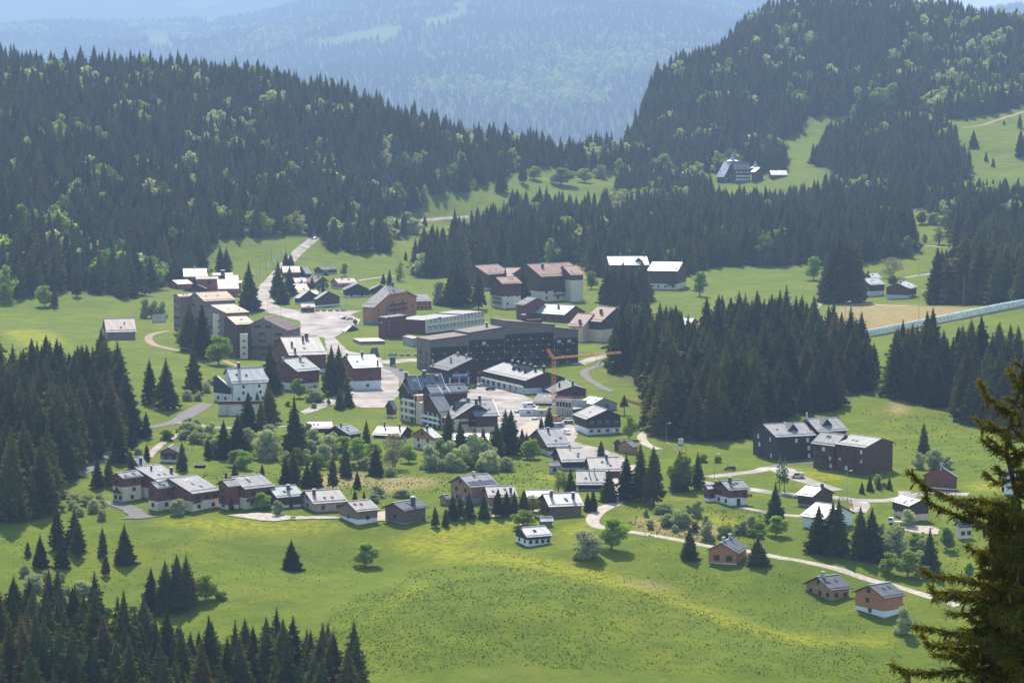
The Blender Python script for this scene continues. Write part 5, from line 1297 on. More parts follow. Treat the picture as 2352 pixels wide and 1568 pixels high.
house('chalet', 'chalet with white roof buried among hamlet spruces', Y7, [v((490,745),(770,700),(500,600),800, roof='roof_pink', upper='wood_orange', split=.3, phi=12)], group=GH)
house('chalet', 'small white roofed shed behind blue roofed chalet', Y7, [v((800,770),(900,750),(780,702),830, roof='roof_white', upper='wood_dark', split=0, phi=10)], group=GH)
house('chalet', 'small white roof at the top of the hamlet', Y7, [v((510,590),(720,560),(530,510),640, roof='roof_white', upper='wood_dark', split=0, phi=8)], group=GH)
# --- the orange hotel with half-hipped roof
house('hotel', 'large orange wooden hotel with grey half hipped roof and dormers', V4, [
    v((205,437),(2,400),(599,92),690, mirror=True, roof='roof_slate', upper='wood_orange', base='stone', split=.22, hip=.58, wg=(4,5,5,3), ww=.9, bal_g=[(.35,.75,6.2),(.35,.75,9.0)], chim=[(.55,1.0,.9,1.0)], back=.72, rows=3, skylight=[(.4,.5),(.75,.8)], og=1.0),
    v((830,345),(1095,325),(735,235),470, roof='roof_slate', upper='wood_orange', split=0, wf=(4,3), back=1.0, phi=14, dorm=[])], cat='hotel', group='large hotels and blocks')
# --- row of shops and building B, C round the square
house('shop_building', 'dark shop building with red shutters and blue shop awning', Z7, [v((650,182),(497,145),(852,85),300, mirror=True, roof='roof_slate', upper='wood_black', base='plaster_white', split=.02, back=.62, wg=(3,3), win='shutter', ww=1.6, wh=1.6, z0f=3, chim=[(.95,.1,.6,2.0),(.5,.5,.7,2.2),(.75,.98,.8,1.2),(.3,.98,.8,1.2)], chk='grey', bal_g=[(.62,.98,3.2),(.62,.98,6.0)], rows=3, wgs=3)], cat='shop', group='large hotels and blocks')
house('shop_building', 'long shop arcade building with light grey roof and many chimneys', Z7, [v((1285,264),(932,187),(1458,193),378, mirror=True, roof='roof_grey', upper='wood_dark', base='plaster_white', split=.42, back=.9, wf=(7,8), rows=2, win='brown', ww=1.8, wh=1.6, bal_f=[(.02,.98,3.6)], dorm=[(.55,.62,3.6,2.0),(.42,.62,3.6,2.0),(.28,.62,3.6,2.0)], chim=[(.62,.95,.9,2.0),(.5,1.0,.9,1.6),(.35,.98,.9,1.8),(.18,.85,.9,2.0),(.78,1.0,.9,1.6),(.05,.98,.9,2.2)])], cat='shop', group='large hotels and blocks')
house('shop_building', 'lower grey roofed shop building stepping down to the crane', V2, [
    v((690,545),(330,370),(1060,420),640, mirror=True, roof='roof_slate', upper='wood_dark', base='concrete_pale', split=.3, back=.6, wf=(5,), rows=1, win='brown', chim=[(.2,.5,.7,1.8),(.05,.95,.8,1.8),(.5,1.0,.7,1.4)], pitch=18),
    v((660,720),(335,615),(760,560),760, mirror=True, roof='roof_slate', upper='glass', split=0, back=.2, pitch=16)], cat='shop', group='large hotels and blocks')
house('hotel', 'black and white hotel with grey roof beside the building site', V2, [v((1250,990),(1015,905),(1605,830),1260, mirror=True, roof='roof_smooth', upper='wood_black', base='plaster_white', split=.42, back=.75, wg=(4,4), wgs=2, rows=2, win='white', ww=1.3, wh=1.2, bal_g=[(.02,.98,3.3)], skylight=[(.45,.5)])], cat='hotel', group='large hotels and blocks')
# --- the big grey roofed hotel
hb = dict(roof='roof_seam', upper='wood_dark', base='plaster_peach', phi=28)
root_h, org_h, inf_h = house('hotel', 'big hotel with many grey metal gables and white balconies', V1, [
    v((1215,912),(985,828),(1612,655),1145, mirror=True, roof='roof_seam', upper='wood_dark', base='plaster_peach', split=.34, pitch=30, back=.95, wg=(3,3,2), rows=2, win='blind', ww=1.8, wh=1.6, bal_g=[(.15,.85,3.4),(.2,.8,6.0)], chim=[(.02,1.0,1.0,1.6),(.5,.95,.9,1.4)], maxdepth=24, ridge_lines=[(.01,1),(.4,1)], dorm=[(.55,.42,5.0,3.2)]),
    v((1000,838),(1240,826),(805,510),1085, split=.45, back=.95, **hb, wg=(2,2,1), rows=2, win='brown'),
    v((850,502),(1500,478),(755,355),1035, split=0, back=.9, **hb, ridge_lines=[(.3,1),(.5,1)]),
    v((465,482),(640,470),(365,318),962, split=.72, back=.95, **hb, wg=(2,2,2,2), rows=4, win='brown'),
    v((500,440),(1120,405),(412,188),955, split=.72, back=.7, **hb, ridge_lines=[(.3,1),(.97,1)], chim=[(.5,.95,1.2,1.8),(.02,1.0,1.0,1.2),(.8,.6,1.0,1.6)], text=[('H',.2,.55,2.4)]),
    v((1580,870),(2006,868),(1545,592),1150, split=.34, back=.6, **{**hb, 'phi': 12}, chim=[(.45,.95,1.0,1.6)], ridge_lines=[(.99,1)], text=[('H',.5,.6,2.4)]),
    v((215,755),(290,700),(130,605),890, split=.3, back=.8, roof='roof_seam', upper='wood_dark', base='plaster_cream', phi=45, wg=1)], cat='hotel', group='large hotels and blocks')
Ph = ground(*V1(1225, 1150)); ah, bh = axes(V1(1225, 0)[0], math.radians(28), False)
for x0, x1, yt, rows_, mt in ((1225, 1005, 925, 2, 'plaster_peach'), (1005, 700, 850, 3, 'plaster_peach'), (700, 595, 640, 3, 'plaster_peach'), (595, 370, 520, 4, 'plaster_peach')):
    s0, k0 = isect(Ph, bh, ray(V1(x0, yt))); s1, _ = isect(Ph, bh, ray(V1(x1, yt))); zt = HC + k0 * ray(V1(x0, yt))[2] - Ph[2]
    off = .55 if x0 - x1 > 120 else -.2
    def HW(s, q, z): return np.array([Ph[0] + bh[0] * s + ah[0] * q, Ph[1] + bh[1] * s + ah[1] * q, Ph[2] + z]) - org_h
    mesh_obj('wall', [HW(s0, off, -3), HW(s1, off, -3), HW(s1, 13, -3), HW(s0, 13, -3), HW(s0, off, zt), HW(s1, off, zt), HW(s1, 13, zt), HW(s0, 13, zt)], BOXF, mt, root_h)
    if x0 - x1 > 120:
        L = s1 - s0; st = zt / rows_
        for r_ in range(rows_):
            if r_ and x0 < 1200: link('balcony', balcony_mesh(L - .3, 'white'), root_h, HW((s0 + s1) / 2, off, r_ * st), face_rot(-ah))
            for i in range(4): put_window(root_h, org_h, HW(s0 + L * (i + .5) / 4, off, r_ * st + 1.3) + org_h, -ah, L / 4 * .55, 1.9, 'brown')
# --- east group
house('apartment_block', 'black four storey block with light grey roof and dormers', Y1, [
    v((820,392),(1160,368),(713,285),592, roof='roof_grey', upper='wood_black', split=0, wf=(3,3,3), rows=3, win='mix', ww=1.3, wh=1.5, wg=(2,2,2), dorm=[(.55,.45,4.2,2.4)], og=1.0, phi=25),
    v((1165,348),(1420,326),(1068,240),560, roof='roof_grey', upper='wood_black', split=0, wf=(3,3,3), rows=3, win='mix', dorm=[(.45,.45,4.2,2.4)], phi=25, og=.8, chim=[(.02,1.0,.5,1.8)], chk='steel')], cat='apartment block', group='large hotels and blocks')
house('apartment_block', 'dark brown block with grey roof and blank end wall', Y1, [
    v((1552,478),(1300,428),(1692,400),705, mirror=True, roof='roof_grey', upper='wood_dark', split=0, wf=(4,4,4), rows=3, win='mix', ww=1.2, wh=1.4, back=.75, og=.3, bal_f=[(.1,.9,5.2)], phi=42),
    v((1302,466),(1105,422),(1392,370),665, mirror=True, roof='roof_grey', upper='wood_dark', split=0, wf=(3,3,3), rows=3, win='mix', ww=1.2, wh=1.4, back=.8, phi=42, bal_f=[(0,.9,5.0),(0,.5,2.5)])], cat='apartment block', group='large hotels and blocks')
house('house', 'brown house on white base with low annex and outside stair', Y1, [
    v((435,828),(613,813),(363,750),955, roof='roof_grey', upper='wood_red', split=.48, wf=(1,2), wg=(2,1), rows=2, win='brown', chim=[(.35,.75,.9,1.6)], bal_f=[(.7,1.15,2.6)], door=.5),
    v((262,818),(352,806),(238,783),922, roof='roof_white', upper='wood_red', split=.25, phi=30, back=1.0, wf=1, chim=[(.98,1.0,.6,.9)])], group=GH)
house('chalet', 'dark brown chalet with bluish white roof by the lower road', Y1, [v((1120,880),(975,850),(1216,800),970, mirror=True, roof='roof_white', upper='wood_dark', base='stone', split=.22, chim=[(.05,.9,.8,1.2)], bal_f=[(.5,1.1,2.4)])], group=GH)
house('house', 'white walled house with white roof behind tall spruces', Y1, [v((1215,1062),(1012,1025),(1352,950),1165, mirror=True, roof='roof_white', upper='plaster_white', split=0, back=.9, wg=(1,1))], group=GH)
house('house', 'black and cream house under repair with pale roof', Y1, [v((1910,957),(1755,910),(2012,905),1085, mirror=True, roof='roof_white', upper='wood_black', base='plaster_peach', split=.45, wf=(2,), rows=1, z0f=1, win='brown', back=.8, og=.4)], group=GH)
house('chalet', 'red brown chalet with grey ribbed roof on the right', Y1, [v((2308,722),(2322,704),(2170,632),825, roof='roof_seam', upper='wood_red', split=.08, phi=66, back=1.1, chim=[(.3,1.0,.5,.8)], chk='steel')], group=GH)
house('chalet', 'orange log chalet with large glazed gable and grey roof', Y1, [
    v((510,1342),(602,1290),(370,1257),1440, roof='roof_slate', upper='wood_orange', base='plaster_white', split=.08, wg=(2,3), ww=1.6, wh=1.5, win='brown', back=.9, chim=[(.8,1.0,.8,1.0),(.3,1.05,.8,1.0)], chk='steel')], group=GH)
house('chalet', 'brown log chalet with grey slate roof, left of the lowest two', Y2, [v((405,1225),(572,1195),(295,1120),1312, roof='roof_slate', upper='wood_tan', split=0, wg=(3,2), wf=2, win='brown', chim=[(.25,.95,.8,1.2)], chk='steel', og=.9)], group=GH)
house('chalet', 'orange boarded chalet on white base, right of the lowest two', Y2, [v((815,1285),(982,1255),(690,1185),1440, roof='roof_slate', upper='wood_orange', base='plaster_white', split=.33, wg=(1,1), rows=2, win='brown', og=.7)], group=GH)
house('house', 'white house peeping out behind the foreground spruce', Y2, [v((1715,395),(1830,385),(1705,305),490, roof='roof_white', upper='plaster_white', split=0, phi=15)], group=GH)
house('house', 'grey house half hidden behind the foreground branches', Y2, [v((1385,740),(1500,720),(1365,690),835, roof='roof_slate', upper='plaster_cream', split=0, phi=25, wf=2)], group=GH)
# --- flats at the back
ck = dict(roof='roof_terra', upper='wood_dark', base='plaster_cream')
house('apartment_block', 'tall cream and brown flats with reddish roof and balconies', Z6, [
    v((870,375),(1282,335),(728,255),612, split=.40, wf=(4,5,5,5), rows=4, ww=1.5, wh=1.5, wg=(1,1,1), chim=[(.28,.75,1.2,1.6)], bal_f=[(.28,.62,3.0),(.28,.62,5.6),(.28,.62,8.4)], og=.6, **ck),
    v((1150,358),(1282,335),(1070,270),615, split=.8, phi=25, back=.3, **ck)], cat='apartment block', group='large hotels and blocks')
house('apartment_block', 'rounded cream and brown flats with reddish roof, in front', Z6, [v((497,443),(690,428),(430,378),676, split=.48, wf=(2,2,2), wg=(2,2,2), rows=3, bal_g=[(.1,.7,2.8),(.1,.7,5.2)], **ck)], cat='apartment block', group='large hotels and blocks')
house('apartment_block', 'brown flats with reddish roof at the back left', Z6, [v((357,354),(582,330),(228,268),500, split=.1, wf=(2,2), wg=(1,1), rows=2, **ck)], cat='apartment block', group='large hotels and blocks')
house('apartment_block', 'linking flats with striped reddish roof between two blocks', Z6, [v((545,400),(690,385),(545,287),520, split=.2, phi=5, wf=2, **ck)], cat='apartment block', group='large hotels and blocks')
house('apartment_block', 'flats with bright white roof, left of the pair', Z6, [v((1520,263),(1905,255),(1500,178),445, roof='roof_mirror', upper='wood_dark', base='plaster_cream', split=.15, chim=[(.93,1.0,.6,1.6)], dorm=[(.75,.4,5,2.6)], wf=(4,4), phi=8, back=1.0)], cat='apartment block', group='large hotels and blocks')
house('apartment_block', 'flats with bright white roof, right of the pair', Z6, [v((2172,320),(1882,318),(2222,234),500, mirror=True, roof='roof_mirror', upper='wood_dark', base='plaster_cream', split=.3, wf=(4,4,4), rows=3, chim=[(.1,.3,.8,1.2)], bal_f=[(.05,.3,2.6),(.05,.3,5.2)], phi=14)], cat='apartment block', group='large hotels and blocks')
house('house', 'red brown house with slate grey roof behind the long block', Z6, [v((702,645),(612,640),(828,575),790, mirror=True, roof='roof_slate', upper='wood_red', split=0, wg=(1,1), back=.7)], group=GH)
house('house', 'red brown house with pale green roof behind the long block', Z6, [v((1090,738),(800,712),(1196,650),815, mirror=True, roof='roof_green', upper='wood_red', split=0, wf=(4,), chim=[(.45,.7,.9,1.4)])], group=GH)
house('house', 'peach walled house with stepped reddish roofs and arched door', Z6, [
    v((1270,850),(1115,832),(1372,730),1000, mirror=True, roof='roof_terra', upper='plaster_peach', split=0, chim=[(.4,.3,1.2,1.4)], wf=(1,1), back=.6, pitch=26),
    v((1440,806),(1258,735),(1592,668),1000, mirror=True, roof='roof_terra', upper='wood_black', base='plaster_peach', split=.6, chim=[(.5,.6,1.2,1.6)], back=.5, wg=(1,1), pitch=24, phi=40)], group=GH)
house('house', 'reddish roof peeping out above the spruce grove', Z6, [v((1700,795),(1505,780),(1830,690),880, mirror=True, roof='roof_terra', upper='wood_dark', split=0, chim=[(.1,.9,1.4,1.8)], chk='steel')], group=GH)
house('chalet', 'orange chalet with white roof behind the spruce grove', Y6, [v((735,602),(640,590),(772,552),705, mirror=True, roof='roof_white', upper='wood_orange', split=0, wg=(2,2))], group=GH)
house('chalet', 'dark chalet whose slate roof rises above the grove', Y6, [v((1080,532),(1050,520),(1172,462),600, mirror=True, roof='roof_slate', upper='wood_red', split=0, chim=[(.1,.95,.7,1.2)], back=1.0)], group=GH)
house('hut', 'tiny brown lift hut beside the conveyor mouth', Y4, [v((668,985),(782,978),(700,952),1042, roof='roof_pink', upper='wood_dark', base='plaster_white', split=.12, wf=2, win='white', ww=.8, wh=.8, phi=18)], cat='hut', group=GH)
house('chalet', 'black chalet on white base with white roof, right of the tall clump', Y4, [v((885,570),(1032,553),(800,505),682, roof='roof_white', upper='wood_black', split=.45, chim=[(.1,.9,.9,1.2)]),], group=GH)
house('chalet', 'white roof edge of a chalet behind the black chalet', Y4, [v((905,512),(998,512),(850,455),560, roof='roof_white', upper='wood_black', split=0, chim=[(.1,.95,.9,1.2)], phi=30)], group=GH)
house('chalet', 'dark red chalet on white base with white roof', Y4, [v((1262,606),(1337,585),(1142,553),700, roof='roof_white', upper='wood_red', split=.32, chim=[(.2,.9,.9,1.2)], wf=1)], group=GH)
house('chalet', 'dark house in the shade behind bare trunked spruces', Y4, [v((1720,600),(1800,590),(1570,550),710, roof='roof_slate', upper='wood_dark', base='wood_tan', split=.2)], group=GH)
house('chalet', 'house with white roof glimpsed between trunks at right', Y4, [v((1960,585),(2140,580),(1955,540),690, roof='roof_white', upper='wood_dark', split=0, phi=5)], group=GH)
house('hut', 'small dark hut with grey roof at the parking edge', V4, [v((200,1190),(290,1130),(165,1045),1190, roof='roof_slate', upper='wood_dark', split=0, phi=55, back=.9)], cat='hut', group=GH)
house('hut', 'small grey roofed hut on the flat terrace roof', Y7, [v((1335,1365),(1280,1350),(1440,1265),1375, mirror=True, roof='roof_green', upper='wood_dark', split=0)], cat='hut', group=GH)
house('shelter', 'open wooden picnic shelter with grey roof beside solar house', Y8, [v((425,555),(490,520),(375,507),630, roof='roof_slate', upper='wood_tan', split=0, phi=40, back=.9, og=.8, oe=.8)], cat='shelter', group=GH)
# far hotel with spires
r, org, inf = house('hotel', 'far hotel with steep white roof and two pointed spires', V5, [
    v((610,655),(435,450),(800,300),780, mirror=True, roof='roof_mirror', upper='wood_dark', split=0, pitch=38, back=1.2, wg=(4,4,4,3), win='blind', ww=2.2, wh=1.2, rows=3, phi=40),
    v((1290,540),(1200,530),(1395,455),770, mirror=True, roof='roof_mirror', upper='wood_dark', split=0, pitch=38, phi=35),
    v((840,500),(1200,490),(850,330),785, roof='roof_slate', upper='wood_dark', split=0, pitch=40, phi=12, wf=(5,5,4), rows=3, win='blind', ww=2.4, wh=1.2, bal_f=[(.05,.95,3),(.05,.95,6)], balk='white')], cat='hotel', group='large hotels and blocks')
for cu_, vt, vb2, w2 in ((800, 140, 300, 130), (1300, 300, 450, 110)):
    u0, v0 = V5(cu_, vt); u1, v1 = V5(cu_, vb2); Yd = inf[0]['P0'][1] + 12; d = ray((u1, v1)); Pb = CAM + d * (Yd / d[1]); hh_ = (v1 - v0) * Yd / F; ww_ = V5(cu_ + w2, 0)[0] - u1; ww_ = ww_ * Yd / F
    x, y, z = Pb - org
    b_ = MB().add([(x - ww_, y - ww_, z), (x + ww_, y - ww_, z), (x + ww_, y + ww_, z), (x - ww_, y + ww_, z), (x - ww_ * .45, y - ww_ * .45, z + hh_ * .22), (x + ww_ * .45, y - ww_ * .45, z + hh_ * .22), (x + ww_ * .45, y + ww_ * .45, z + hh_ * .22), (x - ww_ * .45, y + ww_ * .45, z + hh_ * .22), (x, y, z + hh_)],
        [(0, 1, 5, 4), (1, 2, 6, 5), (2, 3, 7, 6), (3, 0, 4, 7), (4, 5, 8), (5, 6, 8), (6, 7, 8), (7, 4, 8), (3, 2, 1, 0)])
    b_.build('spire', 'steel', r); MB().box(x - ww_ * .55, x + ww_ * .55, y - ww_ * .55, y + ww_ * .55, z - 9, z - .02).build('tower', 'wood_dark', r)
house('house', 'white roof right of the far spired hotel', V5, [v((1650,610),(2020,560),(1640,505),720, roof='roof_white', upper='wood_dark', split=0, phi=8)], group=GH)

# ------------------------------------------------------------------ blocks with sloping flat roofs
def facade_block(root, org, V, C, left, vb, sections, phi, depth=None, wall='wood_grey', roof='roof_brown', lower=None, lower_h=0, parapet=.35):
    """near corner C=(x, base y); sections [(x0, y0, x1, y1)] are roof edges along the right face; left: x of the left face's end"""
    u0, vb_ = V(C, vb); P0 = ground(u0, vb_); a, b = axes(u0, math.radians(phi), False)
    dl = ray((V(left, 0)[0], vb_)); dep, _ = isect(P0, b, dl); dep = depth or abs(dep)
    out = []
    for (x0, y0, x1, y1) in sections:
        pts = []
        for x, y in ((x0, y0), (x1, y1)):
            d = ray(V(x, y)); s, k = isect(P0, a, d); pts.append((s, HC + k * d[2]))
        (s0, z0), (s1, z1) = pts
        def W(s, q, z): return np.array([P0[0] + a[0] * s + b[0] * q, P0[1] + a[1] * s + b[1] * q, z]) - org
        zb = P0[2] - 2.5
        vv = [W(s0, 0, zb), W(s1, 0, zb), W(s1, 0, z1), W(s0, 0, z0)] + [W(s0, dep, zb), W(s1, dep, zb), W(s1, dep, z1), W(s0, dep, z0)]
        mesh_obj('wall', vv, [(0, 1, 2, 3), (5, 4, 7, 6), (4, 0, 3, 7), (1, 5, 6, 2), (0, 4, 5, 1)], wall, root)
        o_ = .45; L = s1 - s0
        rv = [W(s0 - o_ * .3, -o_, z0 + .02), W(s1 + o_ * .3, -o_, z1 + .02), W(s1 + o_ * .3, dep + o_, z1 + .02), W(s0 - o_ * .3, dep + o_, z0 + .02)]
        rv += [p + np.array([0, 0, parapet]) for p in rv]
        uv = [(0, 0)] * 4 + [(0, 0), (L, 0), (L, dep), (0, dep)] + [(0, 0)] * 16
        mesh_obj('roof', rv, [(0, 3, 2, 1), (4, 5, 6, 7), (0, 1, 5, 4), (1, 2, 6, 5), (2, 3, 7, 6), (3, 0, 4, 7)], [roof, 'wood_dark'], root, [1, 0, 1, 1, 1, 1], uv=uv)
        out.append((s0, s1, z0, z1))
    return dict(P0=P0, a=a, b=b, dep=dep, sec=out, W=lambda s, q, z: np.array([P0[0] + a[0] * s + b[0] * q, P0[1] + a[1] * s + b[1] * q, z]) - org)
def block_root(name, label, V, C, vb, cat='apartment block'):
    org = ground(*V(C, vb)); r = empty(name, org); tag(r, label, cat, 'large hotels and blocks'); return r, org
def grid_windows(root, org, f, s0, s1, z0, z1, nx, nz, w, h, kind, side='a', inset=.02, skip=()):
    for i in range(nx):
        for j in range(nz):
            if (i, j) in skip: continue
            s = s0 + (s1 - s0) * (i + .5) / nx; z = z0 + (z1 - z0) * (j + .5) / nz + f['P0'][2]
            if side == 'a': p = f['P0'][:2] + f['a'] * s; n_ = -f['b']
            else: p = f['P0'][:2] + f['b'] * s; n_ = -f['a']
            rk = random.random(); kd = kind if rk < .88 else ('blind' if rk < .92 else 'white')
            put_window(root, org, np.array([p[0] + n_[0] * inset, p[1] + n_[1] * inset, z]), n_, w * random.uniform(.8, 1.05), h, kd)
# long dark residence
r, org = block_root('residence_block', 'long dark residence block with stepped brown roofs and balcony rows', Z5, 590, 1275)
f = facade_block(r, org, Z5, 590, 512, 1275, [(590,985,955,935),(955,915,1300,858),(1300,800,1780,838),(1780,862,2005,888)], 25, depth=15, wall='wood_grey')
for (s0, s1, z0, z1), nx, nz in zip(f['sec'], (6, 6, 8, 4), (3, 4, 5, 4)):
    top = min(z0, z1) - f['P0'][2]
    hgt = top - 3.2
    vv = [f['W'](s, -.25, z + f['P0'][2]) for s, z in ((s0 + .3, .6), (s1 - .3, .6), (s1 - .3, hgt), (s0 + .3, hgt))] + [f['W'](s, .1, z + f['P0'][2]) for s, z in ((s0 + .3, .6), (s1 - .3, .6), (s1 - .3, hgt), (s0 + .3, hgt))]
    mesh_obj('balcony_front', vv, BOXF, 'wood_black', r)
    grid_windows(r, org, f, s0 + .8, s1 - .8, .8, hgt - .2, nx, nz, (s1 - s0) / nx * .62, 1.5, 'brown', inset=.3)
    for j in range(nz):
        z = .75 + (hgt - 1) * j / nz
        p = f['P0'][:2] + f['a'] * ((s0 + s1) / 2) - f['b'] * .25
        link('balcony', balcony_mesh(s1 - s0 - 1.4, 'wood'), r, np.array([p[0], p[1], z + f['P0'][2]]) - org, face_rot(-f['b']))
        for i in range(nx + 1):
            q = f['P0'][:2] + f['a'] * (s0 + .7 + (s1 - s0 - 1.4) * i / nx) - f['b'] * 1.5
            if (i + j) % 2 == 0:
                MB().box(-.22, .22, -.06, .06, -.3, .3).build('panel_light', 'white_paint', r, np.array([q[0], q[1], z + .5 + f['P0'][2]]) - org, face_rot(-f['b']))
grid_windows(r, org, f, 1, f['dep'] - 1, 1, 9, 2, 3, .8, 1.3, 'brown', 'b')
link('chimney', chimney_mesh(1.6, 1.6, 'dark'), r, f['W'](52, 7, f['sec'][2][2] + .3)); link('chimney', chimney_mesh(1.0, 1.4, 'dark'), r, f['W'](33, 8, f['sec'][1][3] + .2))
MB().box(-4, 4, -1.4, 1.4, 0, 1.8).build('roof_box', 'wood_dark', r, f['W'](56, 5, f['sec'][2][3] + .9), math.radians(25))
# maroon hotel
r, org = block_root('residence_block', 'maroon hotel block with cream balcony lattice along its long side', V4, 980, 845, 'hotel')
f1 = facade_block(r, org, V4, 980, 662, 845, [(980,640,1210,588),(1210,610,1530,560),(1530,545,1845,505)], 56, wall='maroon', roof='roof_grey', depth=16)
for (s0, s1, z0, z1), nx in zip(f1['sec'], (3, 6, 6)):
    top = min(z0, z1) - f1['P0'][2]
    for j in range(2):
        z = 1.0 + j * 3.6
        for i in range(nx):
            s = s0 + (s1 - s0) * (i + .5) / nx
            p = f1['P0'][:2] + f1['a'] * s - f1['b'] * .04
            put_window(r, org, np.array([p[0], p[1], z + 1.6 + f1['P0'][2]]), -f1['b'], (s1 - s0) / nx * .7, 2.2, 'blind')
            w_ = (s1 - s0) / nx * .5
            me = MB(); me.box(-w_, -w_ + .35, -1.2, 0, -.2, 3.5); me.box(w_ - .35, w_, -1.2, 0, -.2, 3.5); me.box(-w_ + .35, w_ - .35, -1.2, 0, -.3, 0); me.box(-w_ + .35, w_ - .35, -1.2, -1.05, 0, 1.0)
            me.build('balcony', 'plaster_cream', r, np.array([p[0], p[1], z + f1['P0'][2]]) - org, face_rot(-f1['b']))
f2 = facade_block(r, org, V4, 380, 272, 905, [(380,600,690,560)], 30, wall='maroon', roof='roof_slate')
grid_windows(r, org, f2, 1, 3, 4, 12, 1, 4, .5, .5, 'white')
for k, (q_, w_) in enumerate(((1.0, .35), (1.9, .9), (3.0, .7))):
    p = f2['P0'][:2] + f2['b'] * (f2['dep'] - 1.0 - q_) - f2['a'] * .05
    MB().box(-w_ / 2, w_ / 2, -.05, .05, -.4, .4).build('name_strip', 'wood_pale', r, np.array([p[0], p[1], 8.0 + f2['P0'][2]]) - org, face_rot(-f2['a']))
cb = facade_block(r, org, V4, 900, 380, 1030, [(780,915,905,905)], 20, wall='concrete', roof='roof_grey', depth=14)
r, org = block_root('terrace', 'flat brown terrace roof with stone parapet before the maroon hotel', Y7, 1560, 1568, 'terrace')
facade_block(r, org, Y7, 1560, 1215, 1575, [(1560,1535,1960,1525)], 12, wall='stone', roof='roof_pink', depth=17)
# brown apartment block on the left: chain of stepped volumes
ak = dict(roof='roof_tan', upper='wood_grey', split=0, og=.3, oe=.3, win='brown')
root_a, org_a, inf_a = house('apartment_block', 'big grey brown apartment block with stepped tan roofs and stair towers', V3, [
    v((1180,966),(1485,890),(1040,842),1480, back=.4, phi=22, **{**ak, 'upper': 'wood_dark'}, wf=(1,1,1), bal_g=[(.1,.5,4),(.1,.5,7)]),
    v((1030,788),(1398,768),(780,662),1200, back=.5, phi=28, **ak),
    v((690,606),(1182,580),(545,468),1080, back=.5, phi=28, **ak, wg=(2,2,2), rows=3),
    v((310,538),(545,500),(253,490),1050, back=.9, phi=28, **ak, wg=(2,2,2,2), rows=4, ww=1.4, wh=1.0, bal_g=[(.3,.7,6)]),
    v((1978,1058),(2185,960),(1590,868),1505, back=.95, phi=70, pitch=17, **{**ak, 'roof': 'roof_brown'}, wg=(3,3,3,3), rows=4, ww=3.4, wh=1.0, bal_g=[(.3,.95,5.2)], chim=[(.1,1.0,.5,.6)], maxdepth=30)], cat='apartment block', group='large hotels and blocks')
for u0_, u1_, vb_, vt_ in ((832,1003,1175,800), (1248,1365,1490,1105)):
    c0 = V3(u0_, vb_); c1 = V3(u1_, vb_); P = ground(*V3((u0_ + u1_) / 2, vb_)); w_ = (c1[0] - c0[0]) * P[1] / F; h_ = (vb_ - vt_) * .14819 * P[1] / F
    tower = MB().box(-w_ / 2, w_ / 2, -1.5, 4.5, -2, h_).build('stair_tower', 'plaster_cream', root_a, P - org_a, math.radians(8))
    for k in range(3): link('window', window_mesh(1.2, .5, 'brown'), tower, (0, -1.53, h_ * (.2 + .26 * k)))
house('apartment_block', 'red walled block with several flat white roofs beside forest', V3, [
    v((562,266),(912,266),(570,224),450, roof='roof_pink', upper='terra_wall', split=0, phi=4, wf=(0,1), rows=2, back=.6, ww=2.5, wh=2),
    v((905,412),(1228,408),(925,262),540, roof='roof_pink', upper='terra_wall', split=0, phi=2, pitch=14, wf=(2,), rows=1, back=.4),
    v((1040,322),(1280,322),(1060,285),480, roof='roof_white', upper='terra_wall', split=0, phi=2, pitch=10, back=.6),
    v((1020,275),(1222,272),(1035,202),420, roof='roof_white', upper='wood_dark', split=0, phi=2, pitch=12, back=.5),
    v((820,206),(1140,198),(822,165),330, roof='roof_pink', upper='wood_dark', split=0, phi=2, pitch=12, chim=[(.5,.6,2.4,2.0)], back=.5)], cat='apartment block', group='large hotels and blocks')
house('house', 'house with glaring white roof at the forest foot', V3, [v((373,220),(737,232),(375,98),330, roof='roof_mirror', upper='wood_red', split=0, phi=3, chim=[(.5,1.0,.9,1.0)], chk='steel')], group=GH)
house('house', 'dark layered roof house left of the red walled block', V3, [
    v((712,408),(760,380),(585,350),470, roof='roof_brown', upper='wood_dark', split=0, phi=62, pitch=14, back=3.2),
    v((700,328),(740,300),(560,268),420, roof='roof_brown', upper='wood_dark', split=0, phi=62, pitch=14, back=2.2),
    v((280,342),(520,300),(190,276),420, roof='roof_white', upper='terra_wall', split=0, phi=25, pitch=12)], group=GH)
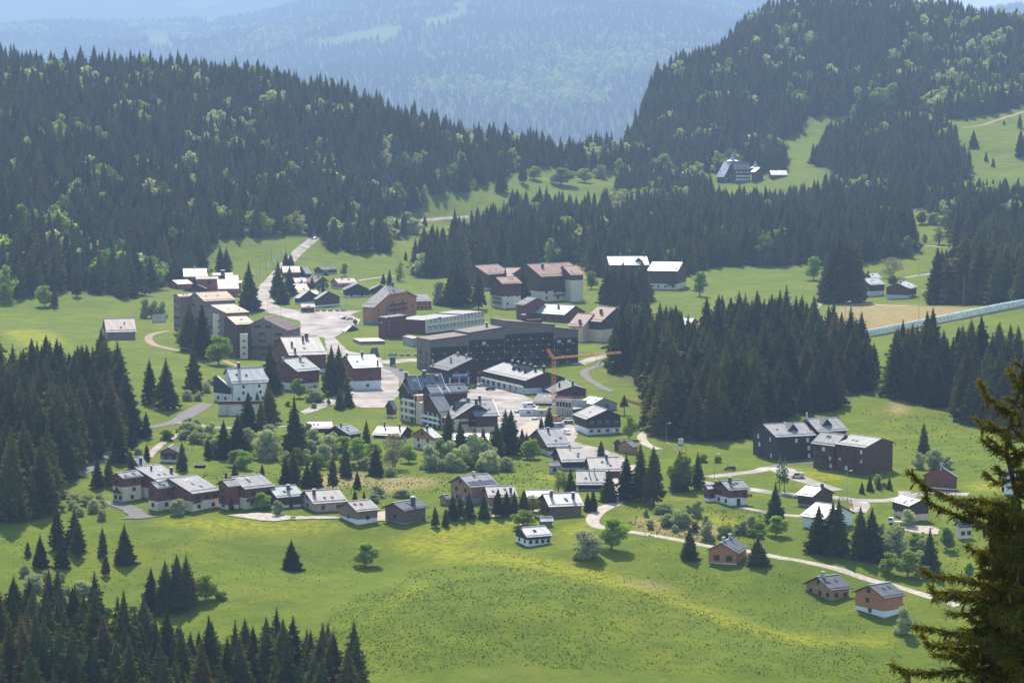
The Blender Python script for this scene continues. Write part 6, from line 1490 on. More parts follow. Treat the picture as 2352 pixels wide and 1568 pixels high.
# building site: concrete shell with arches and open roof frame
r, org = block_root('building_shell', 'grey concrete building shell with arches and open roof frame', V2, 1060, 950, 'building site')
f = facade_block(r, org, V2, 1210, 740, 900, [(1210,790,1230,786)], 25, wall='concrete_pale', roof='roof_grey', depth=30)
Pw = ground(*V2(1000, 960)); aw, bw = axes(V2(1000, 0)[0], math.radians(38), True)
L_ = isect(Pw, aw, ray(V2(745, 850)))[0]; hz_ = 7.2
def SW(s, q, z): return np.array([Pw[0] + aw[0] * s + bw[0] * q, Pw[1] + aw[1] * s + bw[1] * q, Pw[2] + z]) - org
n_ar = 6
for i in range(n_ar + 1):
    s = L_ * i / n_ar; b_ = MB(); p0, p1 = SW(s - .3, 0, 0), SW(s + .3, .6, 3.0)
    b_.add([SW(s - .35, 0, -1), SW(s + .35, 0, -1), SW(s + .35, .6, -1), SW(s - .35, .6, -1), SW(s - .35, 0, 3), SW(s + .35, 0, 3), SW(s + .35, .6, 3), SW(s - .35, .6, 3)], BOXF); b_.build('pier', 'concrete_pale', r)
    if i < n_ar:
        w2 = L_ / n_ar; b_ = MB(); pts = [(s + .35, 2.0)] + [(s + w2 / 2 - (w2 / 2 - .35) * math.cos(t_), 2.0 + .95 * math.sin(t_)) for t_ in np.linspace(.3, 2.84, 6)] + [(s + w2 - .35, 2.0), (s + w2 - .35, 3.2), (s + .35, 3.2)]
        b_.add([SW(q, .05, z) for q, z in pts] + [SW(q, .55, z) for q, z in pts], [tuple(range(len(pts))), tuple(range(len(pts), 2 * len(pts)))[::-1]] + [(j, j + len(pts), (j + 1) % len(pts) + len(pts), (j + 1) % len(pts)) for j in range(len(pts))]); b_.build('arch', 'concrete_pale', r)
mesh_obj('wall', [SW(-.4, 0, 3.2), SW(L_ + .4, 0, 3.2), SW(L_ + .4, .6, 3.2), SW(-.4, .6, 3.2), SW(-.4, 0, hz_), SW(L_ + .4, 0, hz_), SW(L_ + .4, .6, hz_), SW(-.4, .6, hz_)], BOXF, 'concrete_pale', r)
mesh_obj('wall', [SW(-.4, 9, -1), SW(L_ + 4, 9, -1), SW(L_ + 4, 9.6, -1), SW(-.4, 9.6, -1), SW(-.4, 9, hz_ - 1), SW(L_ + 4, 9, hz_ - 1), SW(L_ + 4, 9.6, hz_ - 1), SW(-.4, 9.6, hz_ - 1)], BOXF, 'concrete', r)
mesh_obj('slab', [SW(-.4, .65, 3.0), SW(L_ + 4, .65, 3.0), SW(L_ + 4, 8.95, 3.0), SW(-.4, 8.95, 3.0), SW(-.4, .65, 3.3), SW(L_ + 4, .65, 3.3), SW(L_ + 4, 8.95, 3.3), SW(-.4, 8.95, 3.3)], BOXF, 'concrete', r)
for i in range(5): put_window(r, org, SW(L_ * (i + .5) / 5, 0, 5.0) + org, -bw, .9, 1.7, 'brown')
for i in range(14): MB().bar(SW(L_ * i / 13, .1, hz_), SW(L_ * i / 13, .1, hz_ + 1.1), .1).build('guard_post', 'red_paint', r)
MB().bar(SW(0, .1, hz_ + 1.05), SW(L_, .1, hz_ + 1.05), .16).bar(SW(0, .1, hz_ + .55), SW(L_, .1, hz_ + .55), .12).build('guard_rail', 'red_paint', r)
house('building_shell', 'unfinished grey gabled building with white roof battens', V2, [v((1355,735),(1120,590),(1550,628),880, mirror=True, roof='roof_white', upper='concrete', split=0, wg=(1,1), rows=2, win='brown', ww=1.4, wh=1.4, pitch=24, back=1.25, og=.1, phi=52)], cat='building site', group='large hotels and blocks')
# ------------------------------------------------------------------ street furniture, vehicles and other small things
def on_ground(V, x, y): return ground(*V(x, y))
# tower crane
P = on_ground(V2, 705, 985)
crane = empty('tower_crane', P, 0); tag(crane, 'orange tower crane standing at the building site', 'crane')
mast_h = 24.0
def lattice(p, q, w, n_, mi=0, up=Vector((0, 0, 1))):
    b = MB(); p = Vector(p); q = Vector(q); d = (q - p).normalized(); a = d.cross(up if abs(d.dot(up)) < .9 else Vector((1, 0, 0))).normalized(); c = d.cross(a).normalized()
    co = [(a + c) * w / 2, (a - c) * w / 2, (-a - c) * w / 2, (-a + c) * w / 2]
    for o in co: b.bar(p + o, q + o, .16)
    for i in range(n_):
        s0 = p + (q - p) * i / n_; s1 = p + (q - p) * (i + 1) / n_
        for k in range(4):
            o1, o2 = co[k], co[(k + 1) % 4]
            b.bar(s0 + o1, s1 + o2, .09) if i % 2 == k % 2 else b.bar(s0 + o2, s1 + o1, .09)
            b.bar(s0 + o1, s0 + o2, .08)
    return b
lattice((0, 0, .8), (0, 0, mast_h), 1.5, 16).build('mast', 'crane_orange', crane)
ja = math.radians(24); jd = Vector((math.cos(ja), math.sin(ja), .035)).normalized()
lattice(Vector((0, 0, mast_h + .6)), Vector((0, 0, mast_h + .6)) + jd * 30, .55, 22).build('jib', 'crane_orange', crane)
lattice(Vector((0, 0, mast_h + .4)), Vector((-2.6, -1.0, mast_h + 4.2)), .8, 5).build('tower_peak', 'crane_orange', crane)
MB().bar((-2.6, -1.0, mast_h + 4.2), Vector((0, 0, mast_h + .6)) + jd * 20, .08).build('pendant_cable', 'metal_dark', crane)
MB().box(-2.4, 2.4, -.35, .35, 0, .5).box(-.35, .35, -2.4, -.36, 0, .5).box(-.35, .35, .36, 2.4, 0, .5).build('cross_base', 'crane_orange', crane)
MB().box(-1.4, 1.4, -1.4, 1.4, .5, 1.5).build('ballast', 'concrete', crane)
MB().bar((-.2, -1.3, 4.6), (-.2, -1.3, 6.4), 1.3).build('cab', 'steel', crane)
# lamp posts
def lamp_mesh():
    b = MB(); b.tube([(0, 0, -.5), (0, 0, 4), (0, 0, 8)], [.11, .09, .06], 6); b.bar((0, 0, 8), (1.1, 0, 8.25), .09); return b.mesh('post', 'metal_grey')
LP = lamp_mesh(); LH = MB().box(.8, 1.7, -.16, .16, 8.2, 8.36).mesh('lamp_head', 'white_paint')
def lamp(V, x, y, top, label, rz=0.0):
    P = on_ground(V, x, y); h = (V(x, y)[1] - V(x, top)[1]) * P[1] / F
    e = empty('street_lamp', P, rz); s = h / 8.3
    for nm, me in (('post', LP), ('lamp_head', LH)): o = link(nm, me, e); o.scale = (max(1, s * .8), max(1, s * .8), s)
    tag(e, label, 'street lamp', 'street lamps of the village'); return e
lamp(V2, 2130, 720, 245, 'tall grey lamp at the edge of the grove, by the red rail')
lamp(V2, 1655, 310, 20, 'grey lamp beside the curving path and the grove')
lamp(V2, 1420, 170, -60, 'lamp where the curving path begins, before the long block')
lamp(V2, 1665, 1560, 1170, 'lamp in the street before the small service shed')
lamp(V6, 712, 800, 480, 'short lamp beside the round direction signs')
lamp(V6, 2165, 1560, 770, 'lamp at the road fork left of black block')
lamp(V6, 780, 670, -100, 'very tall pole at the grove front by the picture sign')
lamp(Y1, 1403, 905, 660, 'lamp on the lower road under the brown block')
lamp(Y1, 2113, 800, 695, 'lamp before the red brown chalet on the right')
lamp(Y4, 640, 1055, 725, 'twin floodlight mast beside the lift hut')
lamp(Y4, 1345, 895, 625, 'floodlight mast in the dry field above the conveyor')
lamp(Y4, 800, 1070, 955, 'short pole at the conveyor mouth')
lamp(Y4, 1345, 495, 330, 'thin pole beside the upper right lane')
lamp(Y6, 833, 460, 285, 'floodlight mast on the ski meadow beside the slim tree')
lamp(Y6, 1030, 505, 365, 'floodlight mast on the ski meadow above the slate roof')
lamp(Z4, 1190, 655, 500, 'lamp on the road edge left of the parking')
lamp(Z4, 1312, 680, 590, 'lamp before the dark gabled end of the apartment block')
lamp(Z4, 1860, 450, 300, 'lamp among the hamlet chalets')
lamp(Z4, 1943, 640, 490, 'lamp at the parking edge beside the orange hotel')
lamp(V4, 368, 1190, 930, 'lamp beside the small hut and the boulders')
lamp(V4, 1978, 630, 400, 'lamp on the path behind the long block')
lamp(V4, 2135, 570, 450, 'lamp on the lawn before the rounded flats')
lamp(Z2, 745, 1380, 1290, 'lamp beside the far road on the left')
lamp(Z2, 1940, 1130, 1040, 'pole on the far right road')
# banner flags along the road
for i, (x, y, t) in enumerate([(1080,315,225),(1180,260,155),(1235,215,120),(1278,170,72),(1325,135,30)]):
    P = on_ground(Z4, x, y); h = (y - t) * .24 * P[1] / F
    e = empty('banner_flag', P, 0); tag(e, f'{["nearest","second nearest","middle","second farthest","farthest"][i]} white banner on a pole along the road', 'flag', 'banners along the road')
    MB().tube([(0, 0, -.3), (0, 0, h)], [.08, .05], 6).build('pole', 'metal_dark', e); MB().box(.1, 1.5, -.02, .02, h * .55, h * .98).build('banner', 'white_paint', e)
for i, (x, y, t) in enumerate([(1115,290,130),(1172,190,80),(1228,160,30),(1362,80,-30)]):
    P = on_ground(Z4, x, y); h = (y - t) * .24 * P[1] / F
    e = empty('pole', P, 0); tag(e, f'{["first","second","third","fourth"][i]} bare dark pole behind the road banners, counted from left', 'pole', 'bare poles along the road')
    MB().tube([(0, 0, -.3), (0, 0, h)], [.10, .06], 6).build('shaft', 'metal_dark', e); MB().box(-.15, .15, -.15, .15, h, h + .2).build('cap', 'metal_grey', e)
# cars
def car(V, x, y, deg, colour, label, kind='car', L=4.3):
    P = on_ground(V, x, y); e = empty('parked_car' if kind != 'van' else 'parked_van', P, math.radians(deg)); P[2] += .1; e.location = P
    w = .88; k = L / 4.3
    if kind == 'van': pr = [(-2.15, .35), (2.15, .35), (2.15, .95), (1.5, 1.1), (1.0, 1.85), (-2.1, 1.9), (-2.15, .9)]; gl = [(1.42, 1.12), (.98, 1.75), (-.6, 1.78), (-.6, 1.12)]
    elif kind == 'truck': pr = [(-2.15, .5), (2.15, .5), (2.15, 1.2), (2.0, 2.1), (.9, 2.15), (.85, 1.0), (-2.15, 1.0)]; gl = [(2.05, 1.3), (1.95, 2.0), (1.0, 2.0), (1.0, 1.3)]
    else: pr = [(-2.15, .35), (2.15, .35), (2.15, .75), (1.1, .95), (.45, 1.42), (-1.2, 1.45), (-1.9, 1.0), (-2.15, .95)]; gl = [(1.02, .97), (.42, 1.36), (-1.15, 1.38), (-1.75, 1.0)]
    m_ = len(pr); b = MB(); b.add([(px * k, -w, pz) for px, pz in pr] + [(px * k, w, pz) for px, pz in pr], [tuple(range(m_)), tuple(range(m_, 2 * m_))[::-1]] + [(i, i + m_, (i + 1) % m_ + m_, (i + 1) % m_) for i in range(m_)])
    b.build('body', colour, e)
    for s in (-1, 1):
        MB().add([(px * k, s * (w + .015), pz) for px, pz in gl], [tuple(range(len(gl)))]).build('side_window', 'glass', e)
        for wx in (-1.3, 1.3):
            b = MB(); b.tube([(wx * k, s * (w - .2), .33), (wx * k, s * (w + .03), .33)], .34, 10); b.build('wheel', 'rubber', e)
        MB().box(2.1 * k, 2.18 * k, s * .65 - .2, s * .65 + .2, .62, .78).build('headlight', 'white_paint', e)
    x0, z0 = gl[0]; x1, z1 = gl[1]
    MB().add([(x0 * k + .06, -w * .85, z0 + .03), (x0 * k + .06, w * .85, z0 + .03), (x1 * k + .07, w * .8, z1), (x1 * k + .07, -w * .8, z1)], [(0, 1, 2, 3)]).build('windscreen', 'glass', e)
    tag(e, label, 'van' if kind == 'van' else 'truck' if kind == 'truck' else 'car', 'vehicles parked in the village'); return e
car(Y1, 442, 662, 178, 'car_black', 'black car on the grass left of black apartment block')
car(Y1, 1000, 728, 172, 'car_silver', 'silver compact van on the gravel between the two blocks', 'van', 4.4)
car(Z5, 985, 1448, 190, 'car_green', 'dark green car under the arcade columns')
car(Z5, 1085, 1425, 20, 'car_silver', 'silver car before the shop arcade')
car(Z5, 1165, 1462, 15, 'car_black', 'black car in the square before the shop arcade')
car(Y7, 1305, 1165, 40, 'car_white', 'white car at the left of three beside the bush')
car(Y7, 1340, 1172, 30, 'car_black', 'dark car between white and silver cars')
car(Y7, 1395, 1182, 25, 'car_silver', 'silver car at the right of three beside the bush')
car(V2, 110, 880, 60, 'car_blue', 'blue grey car beside the site containers')
car(V2, 290, 790, 5, 'car_white', 'white van behind the site containers', 'van', 5.6)
car(V2, 930, 1245, 285, 'car_white', 'white delivery van beside the black and white hotel', 'van', 5.2)
car(D_, 724, 549, 250, 'car_white', 'white car driving on the road at the forest edge')
car(Y1, 1810, 1108, 160, 'car_white', 'white flatbed truck beside the house under repair', 'truck', 5.4)
car(Y6, 770, 345, 10, 'car_silver', 'silver car beside the white roofed flats')
car(Z5, 2260, 1065, 20, 'car_black', 'dark car before the peach walled house')
# covered conveyor (hooped tunnel)
A0, A1 = on_ground(Y4, 815, 1075), on_ground(Y4, 2420, 770)
e = empty('covered_conveyor', A0); tag(e, 'long hooped plastic covered ski conveyor climbing to the right', 'ski conveyor')
n_ = 44; dv = A1 - A0; dv[2] = 0; Lc = np.linalg.norm(dv); tdir = dv / Lc; ndir = np.array([-tdir[1], tdir[0], 0])
prof = [(math.cos(t_) * 2.3, math.sin(t_) * 2.9 + 1.2) for t_ in np.linspace(0, math.pi, 7)]
def at_c(i):
    p = A0 + tdir * Lc * i / n_; p = p.copy(); p[2] = H(p[0], p[1]); return p - A0
pm = leafmat('tunnel_plastic', (.62, .68, .70), .35, .06, hue=.005)
for i in range(n_ + 1):
    p = at_c(i); b = MB(); pts = [tuple(p + ndir * x + np.array([0, 0, z])) for x, z in prof]; b.tube(pts, .12, 4); b.build('hoop', 'white_paint', e)
    if i < n_:
        q = at_c(i + 1); vv = [p + tdir * .2 + ndir * x * .97 + np.array([0, 0, z * .985]) for x, z in prof] + [q - tdir * .2 + ndir * x * .97 + np.array([0, 0, z * .985]) for x, z in prof]
        k = len(prof); mesh_obj('cover_panel', vv, [(j, j + 1, j + 1 + k, j + k) for j in range(k - 1)], 'tunnel_plastic', e)
        b = MB(); b.bar(p + ndir * -2.3 + np.array([0, 0, .5]), q + ndir * -2.3 + np.array([0, 0, .5]), .5, .9); b.build('side_beam', 'metal_grey', e)
# picture sign, direction boards
P = on_ground(V6, 1200, 740); e = empty('picture_sign', P); tag(e, 'tall white and blue picture sign on wooden legs before grove', 'sign')
k = P[1] / F * .0851 * .9408 * 1.0
px = lambda z: z * 200 / 2352 * .9408 * P[1] / F
MB().box(-px(70), px(70), -.06, .06, px(230), px(400)).build('panel_upper', 'white_paint', e)
MB().box(-px(70), px(70), -.08, .08, px(175), px(228)).build('panel_lower', 'blue_sign', e)
b = MB(); n8 = 14; b.add([(px(42) * math.cos(6.283 * i / n8), -.09, px(318) + px(48) * math.sin(6.283 * i / n8)) for i in range(n8)] + [(px(24) * math.cos(6.283 * i / n8), -.095, px(318) + px(28) * math.sin(6.283 * i / n8)) for i in range(n8)], [(i, (i + 1) % n8, n8 + (i + 1) % n8, n8 + i) for i in range(n8)]); b.build('ring_emblem', 'terra_wall', e)
for x0, x1 in ((-px(60), -px(60)), (px(25), px(25)), (px(68), px(200))): MB().bar((x0, 0, px(230)), (x1, .4 if x1 > px(100) else 0, -.3), .16).build('leg', 'timber', e)
for x, lab in ((1010, 'tilted white direction board left of the picture sign'), (1145, 'upright white direction board under the picture sign')):
    P = on_ground(V6, x, 720); e = empty('direction_board', P); tag(e, lab, 'sign'); MB().box(-.3, .3, -.04, .04, .6, 2.0).build('board', 'white_paint', e); MB().bar((0, .08, -.3), (0, .08, 1.6), .08).build('post', 'metal_grey', e)
P = on_ground(V4, 488, 1335); e = empty('information_board', P); tag(e, 'green information board beside the road before the long block', 'sign')
hs = 148 * .152 * P[1] / F; MB().box(-hs * .27, hs * .27, -.1, .1, .4, hs).build('panel', 'green_sign', e); MB().box(hs * .02, hs * .24, -.13, -.1, .6, hs * .28).build('notice', 'frame_white', e); MB().bar((-hs * .27, 0, -.3), (-hs * .27, 0, hs), .2).bar((hs * .27, 0, -.3), (hs * .27, 0, hs), .2).build('post', 'metal_dark', e)
P = on_ground(Y4, 625, 1050); e = empty('information_board', P); tag(e, 'blue and white piste board beside the lift hut', 'sign'); MB().box(-.7, .7, -.05, .05, .8, 4.0).build('panel', 'blue_sign', e); MB().box(-.55, .55, -.08, -.05, 1.4, 3.7).build('notice', 'white_paint', e); MB().bar((0, .1, -.3), (0, .1, 1), .12).build('post', 'metal_grey', e)
# blue awning with shop name
root, org, inf = HOUSES['dark shop building with red shutters and blue shop awning']; I = inf[0]
nrm = -I['a']; qm = I['q0'] + (I['q1'] - I['q0']) * .30
p = I['on_gable'](qm, 3.0) - org; rz = face_rot(nrm); Lq = (I['q1'] - I['q0'])
MB().box(-Lq * .28, Lq * .28, -1.2, -.05, -.15, .55).build('awning', 'blue_sign', root, p, rz)
p2 = I['on_gable'](I['q0'] + Lq * .28, 3.75) - org
MB().box(-Lq * .2, Lq * .2, -1.1, -.9, -.05, .95).build('name_board', 'frame_white', root, p2, rz)
for off, wd_, mt in ((-.10, .13, 'wood_pale'), (.07, .11, 'car_blue')):
    n3 = np.array([nrm[0], nrm[1], 0]); t3 = np.array([-nrm[1], nrm[0], 0])
    MB().box(-Lq * wd_ / 2, Lq * wd_ / 2, -1.14, -1.1, .2, .7).build('name_strip', mt, root, p2 + t3 * off * Lq, rz)
for i in range(5):
    q = I['q0'] + Lq * (i / 4); p = I['on_gable'](q, 0) - org + np.array([nrm[0], nrm[1], 0]) * 1.2
    MB().box(-.3, .3, -.3, .3, -1, 3.2).build('column', 'frame_white', root, p, rz)
for i in range(4):
    q = I['q0'] + Lq * (i + .5) / 4; put_window(root, org, I['on_gable'](q, 1.5), nrm, Lq / 4 * .7, 2.4, 'brown')
root, org, inf = HOUSES['long shop arcade building with light grey roof and many chimneys']; I = inf[0]
for i in range(9):
    s = I['s0'] + (I['s1'] - I['s0']) * i / 8; p = I['on_front'](s, 0) - org - np.array([I['b'][0], I['b'][1], 0]) * 1.6
    MB().box(-.25, .25, -.25, .25, -1, 3.5).build('column', 'frame_white', root, p, face_rot(-I['b']))
p = I['on_front']((I['s0'] + I['s1']) / 2, 2.9) - org - np.array([I['b'][0], I['b'][1], 0]) * 1.6
MB().box(-(I['s1'] - I['s0']) / 2, (I['s1'] - I['s0']) / 2, -.2, .2, 0, .7).build('fascia_board', 'plaster_white', root, p, face_rot(-I['b']))
# round pool
P = on_ground(Z8, 900, 640); e = empty('garden_pool', P); tag(e, 'round black walled garden pool on the lawn', 'pool')
b = MB(); ns = 20
b.add([(2.0 * math.cos(6.283 * i / ns), 2.0 * math.sin(6.283 * i / ns), z) for z in (-.2, 1.1) for i in range(ns)], [(i, (i + 1) % ns, ns + (i + 1) % ns, ns + i) for i in range(ns)]); b.build('pool_wall', 'rubber', e)
b = MB(); b.add([(2.08 * math.cos(6.283 * i / ns), 2.08 * math.sin(6.283 * i / ns), 1.12) for i in range(ns)] + [(1.9 * math.cos(6.283 * i / ns), 1.9 * math.sin(6.283 * i / ns), 1.12) for i in range(ns)], [(i, (i + 1) % ns, ns + (i + 1) % ns, ns + i) for i in range(ns)]); b.build('rim', 'metal_grey', e)
b = MB(); b.add([(1.9 * math.cos(6.283 * i / ns), 1.9 * math.sin(6.283 * i / ns), .95) for i in range(ns)], [tuple(range(ns))]); b.build('cover_sheet', 'asphalt_dark', e)
# boulders in rows
def boulder(V, x, y, r, label, group, name='boulder'):
    P = on_ground(V, x, y); bm = bmesh.new(); bmesh.ops.create_icosphere(bm, subdivisions=2, radius=r)
    for v_ in bm.verts:
        n_ = 1 + .35 * float(vnoise(np.array(v_.co.x * 1.3 / r + x), np.array(v_.co.y * 1.3 / r + y + v_.co.z), 3)); v_.co *= n_; v_.co.z *= .8
    me = bpy.data.meshes.new(name); bm.to_mesh(me); bm.free(); me.materials.append(M['stone']); o = link(name, me, None, (P[0], P[1], P[2] + r * .25)); tag(o, label, 'boulder', group); return o
for i, x in enumerate((885, 990, 1090, 1200, 1295)): boulder(Y7, x, 1045, 1.35, f'{["leftmost","second","middle","fourth","rightmost"][i]} pale boulder in the row before the blue roofed chalet', 'boulders before the chalet')
for i, x in enumerate((450, 520, 620, 720, 830, 920)): boulder(V4, x, 1165, 1.3, f'{["leftmost","second","third","fourth","fifth","rightmost"][i]} grey boulder in the row along the road by the long block', 'boulders along the road')
boulder(V4, 610, 1392, 1.2, 'single dark boulder on the grass island', None)
# white wall panel left of the block, fence, guard rails
P0_, P1_ = on_ground(Z4, 85, 735), on_ground(Z4, 215, 728); d = P1_ - P0_
e = empty('screen_wall', P0_, math.atan2(d[1], d[0])); tag(e, 'pale plain screen wall left of the apartment block', 'wall'); Lw = np.linalg.norm(d); MB().box(0, Lw, -.15, .15, -.5, 4.2).build('panel', 'concrete_pale', e); MB().box(-.1, Lw + .1, -.22, .22, 4.2, 4.35).build('coping', 'concrete', e)
P0_, P1_ = on_ground(V2, 1940, 690), on_ground(V2, 2310, 825); d = P1_ - P0_; Lw = np.linalg.norm(d)
e = empty('retaining_fence', P0_, math.atan2(d[1], d[0])); tag(e, 'reddish timber rail fence behind the building site', 'fence')
for i in range(9): MB().box(Lw * i / 8 - .1, Lw * i / 8 + .1, -.1, .1, -.5, 1.3).build('post', 'terra_wall', e, (0, 0, (d[2]) * i / 8))
for z in (.3, .7, 1.1): MB().bar((0, -.14, z), (Lw, -.14, z + d[2]), .08, .3).build('rail', 'terra_wall', e)
P0_, P1_ = on_ground(V4, 430, 1120), on_ground(V4, 930, 1100); d = P1_ - P0_; Lw = np.linalg.norm(d)
e = empty('railing', P0_, math.atan2(d[1], d[0])); tag(e, 'thin metal railing above the road boulders', 'railing')
for i in range(11): MB().box(Lw * i / 10 - .05, Lw * i / 10 + .05, -.05, .05, -.3, 1.3).build('post', 'metal_dark', e, (0, 0, d[2] * i / 10))
MB().bar((0, 0, 1.25), (Lw, 0, 1.25 + d[2]), .08).build('rail', 'metal_dark', e)
# site huts, stacks and boards in the building yard
def yard_box(V, x, y, w, d, h, deg, mt, name, label, cat):
    P = on_ground(V, x, y); e = empty(name, P, math.radians(deg)); tag(e, label, cat, 'things in the building yard')
    MB().box(-w / 2, w / 2, -d / 2, d / 2, .05, h).build('body', mt, e); MB().box(-w / 2 - .08, w / 2 + .08, -d / 2 - .08, d / 2 + .08, h, h + .12).build('lid', 'metal_grey', e)
    put_window(e, P, np.array([P[0] + 0.0, P[1], P[2]]) + np.array([math.sin(math.radians(deg)) * (d / 2 + .02), -math.cos(math.radians(deg)) * (d / 2 + .02), h * .55]), (math.sin(math.radians(deg)), -math.cos(math.radians(deg))), min(1.2, w * .3), .9, 'white').rotation_euler = (0, 0, 0)
    return e
yard_box(V2, 270, 930, 7, 2.6, 2.8, 5, 'plaster_white', 'site_container', 'white site container, left of the two in the yard', 'container')
yard_box(V2, 490, 935, 5, 2.6, 2.6, 5, 'concrete_pale', 'site_container', 'grey site container, right of the two in the yard', 'container')
yard_box(V2, 790, 1120, 4, 2.2, 1.6, 10, 'metal_grey', 'skip', 'grey waste skip behind the grey roofed chalet', 'skip')
yard_box(V2, 950, 1070, 3.4, 2.0, 1.5, 5, 'green_sign', 'skip', 'green waste skip at the hotel corner', 'skip')
for i, (x, y, mt, lab) in enumerate([(800, 960, 'timber', 'stack of timber boards, left of three by the arches'), (880, 985, 'timber', 'stack of timber boards, middle of three by the arches'), (960, 1000, 'concrete_pale', 'stack of pale boards, right of three by the arches'), (770, 1030, 'red_paint', 'red formwork stack beside the crane foot'), (400, 1000, 'concrete_pale', 'pile of pale sacks beside the small spruce'), (600, 830, 'timber', 'board stack on the right site container row')]):
    P = on_ground(V2, x, y); e = empty('material_stack', P, math.radians(12 + 9 * i)); tag(e, lab, 'stack', 'things in the building yard')
    for k in range(4): MB().box(-2.0 + .1 * k, 2.0 - .07 * k, -.7, .7, .22 * k, .22 * k + .18).build('layer', mt, e)
# terrace wall under the white house
P = on_ground(Z4, 960, 1620); 
e = empty('terrace_wall', P, math.radians(6)); tag(e, 'cream retaining wall with garage door under the white house', 'wall')
MB().box(-10, 9, 0, 9, -1, 4.6).build('wall', 'plaster_cream', e); MB().box(-10.5, 9.5, -.6, 9.5, 4.6, 4.85).build('deck', 'wood_dark', e)
MB().box(-10.5, 9.5, -.65, -.5, 4.85, 5.8).build('railing', 'wood_dark', e); MB().box(-.5, 2.2, -.06, 0, -.2, 2.1).build('garage_door', 'white_paint', e); MB().box(-1.4, -.8, -.06, 0, 2.6, 3.4).build('window', 'glass', e)
MB().box(-6, -1, -2.2, 0, -1, 3.9).build('bay', 'plaster_cream', e)
# bench and log pile, umbrellas
P = on_ground(Z8, 1663, 1068); e = empty('bench', P); tag(e, 'small wooden bench beside the gravel lay by', 'bench'); MB().box(-.8, .8, -.25, .2, .4, .48).build('seat', 'timber', e); MB().box(-.8, .8, .2, .26, .55, 1.0).build('backrest', 'timber', e)
for s in (-.65, .65): MB().box(s - .06, s + .06, -.2, .2, -.1, .4).build('leg', 'metal_dark', e)

# wooden garden fences and wood piles
def fence(V, pts, label):
    W_ = [on_ground(V, *p) for p in pts]; e = empty('garden_fence', W_[0]); tag(e, label, 'fence', 'wooden fences')
    for p, q in zip(W_[:-1], W_[1:]):
        L = np.linalg.norm(q - p); k = max(2, int(L / 2.2))
        for i in range(k + 1):
            c = p + (q - p) * i / k - W_[0]; MB().box(-.06, .06, -.06, .06, -.4, 1.05).build('post', 'wood_weathered', e, tuple(c))
        for z in (.45, .9): MB().bar(p - W_[0] + np.array([0, 0, z]), q - W_[0] + np.array([0, 0, z]), .05, .13).build('rail', 'wood_weathered', e)
fence(Z7, [(480,1395), (640,1392), (660,1380)], 'wooden fence beside the weathered brown chalet')
fence(V2, [(1465,95), (1510,40), (1560,5)], 'wooden rail fence where the curving path leaves the grove')
fence(Y1, [(330,1010), (540,1000), (690,1030)], 'wooden fence on the slope under the brown house with annex')
fence(Y1, [(1340,900), (1440,930), (1450,990)], 'wooden fence by the road fork above the dark spruce row')
fence(Y2, [(560,1300), (610,1310)], 'short wooden fence between the lowest two chalets')
for V, x, y, lab in ((Z7, 1380, 1395, 'log pile left of the big brown barn house'), (Y2, 940, 1345, 'log pile at the right of orange boarded chalet'), (Z8, 2060, 1020, 'log pile under the eaves of the pale pinkish chalet'), (Y1, 600, 1430, 'log pile right of orange log chalet')):
    P = on_ground(V, x, y); e = empty('log_pile', P, .4); tag(e, lab, 'log pile', 'log piles')
    me = MB().tube([(-.5, 0, 0), (.5, 0, 0)], .13, 7).mesh('log', 'timber')
    for r_ in range(4):
        for c_ in range(9 - r_): link('log', me, e, (0, (c_ + r_ * .5) * .27 - 1.1, .13 + r_ * .24), (0, 0, 0))
# ------------------------------------------------------------------ the near spruce whose crown fills the right edge
leafmat('near_needles', (.20, .185, .034), .36, .2, hue=.01)
NY = 45.0
def npt(u, v_, dy=0.0):
    d = ray((u, v_)); return CAM + d * ((NY + dy) / d[1])
base_xy = npt(2362, 1568)[:2]
zb_ = float(H(base_xy[0], base_xy[1]))
near = empty('near_spruce', (base_xy[0], base_xy[1], zb_)); tag(near, 'near spruce with hanging cones filling the right edge', 'tree')
O = np.array([base_xy[0], base_xy[1], zb_])
trunk_pts = [O + np.array([0, 0, -.5]), npt(2362, 1568), npt(2350, 1400), npt(2346, 1250), npt(2334, 1130), npt(2312, 1040), npt(2316, 990), npt(2332, 930), npt(2350, 860), npt(2356, 800)]
zz = np.array([p[2] for p in trunk_pts]); rad_ = np.interp(zz, [zb_, zz[1], zz[5], zz[-1]], [.22, .085, .035, .012])
MB().tube([p - O for p in trunk_pts], list(rad_), 8).build('trunk', 'bark', near)
nr_ = np.random.default_rng(99)
def needles(P, D, L, dens=1.0, nl=.021, up=.35):
    """bottle-brush of needles round straight twigs: P start, D unit direction, L length (arrays)"""
    V = []
    for p, d, l in zip(P, D, L):
        n_ = max(8, int(l / .0075 * dens * 2.2))
        s = nr_.random(n_) * l
        a = np.cross(d, (0, 0, 1.0)); na = np.linalg.norm(a); a = a / na if na > 1e-3 else np.array([1.0, 0, 0]); b = np.cross(d, a)
        t = nr_.random(n_) * 6.283
        o = a * np.cos(t)[:, None] + b * np.sin(t)[:, None]
        nd_ = o * .8 + d * (.55 + .2 * nr_.random(n_))[:, None]; nd_ /= np.linalg.norm(nd_, axis=1)[:, None]
        ln = nl * (.7 + .6 * nr_.random(n_)) * np.clip(1.25 - .5 * s / l, .6, 1.2)
        c = p + d * s[:, None]; w = np.cross(nd_, o + .3 * nr_.normal(size=o.shape)); w /= np.linalg.norm(w, axis=1)[:, None] + 1e-6
        V.append(np.stack([c - w * .0050, c + w * .0050, c + nd_ * ln[:, None]], 1))
    return np.concatenate(V) if V else np.zeros((0, 3, 3))
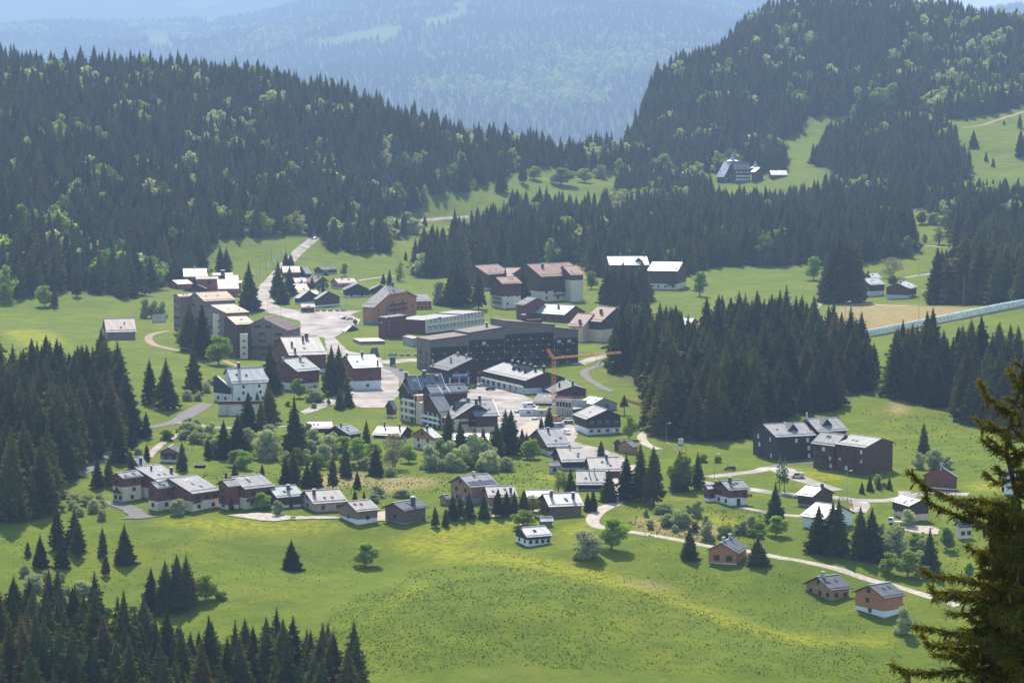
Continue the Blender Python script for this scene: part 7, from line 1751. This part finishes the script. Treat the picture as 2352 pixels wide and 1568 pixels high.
def cone_mesh():
    b = MB(); pts = []; rr = []
    for i in range(8):
        t_ = i / 7; pts.append((0, 0, -.115 * t_)); rr.append(.004 + .016 * math.sin(math.pi * min(1, t_ * .9 + .08)) ** .7)
    b.tube(pts, rr, 8)
    for k in range(42):
        t_ = (k + .5) / 42; a = k * 2.4; r0 = .006 + .015 * math.sin(math.pi * min(1, t_ * .9 + .08)) ** .7; z = -.115 * t_
        c = Vector((math.cos(a) * r0, math.sin(a) * r0, z)); ta = Vector((-math.sin(a), math.cos(a), 0)); out = Vector((math.cos(a) * .006, math.sin(a) * .006, -.012))
        b.add([c + ta * .006, c - ta * .006, c + out], [(0, 1, 2)])
    return b.mesh('cone', 'cone_brown')
CONE = cone_mesh()
def bough(path, thick=.018, spread=.34, droop=.25, cones=0, dens=1.0):
    """a main limb along 3-D path with side twigs clothed in needles"""
    P = np.array(path); seg = np.linalg.norm(np.diff(P, axis=0), axis=1); cum = np.concatenate([[0], np.cumsum(seg)]); Lt = cum[-1]
    def at(s): return np.array([np.interp(s, cum, P[:, k]) for k in range(3)])
    b = MB(); b.tube([at(s) - O for s in np.linspace(0, Lt, 9)], list(np.linspace(thick, .004, 9)), 5); 
    TP, TD, TL = [], [], []
    # needles on the limb itself near its tip
    for s in np.arange(Lt * .45, Lt - .03, .06):
        d = at(s + .06) - at(s); l = np.linalg.norm(d); TP.append(at(s)); TD.append(d / l); TL.append(l)
    s = .06
    while s < Lt:
        f_ = s / Lt; p = at(s); d = at(min(Lt, s + .05)) - at(s - .05); d /= np.linalg.norm(d)
        side = np.cross(d, (0, 0, 1)); side /= np.linalg.norm(side) + 1e-6
        for sg in (-1, 1, -.35, .35):
            l = (1.0 if abs(sg) == 1 else .75) * spread * (.45 + .8 * nr_.random()) * (1.1 - .75 * f_) * min(1, .5 + f_ * 3)
            dd = d * (.55 + .3 * nr_.random()) + side * sg * (.5 + .5 * nr_.random()) + np.array([0, 0, -.15 - droop * nr_.random() + .35 * (nr_.random() < .25) - (.55 * nr_.random() if abs(sg) < 1 else 0)]); dd /= np.linalg.norm(dd)
            b.bar(p - O, p + dd * l - O, .008)
            k_ = max(2, int(l / .07))
            q = p.copy(); cd = dd.copy()
            for i in range(k_):
                st_ = l / k_; TP.append(q.copy()); TD.append(cd.copy()); TL.append(st_ * 1.05)
                if nr_.random() < .85:
                    sd = np.cross(cd, nr_.normal(size=3)); sd /= np.linalg.norm(sd) + 1e-6
                    e_ = cd * .6 + sd * .7 + np.array([0, 0, -.18]); e_ /= np.linalg.norm(e_); TP.append(q.copy()); TD.append(e_); TL.append(.06 + .09 * nr_.random())
                q = q + cd * st_; cd = cd + np.array([0, 0, .10]) + .08 * nr_.normal(size=3); cd /= np.linalg.norm(cd)
        s += .032 + .025 * nr_.random()
    bo = b.build('branch', 'bark', near)
    V = needles(TP, TD, TL, dens) - O
    me = tri_mesh('needles', V.reshape(-1, 3), np.arange(len(V) * 3).reshape(-1, 3), 'near_needles'); link('needles', me, bo)
    for i in range(cones):
        k = nr_.integers(len(TP)); p = TP[k] + TD[k] * TL[k]; link('cone', CONE, bo, tuple(p - O + np.array([0, -.02, -.01])), (nr_.normal() * .25, nr_.normal() * .25, nr_.random() * 6), .8 + .5 * nr_.random())
    return len(V)
tot = 0
BOUGH = [ # picture path of limbs, depth drift towards (-) or away (+)
 ([(2330,940),(2290,935),(2262,905),(2246,868)], -.15, .16, 5), ([(2318,985),(2285,985),(2258,975),(2240,955)], .1, .15, 2),
 ([(2340,905),(2352,870),(2360,835)], 0, .14, 1), ([(2340,880),(2326,860),(2318,835)], .1, .10, 0), ([(2325,985),(2350,1000),(2380,1000)], .1, .16, 1),
 ([(2318,1060),(2300,1045),(2285,1030)], -.1, .14, 0), ([(2322,1075),(2345,1045),(2365,1030)], 0, .16, 1), ([(2326,1100),(2290,1100),(2262,1085)], .15, .17, 1), ([(2330,1105),(2360,1095),(2390,1090)], 0, .2, 1),
 ([(2340,1190),(2270,1175),(2190,1150),(2130,1118),(2094,1078)], -.35, .20, 10), ([(2336,1165),(2280,1155),(2240,1150),(2200,1145)], .3, .20, 3),
 ([(2345,1230),(2290,1215),(2250,1200)], -.4, .26, 3), ([(2345,1260),(2285,1265),(2240,1262),(2225,1250)], .2, .24, 4), ([(2348,1300),(2290,1310),(2245,1325)], -.3, .26, 3),
 ([(2350,1350),(2280,1340),(2200,1330),(2140,1325),(2112,1308)], -.25, .22, 6), ([(2350,1385),(2270,1385),(2200,1375),(2150,1372)], .3, .24, 4),
 ([(2352,1420),(2270,1440),(2190,1450),(2130,1445),(2098,1430)], -.3, .24, 6), ([(2355,1470),(2270,1480),(2180,1490),(2120,1480)], .25, .26, 4),
 ([(2358,1510),(2270,1530),(2170,1545),(2100,1545),(2060,1525)], -.3, .26, 5), ([(2360,1560),(2280,1580),(2200,1590),(2120,1580)], .2, .28, 2),
 ([(2345,1215),(2335,1200),(2345,1180)], -.8, .26, 3), ([(2345,1290),(2330,1290),(2318,1300)], -1.0, .3, 4), ([(2350,1380),(2325,1390),(2305,1410)], -1.1, .32, 4),
 ([(2352,1450),(2320,1470),(2295,1500)], -1.2, .34, 4), ([(2350,1330),(2330,1330),(2310,1335)], .9, .32, 2), ([(2352,1420),(2330,1425),(2312,1435)], 1.0, .34, 2), ([(2356,1510),(2330,1520),(2300,1530)], 1.0, .34, 2), ([(2345,1250),(2325,1245),(2300,1240)], .8, .3, 2),
 ([(2355,1400),(2400,1400),(2450,1410)], 0, .3, 1), ([(2355,1280),(2400,1270),(2440,1270)], 0, .28, 1), ([(2358,1500),(2410,1510),(2460,1520)], 0, .3, 1)]
for k in range(84):
    v0 = 1150 + 430 * ((k + nr_.random()) / 84); az_ = nr_.random() * 6.283; ln = (.45 + .55 * (v0 - 1130) / 450) * (.75 + .5 * nr_.random()) * 146
    dx, dy_ = math.cos(az_) * ln, math.sin(az_) * ln / 146
    BOUGH.append(([(2346, v0), (2346 + dx * .5, v0 - 4 + 14 * nr_.random()), (2346 + dx * .85, v0 + 16), (2346 + dx, v0 + 4)], dy_, .27, 1))
for k in range(30):
    v0 = 845 + 330 * ((k + nr_.random()) / 30); az_ = nr_.random() * 6.283; ln = (16 + 34 * (v0 - 830) / 330) * (.7 + .6 * nr_.random())
    u0_ = np.interp(v0, [830, 930, 990, 1040, 1130, 1250], [2352, 2332, 2316, 2312, 2334, 2346]); dx = math.cos(az_) * ln
    BOUGH.append(([(u0_, v0), (u0_ + dx * .6, v0 - 8), (u0_ + dx, v0 - 20)], math.sin(az_) * ln / 146, .15, 0))
BOUGH += [([(u + 6, v_ + 16 + 6 * i) for i, (u, v_) in enumerate(p[:-1])] + [(p[-1][0] + 22, p[-1][1] + 26)], -d_ * .8, sp_, 1) for p, d_, sp_, c_ in BOUGH[9:20]]
for pth, dy, spd, nc in BOUGH:
    n_ = len(pth); tot += bough([npt(u + 5 * nr_.normal() * (0 < i), v_ + 5 * nr_.normal() * (0 < i), dy * (i / (n_ - 1)) ** .8) for i, (u, v_) in enumerate(pth)], spread=spd * 1.4, cones=nc)
print('near needles', tot)
